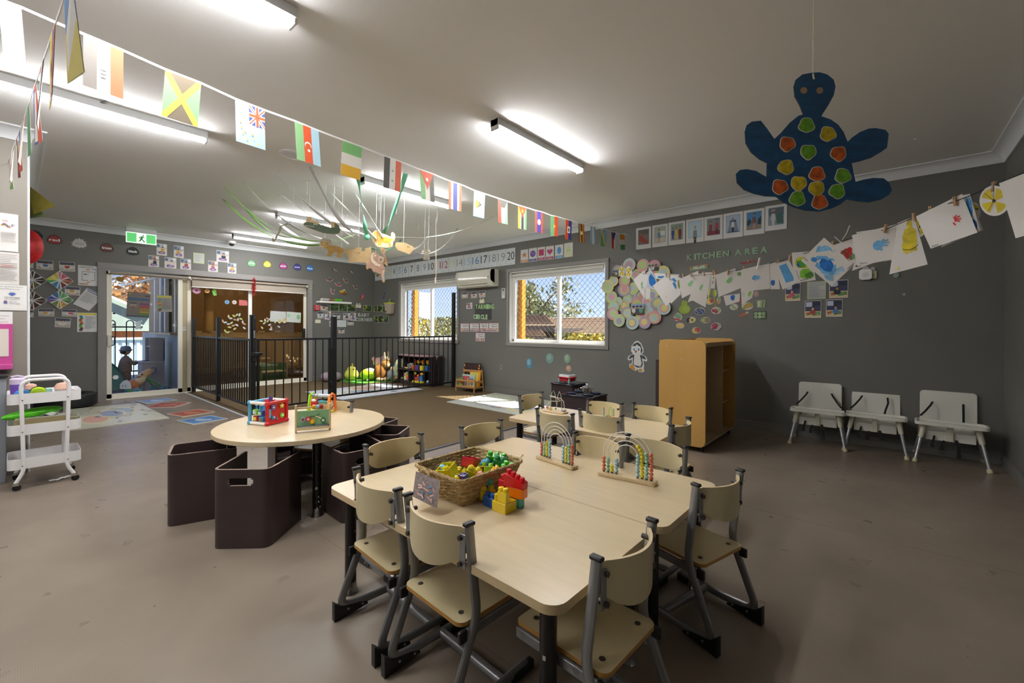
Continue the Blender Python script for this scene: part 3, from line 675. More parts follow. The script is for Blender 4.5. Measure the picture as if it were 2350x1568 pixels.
# clothes hanging inside it, papers on top
m_kh = mat('green_camouflage','3f4a3a',.9,noise=.4,nscale=30);m_rust = mat('rust_cloth','6a3a24',.9)
def garment(x,y,z,m,label,w=.13,h=.3):
    b = MB();b.grid(lambda u,v:(x+.10*math.sin(2.6*v)*(1-u*.5)+.02*math.sin(9*u+4*v),y+(u-.5)*w*(1-.35*v),z-h*v),8,10,m)
    return tag(b.build('dress_up_garment',smooth=60,solid=.008),label,'garment','dress-up clothes in the shelf unit')
garment(-1.41,4.30,.93,m_kh,'green dress-up cape hanging at the front of the yellow shelf unit',.16,.42);garment(-1.43,4.36,.76,m_rust,'rust brown dress-up garment hanging behind the green cape',.14,.34);garment(-1.44,4.42,.62,mat('dark_cloth','2a2422',.9),'dark dress-up garment hanging lowest in the yellow shelf unit',.14,.25)
tag(MB().tube([(-1.40,4.26,.985),(-1.40,4.26,.96),(-1.37,4.26,.93),(-1.38,4.26,.90)],.006,m_chrome,8).build('coat_hook'),'chrome coat hook at the top inside the yellow shelf unit','hook')
for k in range(6):
    o = MB().cbox((-1.44+.01*k,4.52+.03*(k % 3),1.0045+.0025*k),(.21,.297,.002),['f4f4f6','e8e8ee','fbfbfb'][k % 3],.3*math.sin(k*2)).build('paper_sheet',smooth=0)
    tag(o,'loose white paper sheet in the pile on top of the yellow shelf unit','paper','papers on the yellow shelf unit')
# dark panel behind it
t = thing('dark_cabinet','narrow dark brown cabinet side showing just left of the yellow shelf unit','cabinet',(-1.87,4.95,0));m_dk = mat('dark_wenge','33282a',.4,noise=.1,nscale=8,stretch=(1,1,.3))
MB().box((-.13,-.12,.0),(.16,.13,.80),m_dk).build('cabinet_body',t,bevel=.003);MB().box((-.12,-.128,.03),(.15,-.12,.77),mat('dark_wenge2','3d3133',.4)).build('cabinet_door',t,bevel=.003)
# ------------------------------------------------------------------ toy kitchen cubes
def cube_unit(name,lab,P,H,rz=0.):
    x0,y0,x1,y1 = P;t = thing(name,lab,'toy kitchen unit',((x0+x1)/2,(y0+y1)/2,0),rz);w,d = (x1-x0)/2,(y1-y0)/2
    MB().box((-w+.008,-d+.008,0),(w-.008,d-.008,H-.02),m_dk).build('unit_body',t,bevel=.003)
    MB().box((-w,-d,H-.02),(w,d,H),mat('stone_benchtop','24232a',.12,noise=.5,nscale=25)).build('bench_top',t,bevel=.006)
    MB().box((w-.008,-d+.03,.03),(w-.002,d-.03,H-.14),mat('dark_wenge2')).build('unit_door',t,bevel=.002)
    return t,w,d
k1,w,d = cube_unit('toy_kitchen_unit','dark brown toy kitchen unit with the red and white toy on top, against the window wall',(-3.06,4.24,-2.735,4.57),.50,-.05)
for i,y in enumerate((-.10,-.05,.02,.08)):MB().cyl((w-.004,y,.44),(w+.012,y,.44),.014 if i > 1 else .007,['9a9a9a','9a9a9a','b01825','5d8fa8'][i],seg=12).build('control_knob',k1)
k2,w,d = cube_unit('toy_stove','dark brown toy stove with four black hotplates and a pot on top',(-2.68,3.88,-2.27,4.21),.45,.06)
for x,y in ((-.11,-.085),(.10,-.085),(-.11,.085),(.10,.085)):MB().lathe([(.052,0),(.055,.004),(.055,.010),(.05,.013)],mat('hotplate','141417',.25),(x,y,.45),24).build('hotplate',k2)
c = V((-2.47,4.10,.464));t = thing('toy_saucepan','small steel toy saucepan with a knobbed lid on the toy stove','saucepan',c)
MB().lathe([(.05,0),(.055,.005),(.055,.045),(.058,.047)],m_chrome,seg=24).build('pan_body',t);MB().lathe([(.057,.047),(.045,.058),(.02,.066),(0.004,.068)],m_chrome,seg=24).build('lid',t)
MB().lathe([(.006,.066),(.006,.078),(.014,.082),(.012,.09),(.002,.092)],m_white,seg=12).build('lid_knob',t)
for s in (-1,1):MB().tube([(s*.054,-.018,.036),(s*.074,-.014,.038),(s*.074,.014,.038),(s*.054,.018,.036)],.004,m_chrome,6).build('pan_handle',t)
c = V((-2.925,4.40,.50));t = thing('toy_washing_tub','red toy tub with a white lid and pale blue legs on the toy kitchen unit','toy',c,-.1)
MB().prism(rrect(-.085,-.065,.085,.065,.02),.018,.058,'a8141c').build('tub',t,bevel=.004);MB().prism(rrect(-.095,-.075,.095,.075,.022),.058,.070,'b81822').build('tub_rim',t,bevel=.003)
MB().prism(rrect(-.085,-.068,.085,.068,.02),.070,.096,'d8d8d6').prism(rrect(-.06,-.045,.06,.045,.015),.0965,.099,'6d6d6d').build('lid',t,bevel=.004)
for sx in (-1,1):
    for sy in (-1,1):MB().cbox((sx*.078,sy*.058,.03),(.016,.020,.06),'8dbccb').build('leg',t,bevel=.003)
# ------------------------------------------------------------------ pool-type fence of the baby corner
def post(x,y,h,label,w=.05,cap=True):
    t = thing('fence_post',label,'fence post',(x,y,0),group='black posts of the baby corner fence')
    MB().box((-w/2,-w/2,0),(w/2,w/2,h-.012),m_blackmetal).build('post_body',t,bevel=.002)
    MB().box((-w/2-.003,-w/2-.003,h-.014),(w/2+.003,w/2+.003,h),m_black).build('post_cap',t,bevel=.003)
    MB().box((-w/2-.02,-w/2-.02,0),(w/2+.02,w/2+.02,.006),m_blackmetal).build('base_plate',t,bevel=.002);return t
def rails(name,lab,p,q,z0,z1,n,cat='fence panel',r=.0085):
    p,q = V((*p,0)),V((*q,0));t = thing(name,lab,cat,p);d = q-p;ang = math.atan2(d.y,d.x);Ln = d.length;t.rotation_euler = (0,0,ang)
    for z in (z0,z1):MB().box((0,-.015,z-.013),(Ln,.015,z+.013),m_blackmetal).build('rail',t,bevel=.003)
    for k in range(n):x = Ln*(k+1)/(n+1);MB().cyl((x,0,z0),(x,0,z1),r,m_blackmetal,seg=8).build('baluster',t)
    return t,Ln
FP = [(-9.16,2.05),(-7.77,2.05),(-6.30,2.05),(-6.335,3.17),(-6.305,5.545)]
post(*FP[0],1.30,'black fence post beside the cot room glass');post(*FP[1],1.30,'black fence post in the middle of the closely barred panel')
p3_ = post(*FP[2],1.315,'black gate post carrying the gate latch',.06);post(*FP[3],1.315,'black fence post carrying the gate hinges',.065);post(FP[4][0],FP[4][1],1.83,'tall black post against the window wall under the air conditioner',.055)
rails('barred_fence','black barred fence panel between the cot room wall and the middle post',(-9.13,2.05),(-7.80,2.05),.105,.985,13)
rails('barred_fence','black barred fence panel between the middle post and the gate post',(-7.74,2.05),(-6.33,2.05),.105,.985,14)
g,Ln = rails('safety_gate','black barred safety gate of the baby corner',(-6.29,2.10),(-6.325,3.11),.07,.985,8,'gate')
for x in (.012,Ln-.012):MB().box((x-.015,-.015,.05),(x+.015,.015,1.0),m_blackmetal).build('gate_stile',g,bevel=.003)
for z in (.30,.84):MB().cbox((Ln+.02,0,z),(.05,.05,.07),m_black).build('hinge',g,bevel=.008)
MB().cbox((.0,-.02,.80),(.10,.05,.045),m_black).build('latch_striker',g,bevel=.01)
lt = MB().box((.032,-.02,.70),(.06,.02,1.26),m_black).build('latch',p3_,bevel=.006);MB().lathe([(.018,0),(.018,.03),(.012,.04)],m_black,(.046,0,1.26),12).build('latch_knob',lt);MB().cbox((.07,0,.80),(.12,.05,.05),m_black).build('latch_body',lt,bevel=.01)
lo = sheet('latch_label',[(.0605,.018,1.12),(.0605,.018,1.0),(.0605,-.018,1.0),(.0605,-.018,1.12)],'17181a',[tx('SAFE',.1,.2,.9,.8,'d8d8d8')],parent=lt,th=.0005)
rails('barred_fence','long black barred fence panel running from the gate to the window wall',(-6.333,3.20),(-6.306,5.52),.105,.985,20)
# ------------------------------------------------------------------ trolley
TR = thing('utility_trolley','white three-tier utility trolley on castors by the partition wall','trolley',(-4.775,.145,0))
m_tw = mat('trolley_white','eceaea',.35)
def tray(z,hh=.075):
    b = MB();o = rrect(-.16,-.185,.16,.185,.035);i = [(x*.985,y*.985) for x,y in o];n = len(o)
    b.add([(x,y,z) for x,y in o]+[(x,y,z+hh) for x,y in o],[(k,(k+1) % n,n+(k+1) % n,n+k) for k in range(n)],m_tw)
    b.add([(x,y,z+hh) for x,y in o]+[(x,y,z+hh) for x,y in i],[(k,(k+1) % n,n+(k+1) % n,n+k) for k in range(n)],m_tw)
    b.add([(x,y,z+hh) for x,y in i]+[(x,y,z+.004) for x,y in i],[(k,(k+1) % n,n+(k+1) % n,n+k) for k in range(n)],m_tw)
    b.add([(x,y,z+.004) for x,y in i],[tuple(range(n))],m_tw);b.add([(x,y,z) for x,y in o],[tuple(range(n))[::-1]],m_tw)
    for xx in (-.09,0,.09):
        for yy in (-.12,-.06,0,.06,.12):b.lathe([(.003,0),(.003,.0005)],'8a8a92',(xx,yy,z+.0042),6)
    return b.build('tray',TR,smooth=30)
for z in (.145,.385,.605):tray(z)
for s in (1,-1):
    pts = arc_pts([(s*.165,-.145,.05),(s*.165,-.105,.13),(s*.165,-.120,.775),(s*.165,.120,.775),(s*.165,.105,.13),(s*.165,.145,.05)],.06,6)
    hoop = MB().tube(pts,.0115,m_tw,12).build('hoop_frame',TR)
    for y in (-.112,.112):
        for z in (.17,.41,.635):MB().cyl((s*.175,y,z),(s*.179,y,z),.0045,m_chrome,seg=8).build('screw',hoop)
    for y in (-.145,.145):
        c_ = MB().cbox((s*.165,y,.047),(.03,.034,.02),m_chrome).build('castor',TR);MB().cyl((s*.165-.010,y+.006,.022),(s*.165+.010,y+.006,.022),.022,m_black,seg=16).build('castor_wheel',c_)
def cup(name,lab,cat,c,prof,m,lid,mlid,extra=None):
    t = thing(name,lab,cat,c);MB().lathe(prof,m,seg=18).build('cup_body',t);MB().lathe(lid,mlid,seg=18).build('cup_lid',t);return t
zt = .612
ax,ay = TR.location.x,TR.location.y
t = cup('drink_bottle','tall purple drink bottle with a pale lilac lid on the trolley','drink bottle',(ax+.06,ay-.135,zt),[(.033,0),(.036,.01),(.034,.06),(.037,.13)],mat('purple_silicone','7a55b8',.5),[(.039,.13),(.039,.165),(.03,.175)],'d2c2dc')
MB().tube([(.0,-.02,.175),(0,-.03,.185),(0,.0,.19),(0,.03,.182)],.006,'cfc0da',8).build('lid_handle',t)
t = cup('sippy_cup','red sippy cup with a blue lid and clear spout, at the near left of the trolley','cup',(ax+.12,ay-.115,zt),[(.026,0),(.032,.02),(.034,.055)],mat('red_cup','cf2233',.35),[(.038,.055),(.037,.07),(.028,.085),(.012,.092)],'3f8fd0')
MB().lathe([(.012,.09),(.012,.11),(.014,.114)],'d8e4ee').build('spout',t)
t = cup('sippy_cup','green sippy cup with a lime lid in the middle of the trolley','cup',(ax+.11,ay-.035,zt),[(.03,0),(.034,.02),(.036,.06)],mat('green_cup','5fbf5a',.35),[(.040,.06),(.040,.075),(.030,.095),(.008,.104)],'b8dc1e')
MB().tube([(-.0,-.04,.07),(0,-.03,.098),(0,0,.112),(0,.03,.098),(0,.04,.07)],.003,'2e3a10',6).build('lid_handle',t)
t = cup('sippy_cup','pink and turquoise cup behind the green one on the trolley','cup',(ax+.04,ay+.005,zt),[(.03,0),(.032,.06)],'e77fb0',[(.034,.06),(.032,.08)],'9fdcd8')
t = cup('sippy_cup','clear cup with a peach dome lid and handles, right side of the trolley','cup',(ax+.07,ay+.09,zt),[(.036,0),(.040,.02),(.042,.075)],mat('clear_cup','d9cfd2',.2),[(.045,.075),(.044,.095),(.032,.115),(.01,.122)],'efc0ab')
MB().tube([(.03,.03,.02),(.035,.065,.03),(.035,.068,.06),(.03,.035,.072)],.005,'b9b2b8',8).build('handle',t)
t = cup('sippy_cup','small blue and peach cup at the back left of the trolley','cup',(ax-.03,ay-.07,zt),[(.03,0),(.03,.08)],'6c9bd6',[(.034,.08),(.03,.11),(.01,.12)],'eab9a4')
# wipes, box, glove box
b = MB();b.ball((0,0,0),(.06,.155,.035),mat('green_wipes_wrap','55c41c',.3,noise=.25,nscale=25,bump=.5,bscale=20),22,12)
tag(b.build('wipes_packet',loc=(ax+.03,ay-.06,.52),rot=(.12,0,0)),'crumpled bright green packet of wipes on the middle tier of the trolley','wipes packet')
t = thing('glove_box','long beige cardboard box with tissue poking out, middle tier of the trolley','box',(ax+.06,ay-.01,.392))
MB().box((-.06,-.14,0),(.06,.12,.10),mat('beige_card','a99b70',.7)).build('box_body',t,bevel=.002);MB().box((-.055,-.135,.1),(.055,.115,.104),'c9c7bf').build('box_top',t)
MB().grid(lambda u,v:(-.03+.06*u,-.05+.13*v,.105+.02*math.sin(5*u+3*v)*math.sin(7*v)+.012),8,10,'f6f6f6').build('tissue',t,smooth=60)
t = thing('printed_box','grey-brown box marked 100 at the right end of the middle tier','box',(ax+.05,ay+.145,.392));MB().box((-.09,-.024,0),(.09,.028,.085),'8d8a72').build('box_body',t,bevel=.002)
sheet('box_label',[(.0905,-.022,.075),(.0905,.024,.075),(.0905,.024,.045),(.0905,-.022,.045)],'8d8a72',[tx('100',.1,.15,.9,.85,'22221c',.02)],parent=t,th=.0004)
t = tag(MB().grid(lambda u,v:(.02*math.sin(6*u)+.03*v,.12*u,.006+.008*abs(math.sin(9*u+3*v))),14,4,'f3f3f5').build('paper_scrap',loc=FZ(112,1105,.002),smooth=60,solid=.001),'torn white tissue scrap on the floor beside the trolley','tissue')
t = tag(MB().ball((0,0,0),(.05,.06,.04),'e3e1dc').build('white_bundle',loc=(ax-.07,ay+.02,.43)),'white cloth bundle behind the wipes on the trolley','cloth')
# counter at the very left
t = thing('counter','grey counter end with a dark top at the left edge of the photo','counter',(-4.98,-.60,0));MB().box((-.15,-.60,0),(.06,.555,.775),mat('counter_grey','8b8f96',.4)).build('counter_body',t,bevel=.003);MB().box((-.15,-.60,.775),(.075,.565,.80),mat('counter_top','2b292c',.3)).build('counter_top',t,bevel=.004)
# tyre
b = MB();prof = []
for k in range(20):
    a = 2*PI*k/20;prof.append((.245+.075*math.copysign(abs(math.cos(a))**.6,math.cos(a)),.10+.095*math.copysign(abs(math.sin(a))**.6,math.sin(a))))
vs = [];SG = 48
for r_,z in prof:
    for k in range(SG):a = 2*PI*k/SG;vs.append((r_*math.cos(a),r_*math.sin(a),z))
b.add(vs,[(i*SG+k,i*SG+(k+1) % SG,((i+1) % 20)*SG+(k+1) % SG,((i+1) % 20)*SG+k) for i in range(20) for k in range(SG)],mat('tyre_rubber','1b1c1e',.5))
t = thing('car_tyre','black rubber car tyre lying flat on the floor behind the trolley','tyre',(-8.83,.48,0));b.build('tyre_body',t)
tt = MB()
for z in (.03,.065,.10,.135,.17):tt.tube([(.3215*math.cos(2*PI*k/40),.3215*math.sin(2*PI*k/40),z) for k in range(40)],.0035,'0c0c0d',5,closed=True)
tt.build('tread_grooves',t)

# ================================================================== THINGS ON THE TABLES
m_wick = mat('seagrass','a58a5c',.8,noise=.35,nscale=60,bump=.5,bscale=140)
m_wick2 = mat('seagrass_light','b99f72',.8,noise=.35,nscale=70,bump=.5,bscale=140)
BX = thing('wicker_basket','rectangular seagrass basket full of coloured building blocks, on the front table','basket',(-1.353,1.285,TZ),-.03)
def bring(hw,hd,z,r,ph,amp,n=84,rad=.03):
    pts = [];P = rrect(-hw,-hd,hw,hd,rad,5);L_ = len(P);per = [0]
    for i in range(L_):per.append(per[-1]+math.dist(P[i],P[(i+1) % L_]))
    for k in range(n):
        s = per[-1]*k/n;i = max(j for j in range(L_) if per[j] <= s);u = (s-per[i])/max(1e-9,per[i+1]-per[i]);a,c = P[i],P[(i+1) % L_];x,y = a[0]+(c[0]-a[0])*u,a[1]+(c[1]-a[1])*u
        d = V((c[0]-a[0],c[1]-a[1],0)).normalized();nn = V((d.y,-d.x,0));o = amp*math.sin(PI*k*.5+ph)
        pts.append((x+nn.x*o,y+nn.y*o,z+.0012*math.sin(k*1.7+ph*3)))
    return pts
b = MB();RW = 17;BH = .115
for k in range(RW):
    f = k/(RW-1);b.tube(bring(.118+.034*f,.140+.040*f,.005+BH*f*.97,1,PI*(k % 2),.0024),.0042,m_wick if k % 3 else m_wick2,6,closed=True)
b.build('basket_wall',BX,smooth=60)
b = MB()
for i in range(46):
    f = i/46;P = bring(.118,.140,.004,1,0,0,46);Q = bring(.152,.180,BH,1,0,0,46);b.cyl(P[i],Q[i],.0026,m_wick,seg=5)
b.build('upright_stakes',BX)
b = MB();P = bring(.154,.182,BH+.002,1,0,.001,120);b.tube(P,.0062,m_wick2,8,closed=True)
for i in range(0,120):
    a = V(P[i]);c = V(P[(i+1) % 120]);m_ = (a+c)/2;d = (c-a).normalized();n_ = V((d.y,-d.x,0));b.cyl(m_-d*.004+n_*.0055+V((0,0,-.004)),m_+d*.004+n_*.003+V((0,0,.0068)),.0022,m_wick2,seg=4)
b.build('basket_rim',BX,smooth=60)
MB().box((-.115,-.137,0),(.115,.137,.006),m_wick).build('basket_base',BX)
for s,yy in ((-1,-.186),(1,.186)):
    pts = [(-.035+(.036*math.cos(a)) - (.02 if s < 0 else -.03),yy+s*(.006+.004*abs(math.sin(a))),BH-.012-.036-.040*math.sin(a)) for a in [-PI/2-2.3+4.6*k/22 for k in range(23)]]
    pts = [(p[0],p[1],BH+.0-(.036-.040*math.sin(-PI/2-2.3+4.6*i/22)*-1)) for i,p in enumerate(pts)]
    MB().tube(pts,.0062,m_wick2,8).build('basket_handle',BX,smooth=60)
MB().tube([(.12,.178,BH),(.128,.19,BH+.012),(.135,.198,BH+.02)],.002,m_wick2,5).tube([(.128,.19,BH+.012),(.127,.2,BH+.022)],.0015,m_wick2,5).build('loose_straw_end',BX)
PP = [AT(955,1082,1.70),AT(1011,1104,1.655),AT(1003,1168,1.60),AT(947,1140,1.645)]
pr = [rc(0,0,1,1,mat('grey_carpet_print','8d7f7c',.8,noise=.25,nscale=90))]
for k in range(16):
    a = rnd.uniform(0,3);u,v = rnd.uniform(.25,.8),rnd.uniform(.35,.85);d = (math.cos(a)*.09,math.sin(a)*.07);pr.append(ln(u-d[0],v-d[1],u+d[0],v+d[1],.045,['e3b9b2','d8a9a4','e9c6bf','4f86b8'][k % 4 if k < 13 else 0]))
sheet('picture_card',PP,'cfc9c6',pr,'laminated photo card of pink wooden letters tied to the wicker basket','card')
# blocks
PLA = {}
def plas(h):return mat('plastic_'+h,h,.22,spec=.6)
def block(label,h,nx,ny,c,rz=0,rot=None,s=.031,hh=.038,grp=None,hollow=False,z0=0,cut=None):
    t = thing('building_block',label,'building block',c,rz,grp)
    if rot:t.rotation_euler = rot
    m = plas(h);w,d = nx*s,ny*s;b = MB()
    if hollow:
        b.box((0,0,0),(w,d,.003),m).box((0,0,0),(.003,d,hh),m).box((w-.003,0,0),(w,d,hh),m).box((0,0,0),(w,.003,hh),m).box((0,d-.003,0),(w,d,hh),m).box((w/2-.001,0,0),(w/2+.001,d,hh*.9),m).box((0,d/2-.001,0),(w,d/2+.001,hh*.9),m)
    else:b.box((0,0,0),(w,d,hh),m)
    b.build('block_body',t,bevel=.0022,bseg=2)
    if not hollow:
        for i in range(nx):
            for j in range(ny):
                if cut and (i,j) in cut:continue
                MB().lathe([(.0118,hh-.001),(.0118,hh+.013),(.0098,hh+.0155),(.003,hh+.016)],m,((i+.5)*s,(j+.5)*s,0),18).build('stud',t,smooth=50)
    return t
G = 'blocks inside the wicker basket'
bz = TZ
def inb(x,y,z,*a,**k):
    p = BX.matrix_world if False else None
    return V((-1.353+x,1.285+y,TZ+z))
block('upside-down red block with four hollow cells, at the left side of the basket','b3121d',2,2,inb(-.03,-.03,.088),rot=(2.9+PI*0,.15,.5),hollow=True,grp=G) if False else None
def hblock(label,h,x,y,z,rz,rx=0.,ry=0.,w=.062,d=.062,hh=.04):
    """block lying upside down: open cells up"""
    t = thing('building_block',label,'building block',inb(x,y,z),0,G);t.rotation_euler = (rx,ry,rz);m = plas(h);b = MB()
    b.box((-w/2,-d/2,0),(w/2,d/2,.003),m)
    for lo,hi in (((-w/2,-d/2,0),(-w/2+.003,d/2,hh)),((w/2-.003,-d/2,0),(w/2,d/2,hh)),((-w/2,-d/2,0),(w/2,-d/2+.003,hh)),((-w/2,d/2-.003,0),(w/2,d/2,hh)),((-.0012,-d/2,0),(.0012,d/2,hh-.004)),((-w/2,-.0012,0),(w/2,.0012,hh-.004))):b.box(lo,hi,m)
    b.build('block_body',t,bevel=.001,bseg=1);r_ = MB().lathe([(.010,.003),(.010,hh-.003),(.008,hh-.003),(.008,.003)],m,seg=18).build('inner_ring',t);return t
def sblock(label,h,x,y,z,rz,rx=0.,ry=0.,nx=2,ny=2,s=.031,hh=.036):
    t = block(label,h,nx,ny,inb(x,y,z),grp=G,s=s,hh=hh);t.rotation_euler = (rx,ry,rz);return t
hblock('red block turned open side up, on the left in the basket','b8111e',-.035,.035,.083,.25,-.25,.1)
hblock('bright yellow block turned open side up with a round socket, front of the basket','f2e21a',-.03,-.095,.078,.35,.25,-.2,.066,.066,.045)
sblock('yellow block lying on its side at the front edge of the basket','ecd91a',.02,-.13,.072,.45,.2,.6,3,1,.026,.018)
sblock('pale blue block with studs facing right, left end of the basket','74b9cf',-.12,-.06,.075,.5,.3,1.2,2,2,.030,.032)
sblock('small pale blue block in front of the red one','6cb7d2',-.075,-.12,.075,.3,.1,.2,2,1,.028,.03)
sblock('sky blue block showing behind the red one in the basket','4fa6cc',-.02,.075,.075,.9,.2,.7,2,1)
sblock('green block on top at the far side of the basket','52b32e',-.02,.12,.085,.5,.3,.1,3,1)
sblock('dark green rounded block at the far side of the basket','1f8a4c',.03,.115,.088,.4,.5,.2,2,1,.028,.03)
sblock('long lime green block across the middle of the basket','93c21a',-.01,.03,.068,.75,-.5,.1,4,1,.030,.030)
hblock('yellow ladder-like block standing in the middle of the basket','eedd22',.055,.015,.075,.7,.9,0,.034,.05,.03)
sblock('orange-yellow block leaning right of the ladder-like one','f0b32a',.075,.05,.072,.9,.5,.5,2,1,.030,.022)
sblock('apple green block at the right end of the basket','44b527',.095,.085,.075,.35,.3,.2,2,2,.026,.02)
sblock('mustard yellow slope block behind the bright yellow one','d9c313',.015,-.04,.075,.6,.6,.3,2,1)
hblock('small purple block near the front wall of the basket','5c3a7c',.055,-.085,.075,.1,.15,0,.030,.030,.028)
sblock('teal corner of a block near the front right wall of the basket','4fae9d',.09,-.055,.055,.6,.5,.4,2,1)
sblock('pink block mostly buried in the middle of the basket','d78f86',.06,-.035,.055,.2,.2,.3,2,1)
sblock('orange block mostly buried beside the ladder-like block','e0712a',.09,.015,.05,.5,.3,.2,2,1)
for k in range(7):sblock('building block at the bottom of the basket, mostly hidden',['3b7fc4','d8c41c','c0202a','4fae3d','d8c41c','6cb7d2','d8c41c'][k],-.09+.035*k,-.09+.05*(k % 4),.012+.018*(k % 2),k*.7)
# blocks standing beside the basket
G = 'blocks built up beside the wicker basket'
block('blue block with two studs beside the basket','0f4fa3',2,1,(-1.196,1.207,TZ),-.02,s=.029,grp=G)
block('large yellow block at the bottom of the small tower beside the basket','e3c40c',2,2,(-1.136,1.196,TZ),.02,s=.034,hh=.039,grp=G,cut=[(i,j) for i in range(2) for j in range(2)])
t = block('upper yellow block with two tall studs on the small tower','e6c80e',2,1,(-1.113,1.20,TZ+.0395),.02,s=.0225,hh=.039,grp=G);MB().lathe([(.010,-.002),(.010,.022),(.008,.024)],plas('e6c80e'),(-.011,.012,0),14).build('stud',t)
block('teal block at the foot of the red and orange blocks','48a898',2,1,(-1.125,1.268,TZ),.1,s=.032,hh=.038,grp=G,cut=[(0,0),(1,0)])
t = thing('building_block','orange arch block between the teal and the red block','building block',(-1.125,1.262,TZ+.0385),.12,G);MB().box((0,0,0),(.078,.040,.040),plas('ef7d12')).build('block_body',t,bevel=.003)
t = thing('building_block','red slope block with a row of glossy studs, top of the pile beside the basket','building block',(-1.133,1.258,TZ+.079),.12,G)
MB().prism([(0,0),(.088,0),(.088,.022),(.02,.048),(0,.048)],0,.042,plas('cf101c'),axis='Y').build('block_body',t,bevel=.002)
for k in range(4):MB().lathe([(.0105,-.004),(.0105,.014),(.0085,.0165),(.002,.017)],plas('cf101c'),(.014+.02*k,.021,.046-.0075*k),16).build('stud',t,smooth=50)
t = thing('building_block','tall red block standing behind the small yellow tower','building block',(-1.165,1.262,TZ),.12,G);MB().box((0,0,0),(.032,.034,.095),plas('d31622')).lathe([(.0115,.095),(.0115,.112),(.009,.115)],plas('d31622'),(.016,.017,0),16).build('block_body',t,bevel=.002)
# ------------------------------------------------------------------ bead rainbows
m_wire = mat('white_wire','e9e6e6',.4);m_pine = mat('pine','ccb48c',.5,noise=.14,nscale=18,stretch=(14,1,14))
CB = {'c':'cf6a50','g':'8fc0a4','y':'d9c61c','b':'9cc6d2'}
def abacus(label,c,rz,L,R,S=1.0):
    t = thing('bead_rainbow',label,'bead toy',c,rz)
    pts = rrect(-.135*S,-.026*S,.135*S,.026*S,.008);MB().prism(pts,0,.017,m_pine).build('wooden_base',t,bevel=.003)
    rad = [.112,.091,.071,.050];ym = [0,0,0,0]
    for k,ch in enumerate('cgyb'):
        r_ = rad[k]*S;x0 = 0;hb = .095*S
        path = [(-r_,0,.012),(-r_,0,.017+hb)]+[(-r_*math.cos(a),0,.017+hb+r_*.95*math.sin(a)) for a in [PI*i/24 for i in range(1,24)]]+[(r_,0,.017+hb),(r_,0,.012)]
        MB().tube(path,.0021*S,m_wire,8).build('wire_arch',t)
        for sg,n_ in ((-1,L[k]),(1,R[k])):
            MB().lathe([(.0052,.017),(.0052,.021)],m_black,(sg*r_,0,0),10).build('wire_stop',t)
            for i in range(n_):
                zz = .0295*S+.0172*S*i;xx = sg*r_
                if zz > .017+hb:
                    s_ = (zz-.017-hb)/(r_);a = min(s_,1.3);xx = sg*r_*math.cos(a);zz = .017+hb+r_*.95*math.sin(a)
                o = MB().ball((xx,0,zz),(.0094*S,.0094*S,.0086*S),mat('bead_'+ch,CB[ch],.3),12,8).build('bead',t,smooth=80)
    return t
a,c = FZ(1376,1092,TZ),FZ(1505,1119,TZ);d = (c-a);abacus('bead rainbow with eight yellow beads on the right, nearer the viewer',(a+c)/2+V((-.01,.022,0)),math.atan2(d.y,d.x),[4,4,2,4],[7,7,9,6])
a,c = FZ(1225,1051,TZ),FZ(1314,1081,TZ);d = (c-a);abacus('bead rainbow farther from the viewer, left of the other one',(a+c)/2+V((.01,.022,0)),math.atan2(d.y,d.x),[4,4,5,5],[6,6,5,5],.96)
# wire bead maze on the back table
t = thing('bead_maze','wire bead maze with looping pale wires on the back table','bead maze',(-2.06,2.93,TZ))
MB().prism(rrect(-.10,-.05,.10,.05,.02),0,.012,m_pine).build('wooden_base',t,bevel=.002)
mw = mat('pale_green_wire','a9b8a8',.4)
MB().tube([(-.085,.0,.012),(-.085,.0,.05),(-.06,.01,.085),(.01,.03,.088),(.02,.04,.092),(-.05,.05,.12),(-.08,.03,.125),(-.04,-.01,.125),(.06,-.02,.125),(.085,-.01,.10),(.09,.0,.012)],.003,'d9c9c0',8).build('wire',t,smooth=60)
MB().tube([(-.045,-.01,.012),(-.045,-.01,.11),(-.03,-.01,.165),(-.015,-.01,.18),(0,-.01,.15),(.01,0,.06),(.0,0,.03),(.012,0,.06),(.02,0,.14),(.035,0,.175),(.05,0,.15),(.058,0,.10),(.06,0,.012)],.0028,mw,8).build('wire',t,smooth=60)
for (x,y,z,r_,h) in ((-.085,0,.032,.012,'d98272'),(-.045,-.01,.026,.012,'d6b94b'),(.0,0,.03,.008,'8fbf6a'),(.075,0,.022,.010,'a89f96'),(.09,0,.024,.011,'8f877e'),(.10,0,.03,.008,'b9b2a8')):MB().ball((x,y,z),r_,h,12,8).build('bead',t,smooth=80)
t = thing('bead_maze','small wire bead toy with blue and lime wires, behind the middle chair of the back table','bead maze',(-1.60,2.98,TZ))
MB().prism(rrect(-.05,-.03,.05,.03,.01),0,.010,m_pine).build('wooden_base',t)
for x,h in ((-.042,'3f7fae'),(.042,'3f7fae')):MB().tube([(x,0,.01),(x,0,.085)],.0028,h,8).build('wire',t)
MB().tube([(.0,0,.01),(.002,0,.08),(.015,0,.098),(.028,0,.08),(.028,0,.01)],.0028,'9bd04a',8).build('wire',t,smooth=60)
for x,h in ((-.028,'a9cf4a'),(-.008,'2c4f9a'),(.012,'b53a2a'),(.03,'d8c83a')):MB().ball((x,0,.02),.009,h,12,8).build('bead',t,smooth=80)
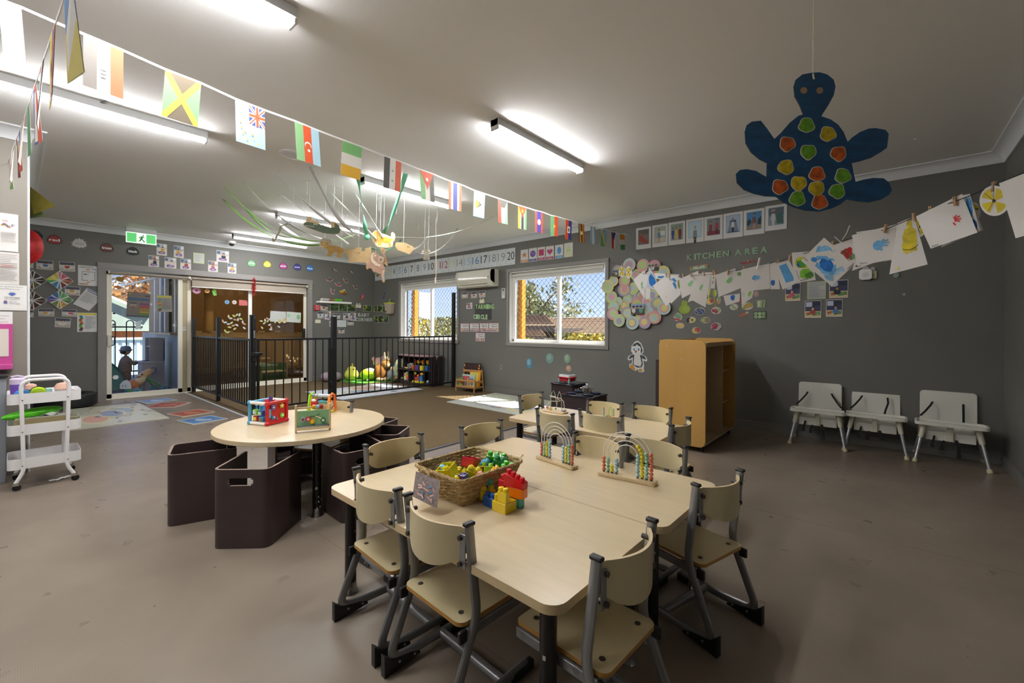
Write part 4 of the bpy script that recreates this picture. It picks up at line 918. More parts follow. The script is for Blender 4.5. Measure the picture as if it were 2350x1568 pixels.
# ------------------------------------------------------------------ toys on the round table
RZt = RZ
t = thing('activity_cube','red and blue plastic activity cube with white rails, on the round table','toy',(-3.215,1.145,RZt),.38)
s = .078;mr = plas('c8141d');mb = plas('5aa7cf');mwh = plas('ece7e0')
def frame_bar(a,c,m,r_=.011):MB().cyl(a,c,r_,m,seg=12).build('frame_bar',t)
MB().box((s-.012,-s+.01,.018),(s,s-.01,.142),mr).build('red_panel',t,bevel=.005)
for a_,c_ in (((s,-s,.012),(s,s,.012)),((s,-s,.148),(s,s,.148)),((s,-s,.012),(s,-s,.148)),((s,s,.012),(s,s,.148))):frame_bar(a_,c_,mr)
for a_,c_ in (((-s,-s,.148),(s,-s,.148)),((-s,-s,.012),(s,-s,.012))):frame_bar(a_,c_,mwh)
for a_,c_ in (((-s,-s,.012),(-s,-s,.148)),((-s,-s,.148),(-s,s,.148)),((-s,-s,.012),(-s,s,.012)),((-s,s,.012),(-s,s,.148))):frame_bar(a_,c_,mb)
frame_bar((-s,s,.148),(s,s,.148),mwh);
for x in (-s,s):
    for y in (-s,s):
        for z in (.013,.147):MB().ball((x,y,z),.0165,mr if x > 0 else mb,14,10).build('corner_ball',t,smooth=80)
MB().box((-s+.005,-.012,.02),(s-.01,.004,.14),mb).build('inner_panel',t,bevel=.004)
MB().box((s-.012,-s-.006,.048),(s+.004,-s+.030,.112),mb).build('door_tab',t,bevel=.005)
for x,z,h,h2 in ((-.035,.085,'7fc321','cfd6dc'),(.012,.08,'3a5fa8','a9d59f'),(-.03,.042,'b3202c','d9c64a'),(.018,.038,'4b8fc4','8a6f3a')):
    bb = MB().cbox((x,-s+.012,z),(.040,.026,.036),plas(h)).build('spinner',t,bevel=.004);MB().cbox((x,-s-.0025,z),(.024,.004,.022),plas(h2)).build('picture',bb)
for x in (-.03,.012):MB().cyl((x,-s+.012,.142),(x,-s+.012,.105),.006,plas('3f8fcf'),seg=10).cyl((x,-s+.012,.148),(x,-s+.012,.13),.009,mwh,seg=10).build('peg',t)
def knob(y,z,pr,h,h2):
    k = MB();k.prism([(y+.0*0+p[0]*.017,z+p[1]*.017) for p in pr],s,s+.008,plas(h),axis='X');o = k.build('button',t,bevel=.002);MB().prism([(y+.007*math.cos(a),z+.007*math.sin(a)) for a in [i*PI/6 for i in range(12)]],s+.008,s+.011,plas(h2),axis='X').build('picture',o)
sq = [(-1,-1),(1,-1),(1,1),(-1,1)];sta = [((1.2 if i % 2 == 0 else .75)*math.sin(PI*i/5),(1.2 if i % 2 == 0 else .75)*math.cos(PI*i/5)) for i in range(10)][::-1];cr = [(math.cos(PI*i/8),math.sin(PI*i/8)) for i in range(16)];tri = [(-.9,-1),(1.1,0),(-.9,1)]
knob(-.035,.118,sq,'6c5a94','dfe3ea');knob(.035,.118,sta,'e5b70d','f1efe4');knob(-.032,.050,tri,'2f7fb5','cfe0d8');knob(.038,.052,cr,'79bf1e','eef3e6')
MB().ball((s+.002,-.005,.035),.007,plas('4b8fc4')).build('button',t)
for i in range(7):MB().prism([(.0+.012*math.cos(i*PI/3.5)+.0012*p,.083+.012*math.sin(i*PI/3.5)+.0012*q) for p,q in sq],s,s+.0006,'7e0a10',axis='X').build('speaker_hole',t,smooth=0)
fl = MB().box((-.012,-.03,.0),(.014,-.027,.045),plas('5a3a92')).build('purple_flap',t,loc=(.01,.02,.15),rot=(.25,.3,.4));MB().lathe([(.034,0),(.034,.008),(.02,.014)],mr,(.0,.01,.150),16).build('top_wheel',t)
# green wooden toy
a,c = FZ(679,994,RZt),FZ(757,987,RZt);d = c-a;t = thing('wooden_activity_panel','small wooden toy with a green board, sliding beads and wooden end posts, on the round table','toy',(a+c)/2,math.atan2(d.y,d.x));hl = d.length/2
for x in (-hl,hl):MB().cbox((x,0,.0875),(.013,.022,.175),m_pine).build('end_post',t,bevel=.004)
MB().box((-hl,-.03,.018),(hl,.03,.032),m_pine).build('wooden_shelf',t,bevel=.002)
MB().cyl((-hl,0,.155),(hl,0,.155),.0042,m_pine,seg=10).build('bead_rod',t)
for k,h in enumerate(('d9a514','8fb3cc','9c2b26')):MB().cyl((-.006+.022*k,0,.155),(.014+.022*k,0,.155),.0145,plas(h),seg=16 if k == 0 else 8).build('rod_bead',t,bevel=.002)
MB().box((-hl+.006,-.006,.04),(hl-.006,.004,.135),mat('sage_green_board','86b383',.5)).build('green_board',t)
MB().box((-hl+.006,-.03,.032),(hl-.006,.0,.045),mat('mirror_film','b9c4cc',.08,metal=.9)).build('mirror_tray',t)
for x,z,h,h2 in ((-.058,.083,'9fb6c8','8c4a3a'),(-.028,.083,'c02832','d9a9b0'),(-.004,.066,'e4ad12','eec23a'),(.058,.070,'2e6b35','c9cfc9')):
    o = MB().cyl((x,-.006,z),(x,-.017,z),.015,plas(h),seg=20).build('sliding_disc',t);MB().cyl((x,-.017,z),(x,-.0185,z),.009,h2,seg=12).build('picture',o)
MB().tube([(-.075,-.0065,.092),(-.058,-.0065,.083),(-.035,-.0065,.090),(-.012,-.0065,.100),(.01,-.0065,.098),(.035,-.0065,.112)],.004,'3f6d45',6).build('track_slot',t);MB().tube([(.012,-.0065,.098),(.055,-.0065,.075)],.005,'d9d2a8',6).build('track_slot',t)
# clear rolling toy
t = thing('baby_gym_toy','plastic baby toy with a clear roller between lime green and orange side frames, on the round table','toy',(-3.30,1.56,RZt),.55)
for x,h,h2 in ((-.085,'8fd01c','e6d41a'),(.085,'f0701a','f0b91a')):
    MB().tube([(x,-.05,.008),(x,-.03,.135),(x,.0,.148),(x,.03,.135),(x,.05,.008)],.0095,plas(h),10).build('side_frame',t,smooth=60);MB().tube([(x*.88,-.045,.008),(x*.88,-.025,.13)],.008,plas(h2),10).build('inner_strut',t)
MB().cyl((-.08,0,.13),(.08,0,.13),.0135,mat('clear_roller','c3cfdb',.1),seg=16).build('roller',t)
for x,h in ((-.055,'b07a4a'),(-.035,'b07a4a'),(-.065,'5a9fc4')):MB().cyl((x-.003,0,.13),(x+.003,0,.13),.0145,h,seg=16).build('roller_ring',t)
MB().ball((-.04,-.035,.095),(.03,.016,.018),plas('a8182a')).build('ladybird_cap',t,smooth=80);MB().box((-.065,-.05,.055),(-.02,-.025,.09),plas('c2202c')).build('red_body',t,bevel=.005)
MB().ball((-.04,-.047,.10),(.02,.006,.010),'f3f0ec').build('white_spots',t,smooth=80)
MB().ball((.02,-.03,.088),(.038,.016,.013),plas('3f8f9f')).ball((.055,-.032,.08),(.012,.010,.010),plas('3f9fb4')).build('blue_bird',t,smooth=80)
MB().tube([(.09,-.0,.09),(.115,-.02,.075),(.12,-.04,.06),(.10,-.055,.035),(.09,-.06,.03)],.004,plas('a8262a'),8).build('red_wire',t);MB().box((-.08,-.05,.0),(.08,.05,.012),plas('e6d41a')).build('toy_base',t,bevel=.004)
# ================================================================== MATS AND FLOOR TILES
def flatq(name,lab,cat,q,th,m,prints,z=0.0,grp=None):
    P = [FZ(x,y,z+th) for x,y in q];P = [V((p.x,p.y,z)) for p in P];return sheet(name,P,m,prints,lab,cat,grp,th=th)
m_mat = mat('play_mat_foam','cfcdb9',.3);mm = ['b9bdc9','d7a79a','d9d3a4','a9b7c9','c7d1b9','9aa4c0']
def matprints(seed,n=26):
    r_ = random.Random(seed);o = []
    for k in range(3):o.append(ci(r_.uniform(.2,.8),r_.uniform(.25,.75),.17,.2,'d9d6b5',22));p = o[-1][0];o.append(([(sum(x for x,_ in p)/22+(x-sum(a for a,_ in p)/22)*.8,sum(y for _,y in p)/22+(y-sum(b_ for _,b_ in p)/22)*.8) for x,y in p],mm[(k*2+seed) % 6]))
    for k in range(n):u,v = r_.uniform(.05,.95),r_.uniform(.08,.92);o.append(ci(u,v,r_.uniform(.01,.03),r_.uniform(.01,.04),mm[k % 6],7,k))
    return o
ma = flatq('play_mat','large pale patterned play mat on the vinyl floor behind the trolley','play mat',[(150,940),(318.5,925),(388.7,959),(160,987)],.010,m_mat,matprints(1))
pm = MB();
Pm = [(-5.10,4.35),(-5.16,5.50),(-3.42,5.50),(-3.40,4.32)]
sheet('play_mat',[(-5.16,5.50,.009),(-3.42,5.50,.009),(-3.40,4.32,.009),(-5.10,4.35,.009)],mat('play_mat_foam2','c9cdc6',.35),matprints(2,30),'pale patterned play mat on the carpet under the right window, partly in the sun','play mat',th=.010)
sheet('play_mat',[(-7.72,3.30,.009),(-7.35,4.98,.009),(-6.83,5.00,.009),(-6.30,4.93,.009)][:0] or [(-7.70,3.34,.009),(-7.70,4.93,.009),(-6.42,4.93,.009),(-6.42,3.36,.009)],mat('play_mat_foam3','d6dbe6',.4),matprints(3,20),'long pale mat on the carpet passing under the long fence panel','play mat',th=.010)
tl = [((318,927),(322,919.5),(397,915),(398,922)),((329,928),(451.5,925),(408,936),(345,935.5)),((398,947),(478.5,940),(478.5,951),(392,959)),((420.6,962),(509,955),(509,967.4),(415,976.4))]
tn = [('8fa3c4','7f93bd','pale blue floor tile picture nearest the glass door'),('a9564a','8f4038','red diamond-turned floor tile picture by the corner of the play mat'),('b05a40','8f4430','terracotta floor tile picture between the red and the blue one'),('5f8fc0','4a72a8','blue floor tile picture with a pale whale shape, nearest the round table')]
def sqr(cx,cy,s,a):return [(cx+s*math.cos(a+PI*.75-k*PI/2)*.7071,cy+s*math.sin(a+PI*.75-k*PI/2)*.7071,0) for k in range(4)]
for k,q in enumerate(tl):
    pts = [FZ(*p) for p in q];cx = sum(p.x for p in pts)/4;cy = sum(p.y for p in pts)/4
    a,b_,lab = tn[k];P = sqr(cx,cy,.39 if k != 1 else .42,[.2,.87,.25,.22][k])
    sheet('floor_tile_picture',P,'c9c4b4',[rc(.04,.04,.96,.96,a),rc(.14,.14,.86,.86,mat('swirl_'+b_,b_,.6,noise=.3,nscale=9)),ci(.5,.55,.24,.12,'a8c4d8' if k in (0,3) else 'b87a5a',14),ci(.68,.42,.1,.1,'c8d8e2' if k in (0,3) else 'c08a66',10)],lab,'floor picture','picture tiles on the floor by the round table',th=.009)
# ================================================================== BABY CORNER
m_green = mat('green_rug','4f8f2e',.9,noise=.3,nscale=40)
b = MB();P = [(-8.98,5.38),(-8.95,4.62),(-8.6,4.45),(-8.35,4.52),(-8.1,4.42),(-7.95,4.62),(-8.0,4.9),(-7.86,5.1),(-8.0,5.38)]
b.prism(P[::-1],.009,.017,m_green);tag(b.build('leaf_rug'),'green leaf-edged rug in the corner of the baby area','rug')
def plush(name,lab,c,parts,cat='soft toy',rz=0,grp='soft toys in the baby corner'):
    t = thing(name,lab,cat,c,rz,grp)
    for nm,p,r_,h in parts:MB().ball(p,r_,mat('plush_'+h,h,.95,bump=.4,bscale=90),16,10).build(nm,t,smooth=80)
    return t
z = .017
t = thing('pouffe','pale lilac round pouffe against the door wall, seen through the gate bars','pouffe',(-8.86,4.38,.009));MB().lathe([(.10,0),(.185,.035),(.205,.10),(.18,.165),(.11,.19),(.01,.195)],mat('lilac_fabric','ab9aa6',.9,noise=.1,nscale=20,bump=.5,bscale=14),seg=28).build('pouffe_body',t,smooth=60)
sm_ = MB()
for k in range(9):a = 2*PI*k/9;sm_.tube([(.19*math.cos(a),.19*math.sin(a),.15),(.12*math.cos(a),.12*math.sin(a),.188),(.03*math.cos(a),.03*math.sin(a),.197)],.004,'8f7f8a',5)
sm_.build('seam',t)
plush('plush_cushion','yellow pear-shaped plush cushion right of the gate post',(-8.64,4.72,.009),[('body',(0,0,.13),(.16,.14,.13),'d7dc52'),('head',(0,0,.24),(.10,.09,.07),'dde066'),('horn',(-.02,.03,.33),(.02,.02,.04),'c9b93a'),('eye',(.095,-.01,.25),(.012,.02,.012),'b0402a')])
plush('plush_toy','tiny pale blue plush turtle on the floor between the yellow and the lime cushion',(-8.75,5.12,z),[('shell',(0,0,.05),(.08,.07,.055),'a9c0bf'),('head',(.06,-.06,.03),(.028,.028,.026),'cfc14a'),('flipper',(.0,.09,.02),(.03,.05,.015),'b9cfcd')])
plush('plush_cushion','lime green plush pod with a grey top lying in the corner',(-8.33,4.95,z),[('body',(0,0,.13),(.15,.20,.13),'a9cf1a'),('belly',(.03,.0,.17),(.10,.13,.10),'b9b9a2'),('foot',(.12,-.10,.03),(.04,.03,.03),'d8d2b8')])
plush('teddy_bear','pale pink teddy bear sitting behind the lime plush',(-8.50,5.28,z),[('body',(0,0,.15),(.10,.10,.15),'c49a98'),('head',(.02,0,.36),(.12,.13,.11),'cba3a0'),('ear',(0,-.11,.44),(.04,.05,.05),'c49a98'),('ear',(0,.11,.44),(.04,.05,.05),'c49a98'),('muzzle',(.12,0,.34),(.04,.05,.04),'d8bdb8'),('nose',(.155,0,.355),(.012,.016,.012),'4a3430')])
plush('plush_monkey','caramel brown plush animal slumped against the corner toys',(-8.16,5.12,z),[('body',(0,0,.17),(.12,.13,.17),'8f5f25'),('head',(.03,.10,.33),(.10,.11,.09),'9a6a2c'),('ear',(.0,.20,.40),(.04,.05,.06),'8f5f25'),('arm',(.06,-.13,.22),(.04,.05,.11),'8f5f25'),('foot',(.12,.05,.04),(.09,.06,.04),'cbb48c'),('foot',(.12,-.10,.04),(.09,.06,.04),'cbb48c'),('face',(.11,.10,.32),(.04,.06,.05),'d0b58a')])
plush('plush_rabbit','beige plush rabbit behind the brown plush',(-8.30,5.35,z),[('body',(0,0,.20),(.10,.10,.20),'b8a98e'),('head',(.02,0,.42),(.08,.08,.08),'c0b297'),('ear',(.0,.05,.52),(.02,.03,.09),'b8a98e'),('ear',(.0,-.04,.51),(.02,.03,.09),'b8a98e')])
plush('plush_toy','grey plush toy with a cream face beside the striped cushion',(-7.98,5.28,z),[('body',(0,0,.12),(.10,.11,.12),'8c959b'),('head',(.06,0,.25),(.07,.07,.06),'c9b48a'),('cheek',(.12,.02,.26),(.01,.02,.015),'b0402a')])
plush('striped_cushion','tall sage and cream striped cushion leaning beside the toy shelf',(-7.76,5.33,z),[('body',(0,0,.24),(.08,.14,.25),'a9b394'),('stripe',(.01,0,.17),(.08,.13,.035),'d8d4bc'),('stripe',(.01,0,.28),(.08,.13,.035),'d8d4bc'),('stripe',(.01,0,.38),(.07,.10,.03),'d8d4bc'),('badge',(.075,0,.30),(.012,.03,.03),'c98a6a')],'cushion')
plush('plush_toy','small dark green plush toy at the foot of the striped cushion',(-7.72,5.16,z),[('body',(0,0,.05),(.07,.08,.05),'4a5f3a'),('head',(.03,.03,.08),(.035,.04,.03),'c98a4a')])
# toy shelf, dark, bowed front
SH = thing('toy_shelf','low dark brown toy shelf with a bowed front under the left window','shelf',(-7.10,5.30,0),.05)
def bow(z0,z1,m,nm,inset=0.0):
    pts = [(.52-inset,.22),(-.52+inset,.22),(-.52+inset,-.10+inset)]+[((-.52+inset)+(1.04-2*inset)*k/10,-.10+inset-.10*math.sin(PI*k/10)) for k in range(1,10)]+[(.52-inset,-.10+inset)]
    MB().prism(pts,z0,z1,m).build(nm,SH,smooth=30,bevel=.002)
bow(.0,.075,m_dk,'plinth',.02);bow(.30,.318,m_dk,'middle_shelf',.012);bow(.575,.595,mat('rose_wood_top','5a4446',.3),'shelf_top')
MB().box((-.52,.20,.07),(.52,.215,.58),m_dk).build('back_panel',SH);
for x in (-.51,.50):MB().box((x,-.10,.0),(x+.018,.22,.60),m_dk).build('side_panel',SH,bevel=.002)
MB().box((-.30,-.14,.318),(-.285,.20,.575),m_dk).build('divider',SH);MB().box((-.08,-.18,.075),(-.065,.20,.30),m_dk).build('divider',SH)
def on(x,y,z_):a = .05;return V((-7.10+x*math.cos(a)-y*math.sin(a),5.30+x*math.sin(a)+y*math.cos(a),z_))
G = 'toys on the dark toy shelf'
def toy(nm,lab,x,y,z_,bits,cat='toy'):
    t = thing(nm,lab,cat,on(x,y,z_),.05,G)
    for bn,kind,p,r_,h in bits:
        b = MB()
        if kind == 'b':b.cbox(p,r_,h)
        elif kind == 's':b.ball(p,r_,h,12,8)
        elif kind == 'c':b.cyl((p[0],p[1],p[2]),(p[0],p[1],p[2]+r_[1]),r_[0],h,seg=12)
        elif kind == 't':b.tube(p,r_,h,6)
        b.build(bn,t,smooth=60,bevel=.003 if kind == 'b' else 0)
zs,zb = .318,.076
toy('picture_book','white patterned booklet at the left end of the top shelf',-.44,-.02,zs,[('cover','b',(0,0,.10),(.10,.02,.19),'b9b7a9'),('spots','b',(-.02,-.012,.08),(.04,.002,.06),'8f9f4a')],'book')
toy('picture_book','pale pink book standing left of the divider on the top shelf',-.34,-.04,zs,[('cover','b',(0,0,.105),(.07,.03,.20),'d8c4c2')],'book')
toy('toy_coil','white coiled rattle toy left on the top shelf',-.15,-.10,zs,[('coil','t',[(.045*math.cos(a),-.01+.006*a,.065+.045*math.sin(a)) for a in [k*.5 for k in range(30)]],.008,'dcdcd8'),('base','s',(0,0,.02),(.05,.03,.02),'c9c9c4')])
toy('toy_caterpillar','small orange and blue toy at the front of the top shelf',-.23,-.12,zs,[('head','s',(0,0,.025),(.025,.02,.02),'e07a2a'),('tail','s',(-.04,0,.022),(.02,.018,.018),'3f8fcf'),('ring','s',(.035,0,.02),(.018,.018,.018),'e8d23a')])
for i,(x,h,h2) in enumerate(((.02,'d9601a','c4201a'),(.15,'4a2f8f','e0c81a'),(.27,'d8c41a','d9641a'),(.39,'1f4f8f','e0a01a'))):
    toy('toy_pot',['orange','purple','yellow','navy'][i]+' cube pot with a '+['red','yellow','orange','blue and yellow'][i]+' wire flower on the top shelf',x,-.12+.02*abs(i-1.5),zs,[('pot','b',(0,0,.045),(.085,.08,.09),h),('stem','c',(0,0,.09),(.006,.05),'4f8f2e'),('flower','t',[(.035*math.cos(a)*(1+.3*math.cos(5*a)),.01,.16+.032*math.sin(a)*(1+.3*math.cos(5*a))) for a in [k*PI/12 for k in range(25)]],.006,h2),('flower_heart','s',(0,0,.155),(.016,.014,.016),h2)])
toy('plush_toy','small white, brown and orange plush on the lower left shelf',-.22,-.12,zb,[('body','s',(0,0,.06),(.06,.05,.06),'d9d2c6'),('head','s',(.01,-.01,.13),(.05,.045,.045),'b98a72'),('ear','s',(.04,0,.17),(.02,.02,.03),'d9c9b8'),('scarf','s',(.05,-.02,.09),(.03,.03,.03),'e07a2a')])
toy('plush_toy','green and orange plush beside the lower divider',-.13,-.13,zb,[('body','s',(0,0,.07),(.035,.035,.07),'d9742a'),('leaf','s',(-.03,0,.13),(.02,.02,.05),'6fae2e')])
toy('toy_ring','green and purple toy lying at the left of the lower shelf',-.38,-.06,zb,[('ring','s',(0,0,.02),(.08,.05,.02),'5a3a6a'),('top','s',(0,0,.045),(.07,.045,.015),'6fae2e')])
toy('toy_castle','yellow based activity toy with red and blue pillars on the lower right shelf',.20,-.15,zb,[('base','b',(0,0,.018),(.28,.09,.035),'d8cf1a'),('pillar','c',(-.11,0,.03),(.018,.13),'b8242a'),('pillar','c',(.11,0,.03),(.018,.13),'2f6fc4'),('ball_top','s',(-.10,0,.175),(.035,.03,.03),'d9c23a'),('ball_top','s',(.10,0,.175),(.035,.03,.03),'e0a02a'),('house','b',(-.03,0,.07),(.08,.05,.08),'b93a3a'),('tower','b',(.055,0,.08),(.06,.05,.10),'6f9fc4'),('cap','s',(.02,-.02,.14),(.03,.03,.025),'e0641a')])
toy('toy_bell','small grey-blue toy at the right end of the lower shelf',.42,-.10,zb,[('body','s',(0,0,.03),(.035,.03,.03),'8fa3b8')])
# book rack
m_beech = mat('beech_wood','b98a52',.45,noise=.08,nscale=10,stretch=(1,1,.3))
R = thing('book_rack','small beech book display rack against the window wall under the yarning circle sign','book rack',(-5.665,5.36,.009),.09)
for x in (-.215,.215):
    MB().tube([(x,-.115,0),(x,-.095,.235)],.0125,m_beech,4).build('leg',R);MB().tube([(x,.145,0),(x,.09,.40)],.0125,m_beech,4).build('leg',R)
    for z_ in (.085,.185):MB().cbox((x,.01,z_),(.014,.22,.035),m_beech).build('side_rail',R,bevel=.003)
for z_ in (.095,.205):MB().cbox((0,-.105,z_),(.43,.014,.038),m_beech).build('front_rail',R,bevel=.003)
MB().cbox((0,.09,.36),(.43,.014,.04),m_beech).build('back_rail',R,bevel=.003);MB().cbox((0,.12,.15),(.43,.014,.035),m_beech).build('back_rail',R,bevel=.003);MB().box((-.21,-.10,.075),(.21,.12,.083),m_beech).build('rack_floor',R)
def onr(x,y,z_):a = .09;return V((-5.665+x*math.cos(a)-y*math.sin(a),5.36+x*math.sin(a)+y*math.cos(a),.009+z_))
def bk(lab,x,y,w_,h_,c1,prints,tilt=-.12):
    a = .09;dx = V((math.cos(a),math.sin(a),0));up = V((0,0,1)).lerp(V((-math.sin(a),math.cos(a),0)),.12).normalized();o = onr(x,y,.083);return sheet('picture_book',[o-dx*w_/2+up*h_,o+dx*w_/2+up*h_,o+dx*w_/2,o-dx*w_/2],c1,prints,lab,'book','books in the beech rack',th=.010)
dots = []
for row in range(5):
    for k in range(13):
        an = PI*(.12+.76*k/12);rr = .30+.13*row;dots.append(ci(.5-rr*1.15*math.cos(an),.98-rr*1.02*math.sin(an),.018,.026,['d9b84a','a9b04a','d9603a','c4452c','d0482c'][row],6)) if .98-rr*1.02*math.sin(an) > .03 and 0.02 < .5-rr*1.15*math.cos(an) < .98 else None
bk('large dark book with dotted orange and red pattern, standing at the back of the beech rack',-.03,.085,.40,.42,'2c1f1e',dots+[ci(.5,.85,.25,.14,'4a3a36',16),ci(.5,.86,.12,.09,'8f4a2a',12),ci(.06,.12,.04,.06,'dd8a3a',8),ci(.94,.1,.04,.05,'dd8a3a',8),ci(.93,.22,.04,.05,'dd8a3a',8)])
bk('yellow picture book behind the pale ones in the beech rack',.06,.045,.20,.26,'d8c85a',[rc(.1,.6,.9,.9,'c9b53a')]);bk('orange curved-top book at the right of the beech rack',.175,.05,.06,.30,'d98a1a',[ci(.5,.25,.3,.15,'e09a2a')])
bk('pale blue and green picture book in the beech rack',-.05,.02,.30,.215,'a9b9cc',[rc(0,.0,1,.2,'b9d0c4'),rc(.1,.3,.5,.6,'c4788a')]);bk('red picture book with a grey face, front left in the beech rack',-.07,-.03,.15,.19,'b8343c',[ci(.5,.7,.25,.2,'8a8a90'),rc(.1,.05,.9,.25,'d0505a')])
bk('green and red picture book at the left end of the beech rack',-.155,-.05,.09,.16,'5f9f4a',[ci(.6,.5,.3,.25,'c4503a'),ci(.3,.7,.2,.2,'d8b83a')]);bk('white and yellow picture book front right in the beech rack',.07,-.045,.17,.16,'d9d2c2',[rc(.15,.3,.4,.9,'d8a83a'),rc(.55,.2,.8,.8,'8fa3b8'),rc(.1,.05,.9,.15,'3a3a3a')])

# ================================================================== WALL DECORATIONS
# ---- paint splats with colour names
def splat(cx,cy,h,word,tc_='ffffff',dark=None,lab=None,wall=WW,R=.105):
    rr = random.Random(cx*7);pts = [];n = 60
    for k in range(n):
        a = 2*PI*k/n;sp = k % 5 == 0;r_ = (.5+.0*a)*(.72+.05*math.sin(3*a))
        if sp:r_ *= rr.uniform(1.1,1.38)
        elif k % 5 in (1,4):r_ *= .98
        pts.append((.5+r_*math.cos(a)*.98,.5+r_*math.sin(a)*.86))
    P = sizeP(wall,cx,cy,2*R,2*R);q = [(.5+(u-.5)*.86,.5+(v-.5)*.86) for u,v in pts]
    o = sheet('colour_splat',P,dark or h,[(q,h),tx(word,.24,.42,.76,.60,tc_,.02)] if word else [(q,h)],lab,'wall sticker','paint splats with colour names on the door wall',outline=pts[::-1])
    return o
splat(80,540,'2a2c2a','',dark='1c1e1c',lab='black splat sticker half hidden behind the partition, left of the red one')
splat(125,550.5,'a3423c','red',dark='3c2a28',lab='red paint splat sticker with the word red')
splat(182,559,'cfcfcd','white','a9a9a7',lab='white paint splat sticker with the word white')
splat(245,569,'7d4a44','brown',dark='3b2725',lab='brown paint splat sticker with the word brown')
splat(305,577,'2c2d2d','black',dark='1d1e1e',lab='black paint splat sticker with the word black, under the exit sign')
splat(577,605,'86b98c','green','dfe9df',dark='3f6a48',lab='pale green paint splat sticker');splat(613,607,'dfd35a','yellow','ece59a',dark='6f6a2a',lab='yellow paint splat sticker')
splat(650,611,'b04c92','pink',dark='4c2340',lab='pink paint splat sticker with the word pink');splat(682,613.5,'3c3f94','purple',dark='222450',lab='violet blue paint splat sticker with the word purple');splat(711,616,'3b82c9','blue',dark='235a94',lab='bright blue paint splat sticker with the word blue')
# ---- small photos
def kid(seed,mode=0):
    r_ = random.Random(seed);o = []
    if mode == 0:   # child at a table, seen over a round purple tray
        o += [rc(0,0,1,1,'d9d2cc'),rc(0,0,1,.38,['8f9aa6','a98f86','b9bcc4'][seed % 3]),rc(.0,.05,.28,.30,'5a6a86'),rc(.7,.02,.98,.28,'e3e3e6'),ci(.5,.78,.36,.13,'6b5696',14),ci(.5,.80,.22,.07,'b79ac4',10)]
    elif mode == 1:  # landscape, hands painting
        o += [rc(0,0,1,1,'c9c6c2'),rc(0,0,1,.32,'4a4f5c'),rc(0,.7,1,1,'b9b1a4'),ci(.5,.62,.3,.2,'e3dfda',12)]
    elif mode == 2:  # foliage
        for k in range(16):o.append(ci(r_.uniform(.1,.9),r_.uniform(.1,.9),r_.uniform(.1,.22),r_.uniform(.08,.2),['2f4a26','4f6f2a','7f9a3a','1f2a1c','b9b03a','3a5f4a'][r_.randrange(6)],7,k))
        return [rc(0,0,1,1,'2f3f28')]+[(p[0],p[1]) for p in [([(min(1,max(0,x)),min(1,max(0,y))) for x,y in q],c) for q,c in o]]
    elif mode == 3:  # child cutting food on a green board
        o += [rc(0,0,1,1,'3c4260'),rc(.05,.06,.45,.35,'c9cfe0'),rc(.5,.05,.98,.3,'2a2f48'),rc(0,.62,1,1,'d9c49a'),([(.4,.7),(.95,.66),(.98,.85),(.5,.92)],'5f9a62'),([(.03,.72),(.35,.66),(.42,.78),(.1,.9)],'b0703a')]
    cx,cy = r_.uniform(.4,.62),.34+(.12 if mode == 3 else 0)
    sh = ['c4607a','2b2b33','d9d2c9','4a7fb8','a94a3a','c9a23a'][r_.randrange(6)]
    o += [ci(cx,cy+.22,.2,.16,sh,12),ci(cx,cy-.02,.115,.12,'2a2020',12),ci(cx,cy+.02,.085,.09,['c99a7f','b98468','d9ab8f'][seed % 3],10)]
    for k in range(5):u,v = r_.uniform(.1,.9),r_.uniform(.5,.9);o.append(ci(u,v,.04,.03,['c4503a','3a5a9a','e9e6e0','4f8f4a','2a2a30'][k],6))
    return o
def photo(wall,bx,seed,mode,lab,grp,rot=0,border=None,base='e2dfda',m_=0.03):
    pr = kid(seed,mode)
    if m_:pr = [([(m_+(1-2*m_)*u,m_+(1-2*m_)*v) for u,v in p[0]],p[1]) for p in pr]
    if border:pr = [rc(0,0,1,1,border)]+[([(.05+.9*u,.05+.9*v) for u,v in p[0]],p[1]) for p in pr]
    pr = [([(min(1,max(0,u)),min(1,max(0,v))) for u,v in p[0]],p[1]) for p in pr]
    return sheet('wall_photo',rectP(wall,*bx,rot),base,pr,lab,'photo',grp)
def lines(n=14,u0=.12,u1=.88,v0=.15,v1=.9,c='a3a3a6',seed=1):
    r_ = random.Random(seed);return [rc(u0,v0+(v1-v0)*k/n,u1-(u1-u0)*r_.choice([0,0,.1,.35]),v0+(v1-v0)*(k+.32)/n,c) for k in range(n)]
GA = 'activity photos on the left part of the door wall'
for k,(bx,lab) in enumerate((((84,598,122.5,619),'second landscape photo of the upper row left of the evacuation plan, above a painted canvas'),((136,601.5,172,623),'landscape photo just left of the evacuation plan'),((64,596,76.5,615.5),'landscape photo cut by the partition, left end of the upper row'),((149,658,184,678),'landscape photo between the painted canvases and the tilted paper'),((88,709,124.5,726.5),'landscape photo below the canvases, on the left'),((141.6,710.7,176,727),'landscape photo below the canvases, next to the yellow headed notice'),((62,712,77,728.5),'landscape photo cut by the partition, in the lower row'),((126,730,162,751.5),'lowest landscape photo left of the yellow headed notice'))):photo(WW,bx,10+k,1,lab,GA,[0,.03,0,-.02,.02,-.03,0,-.05][k])
GB = 'activity photos above the glass doors'
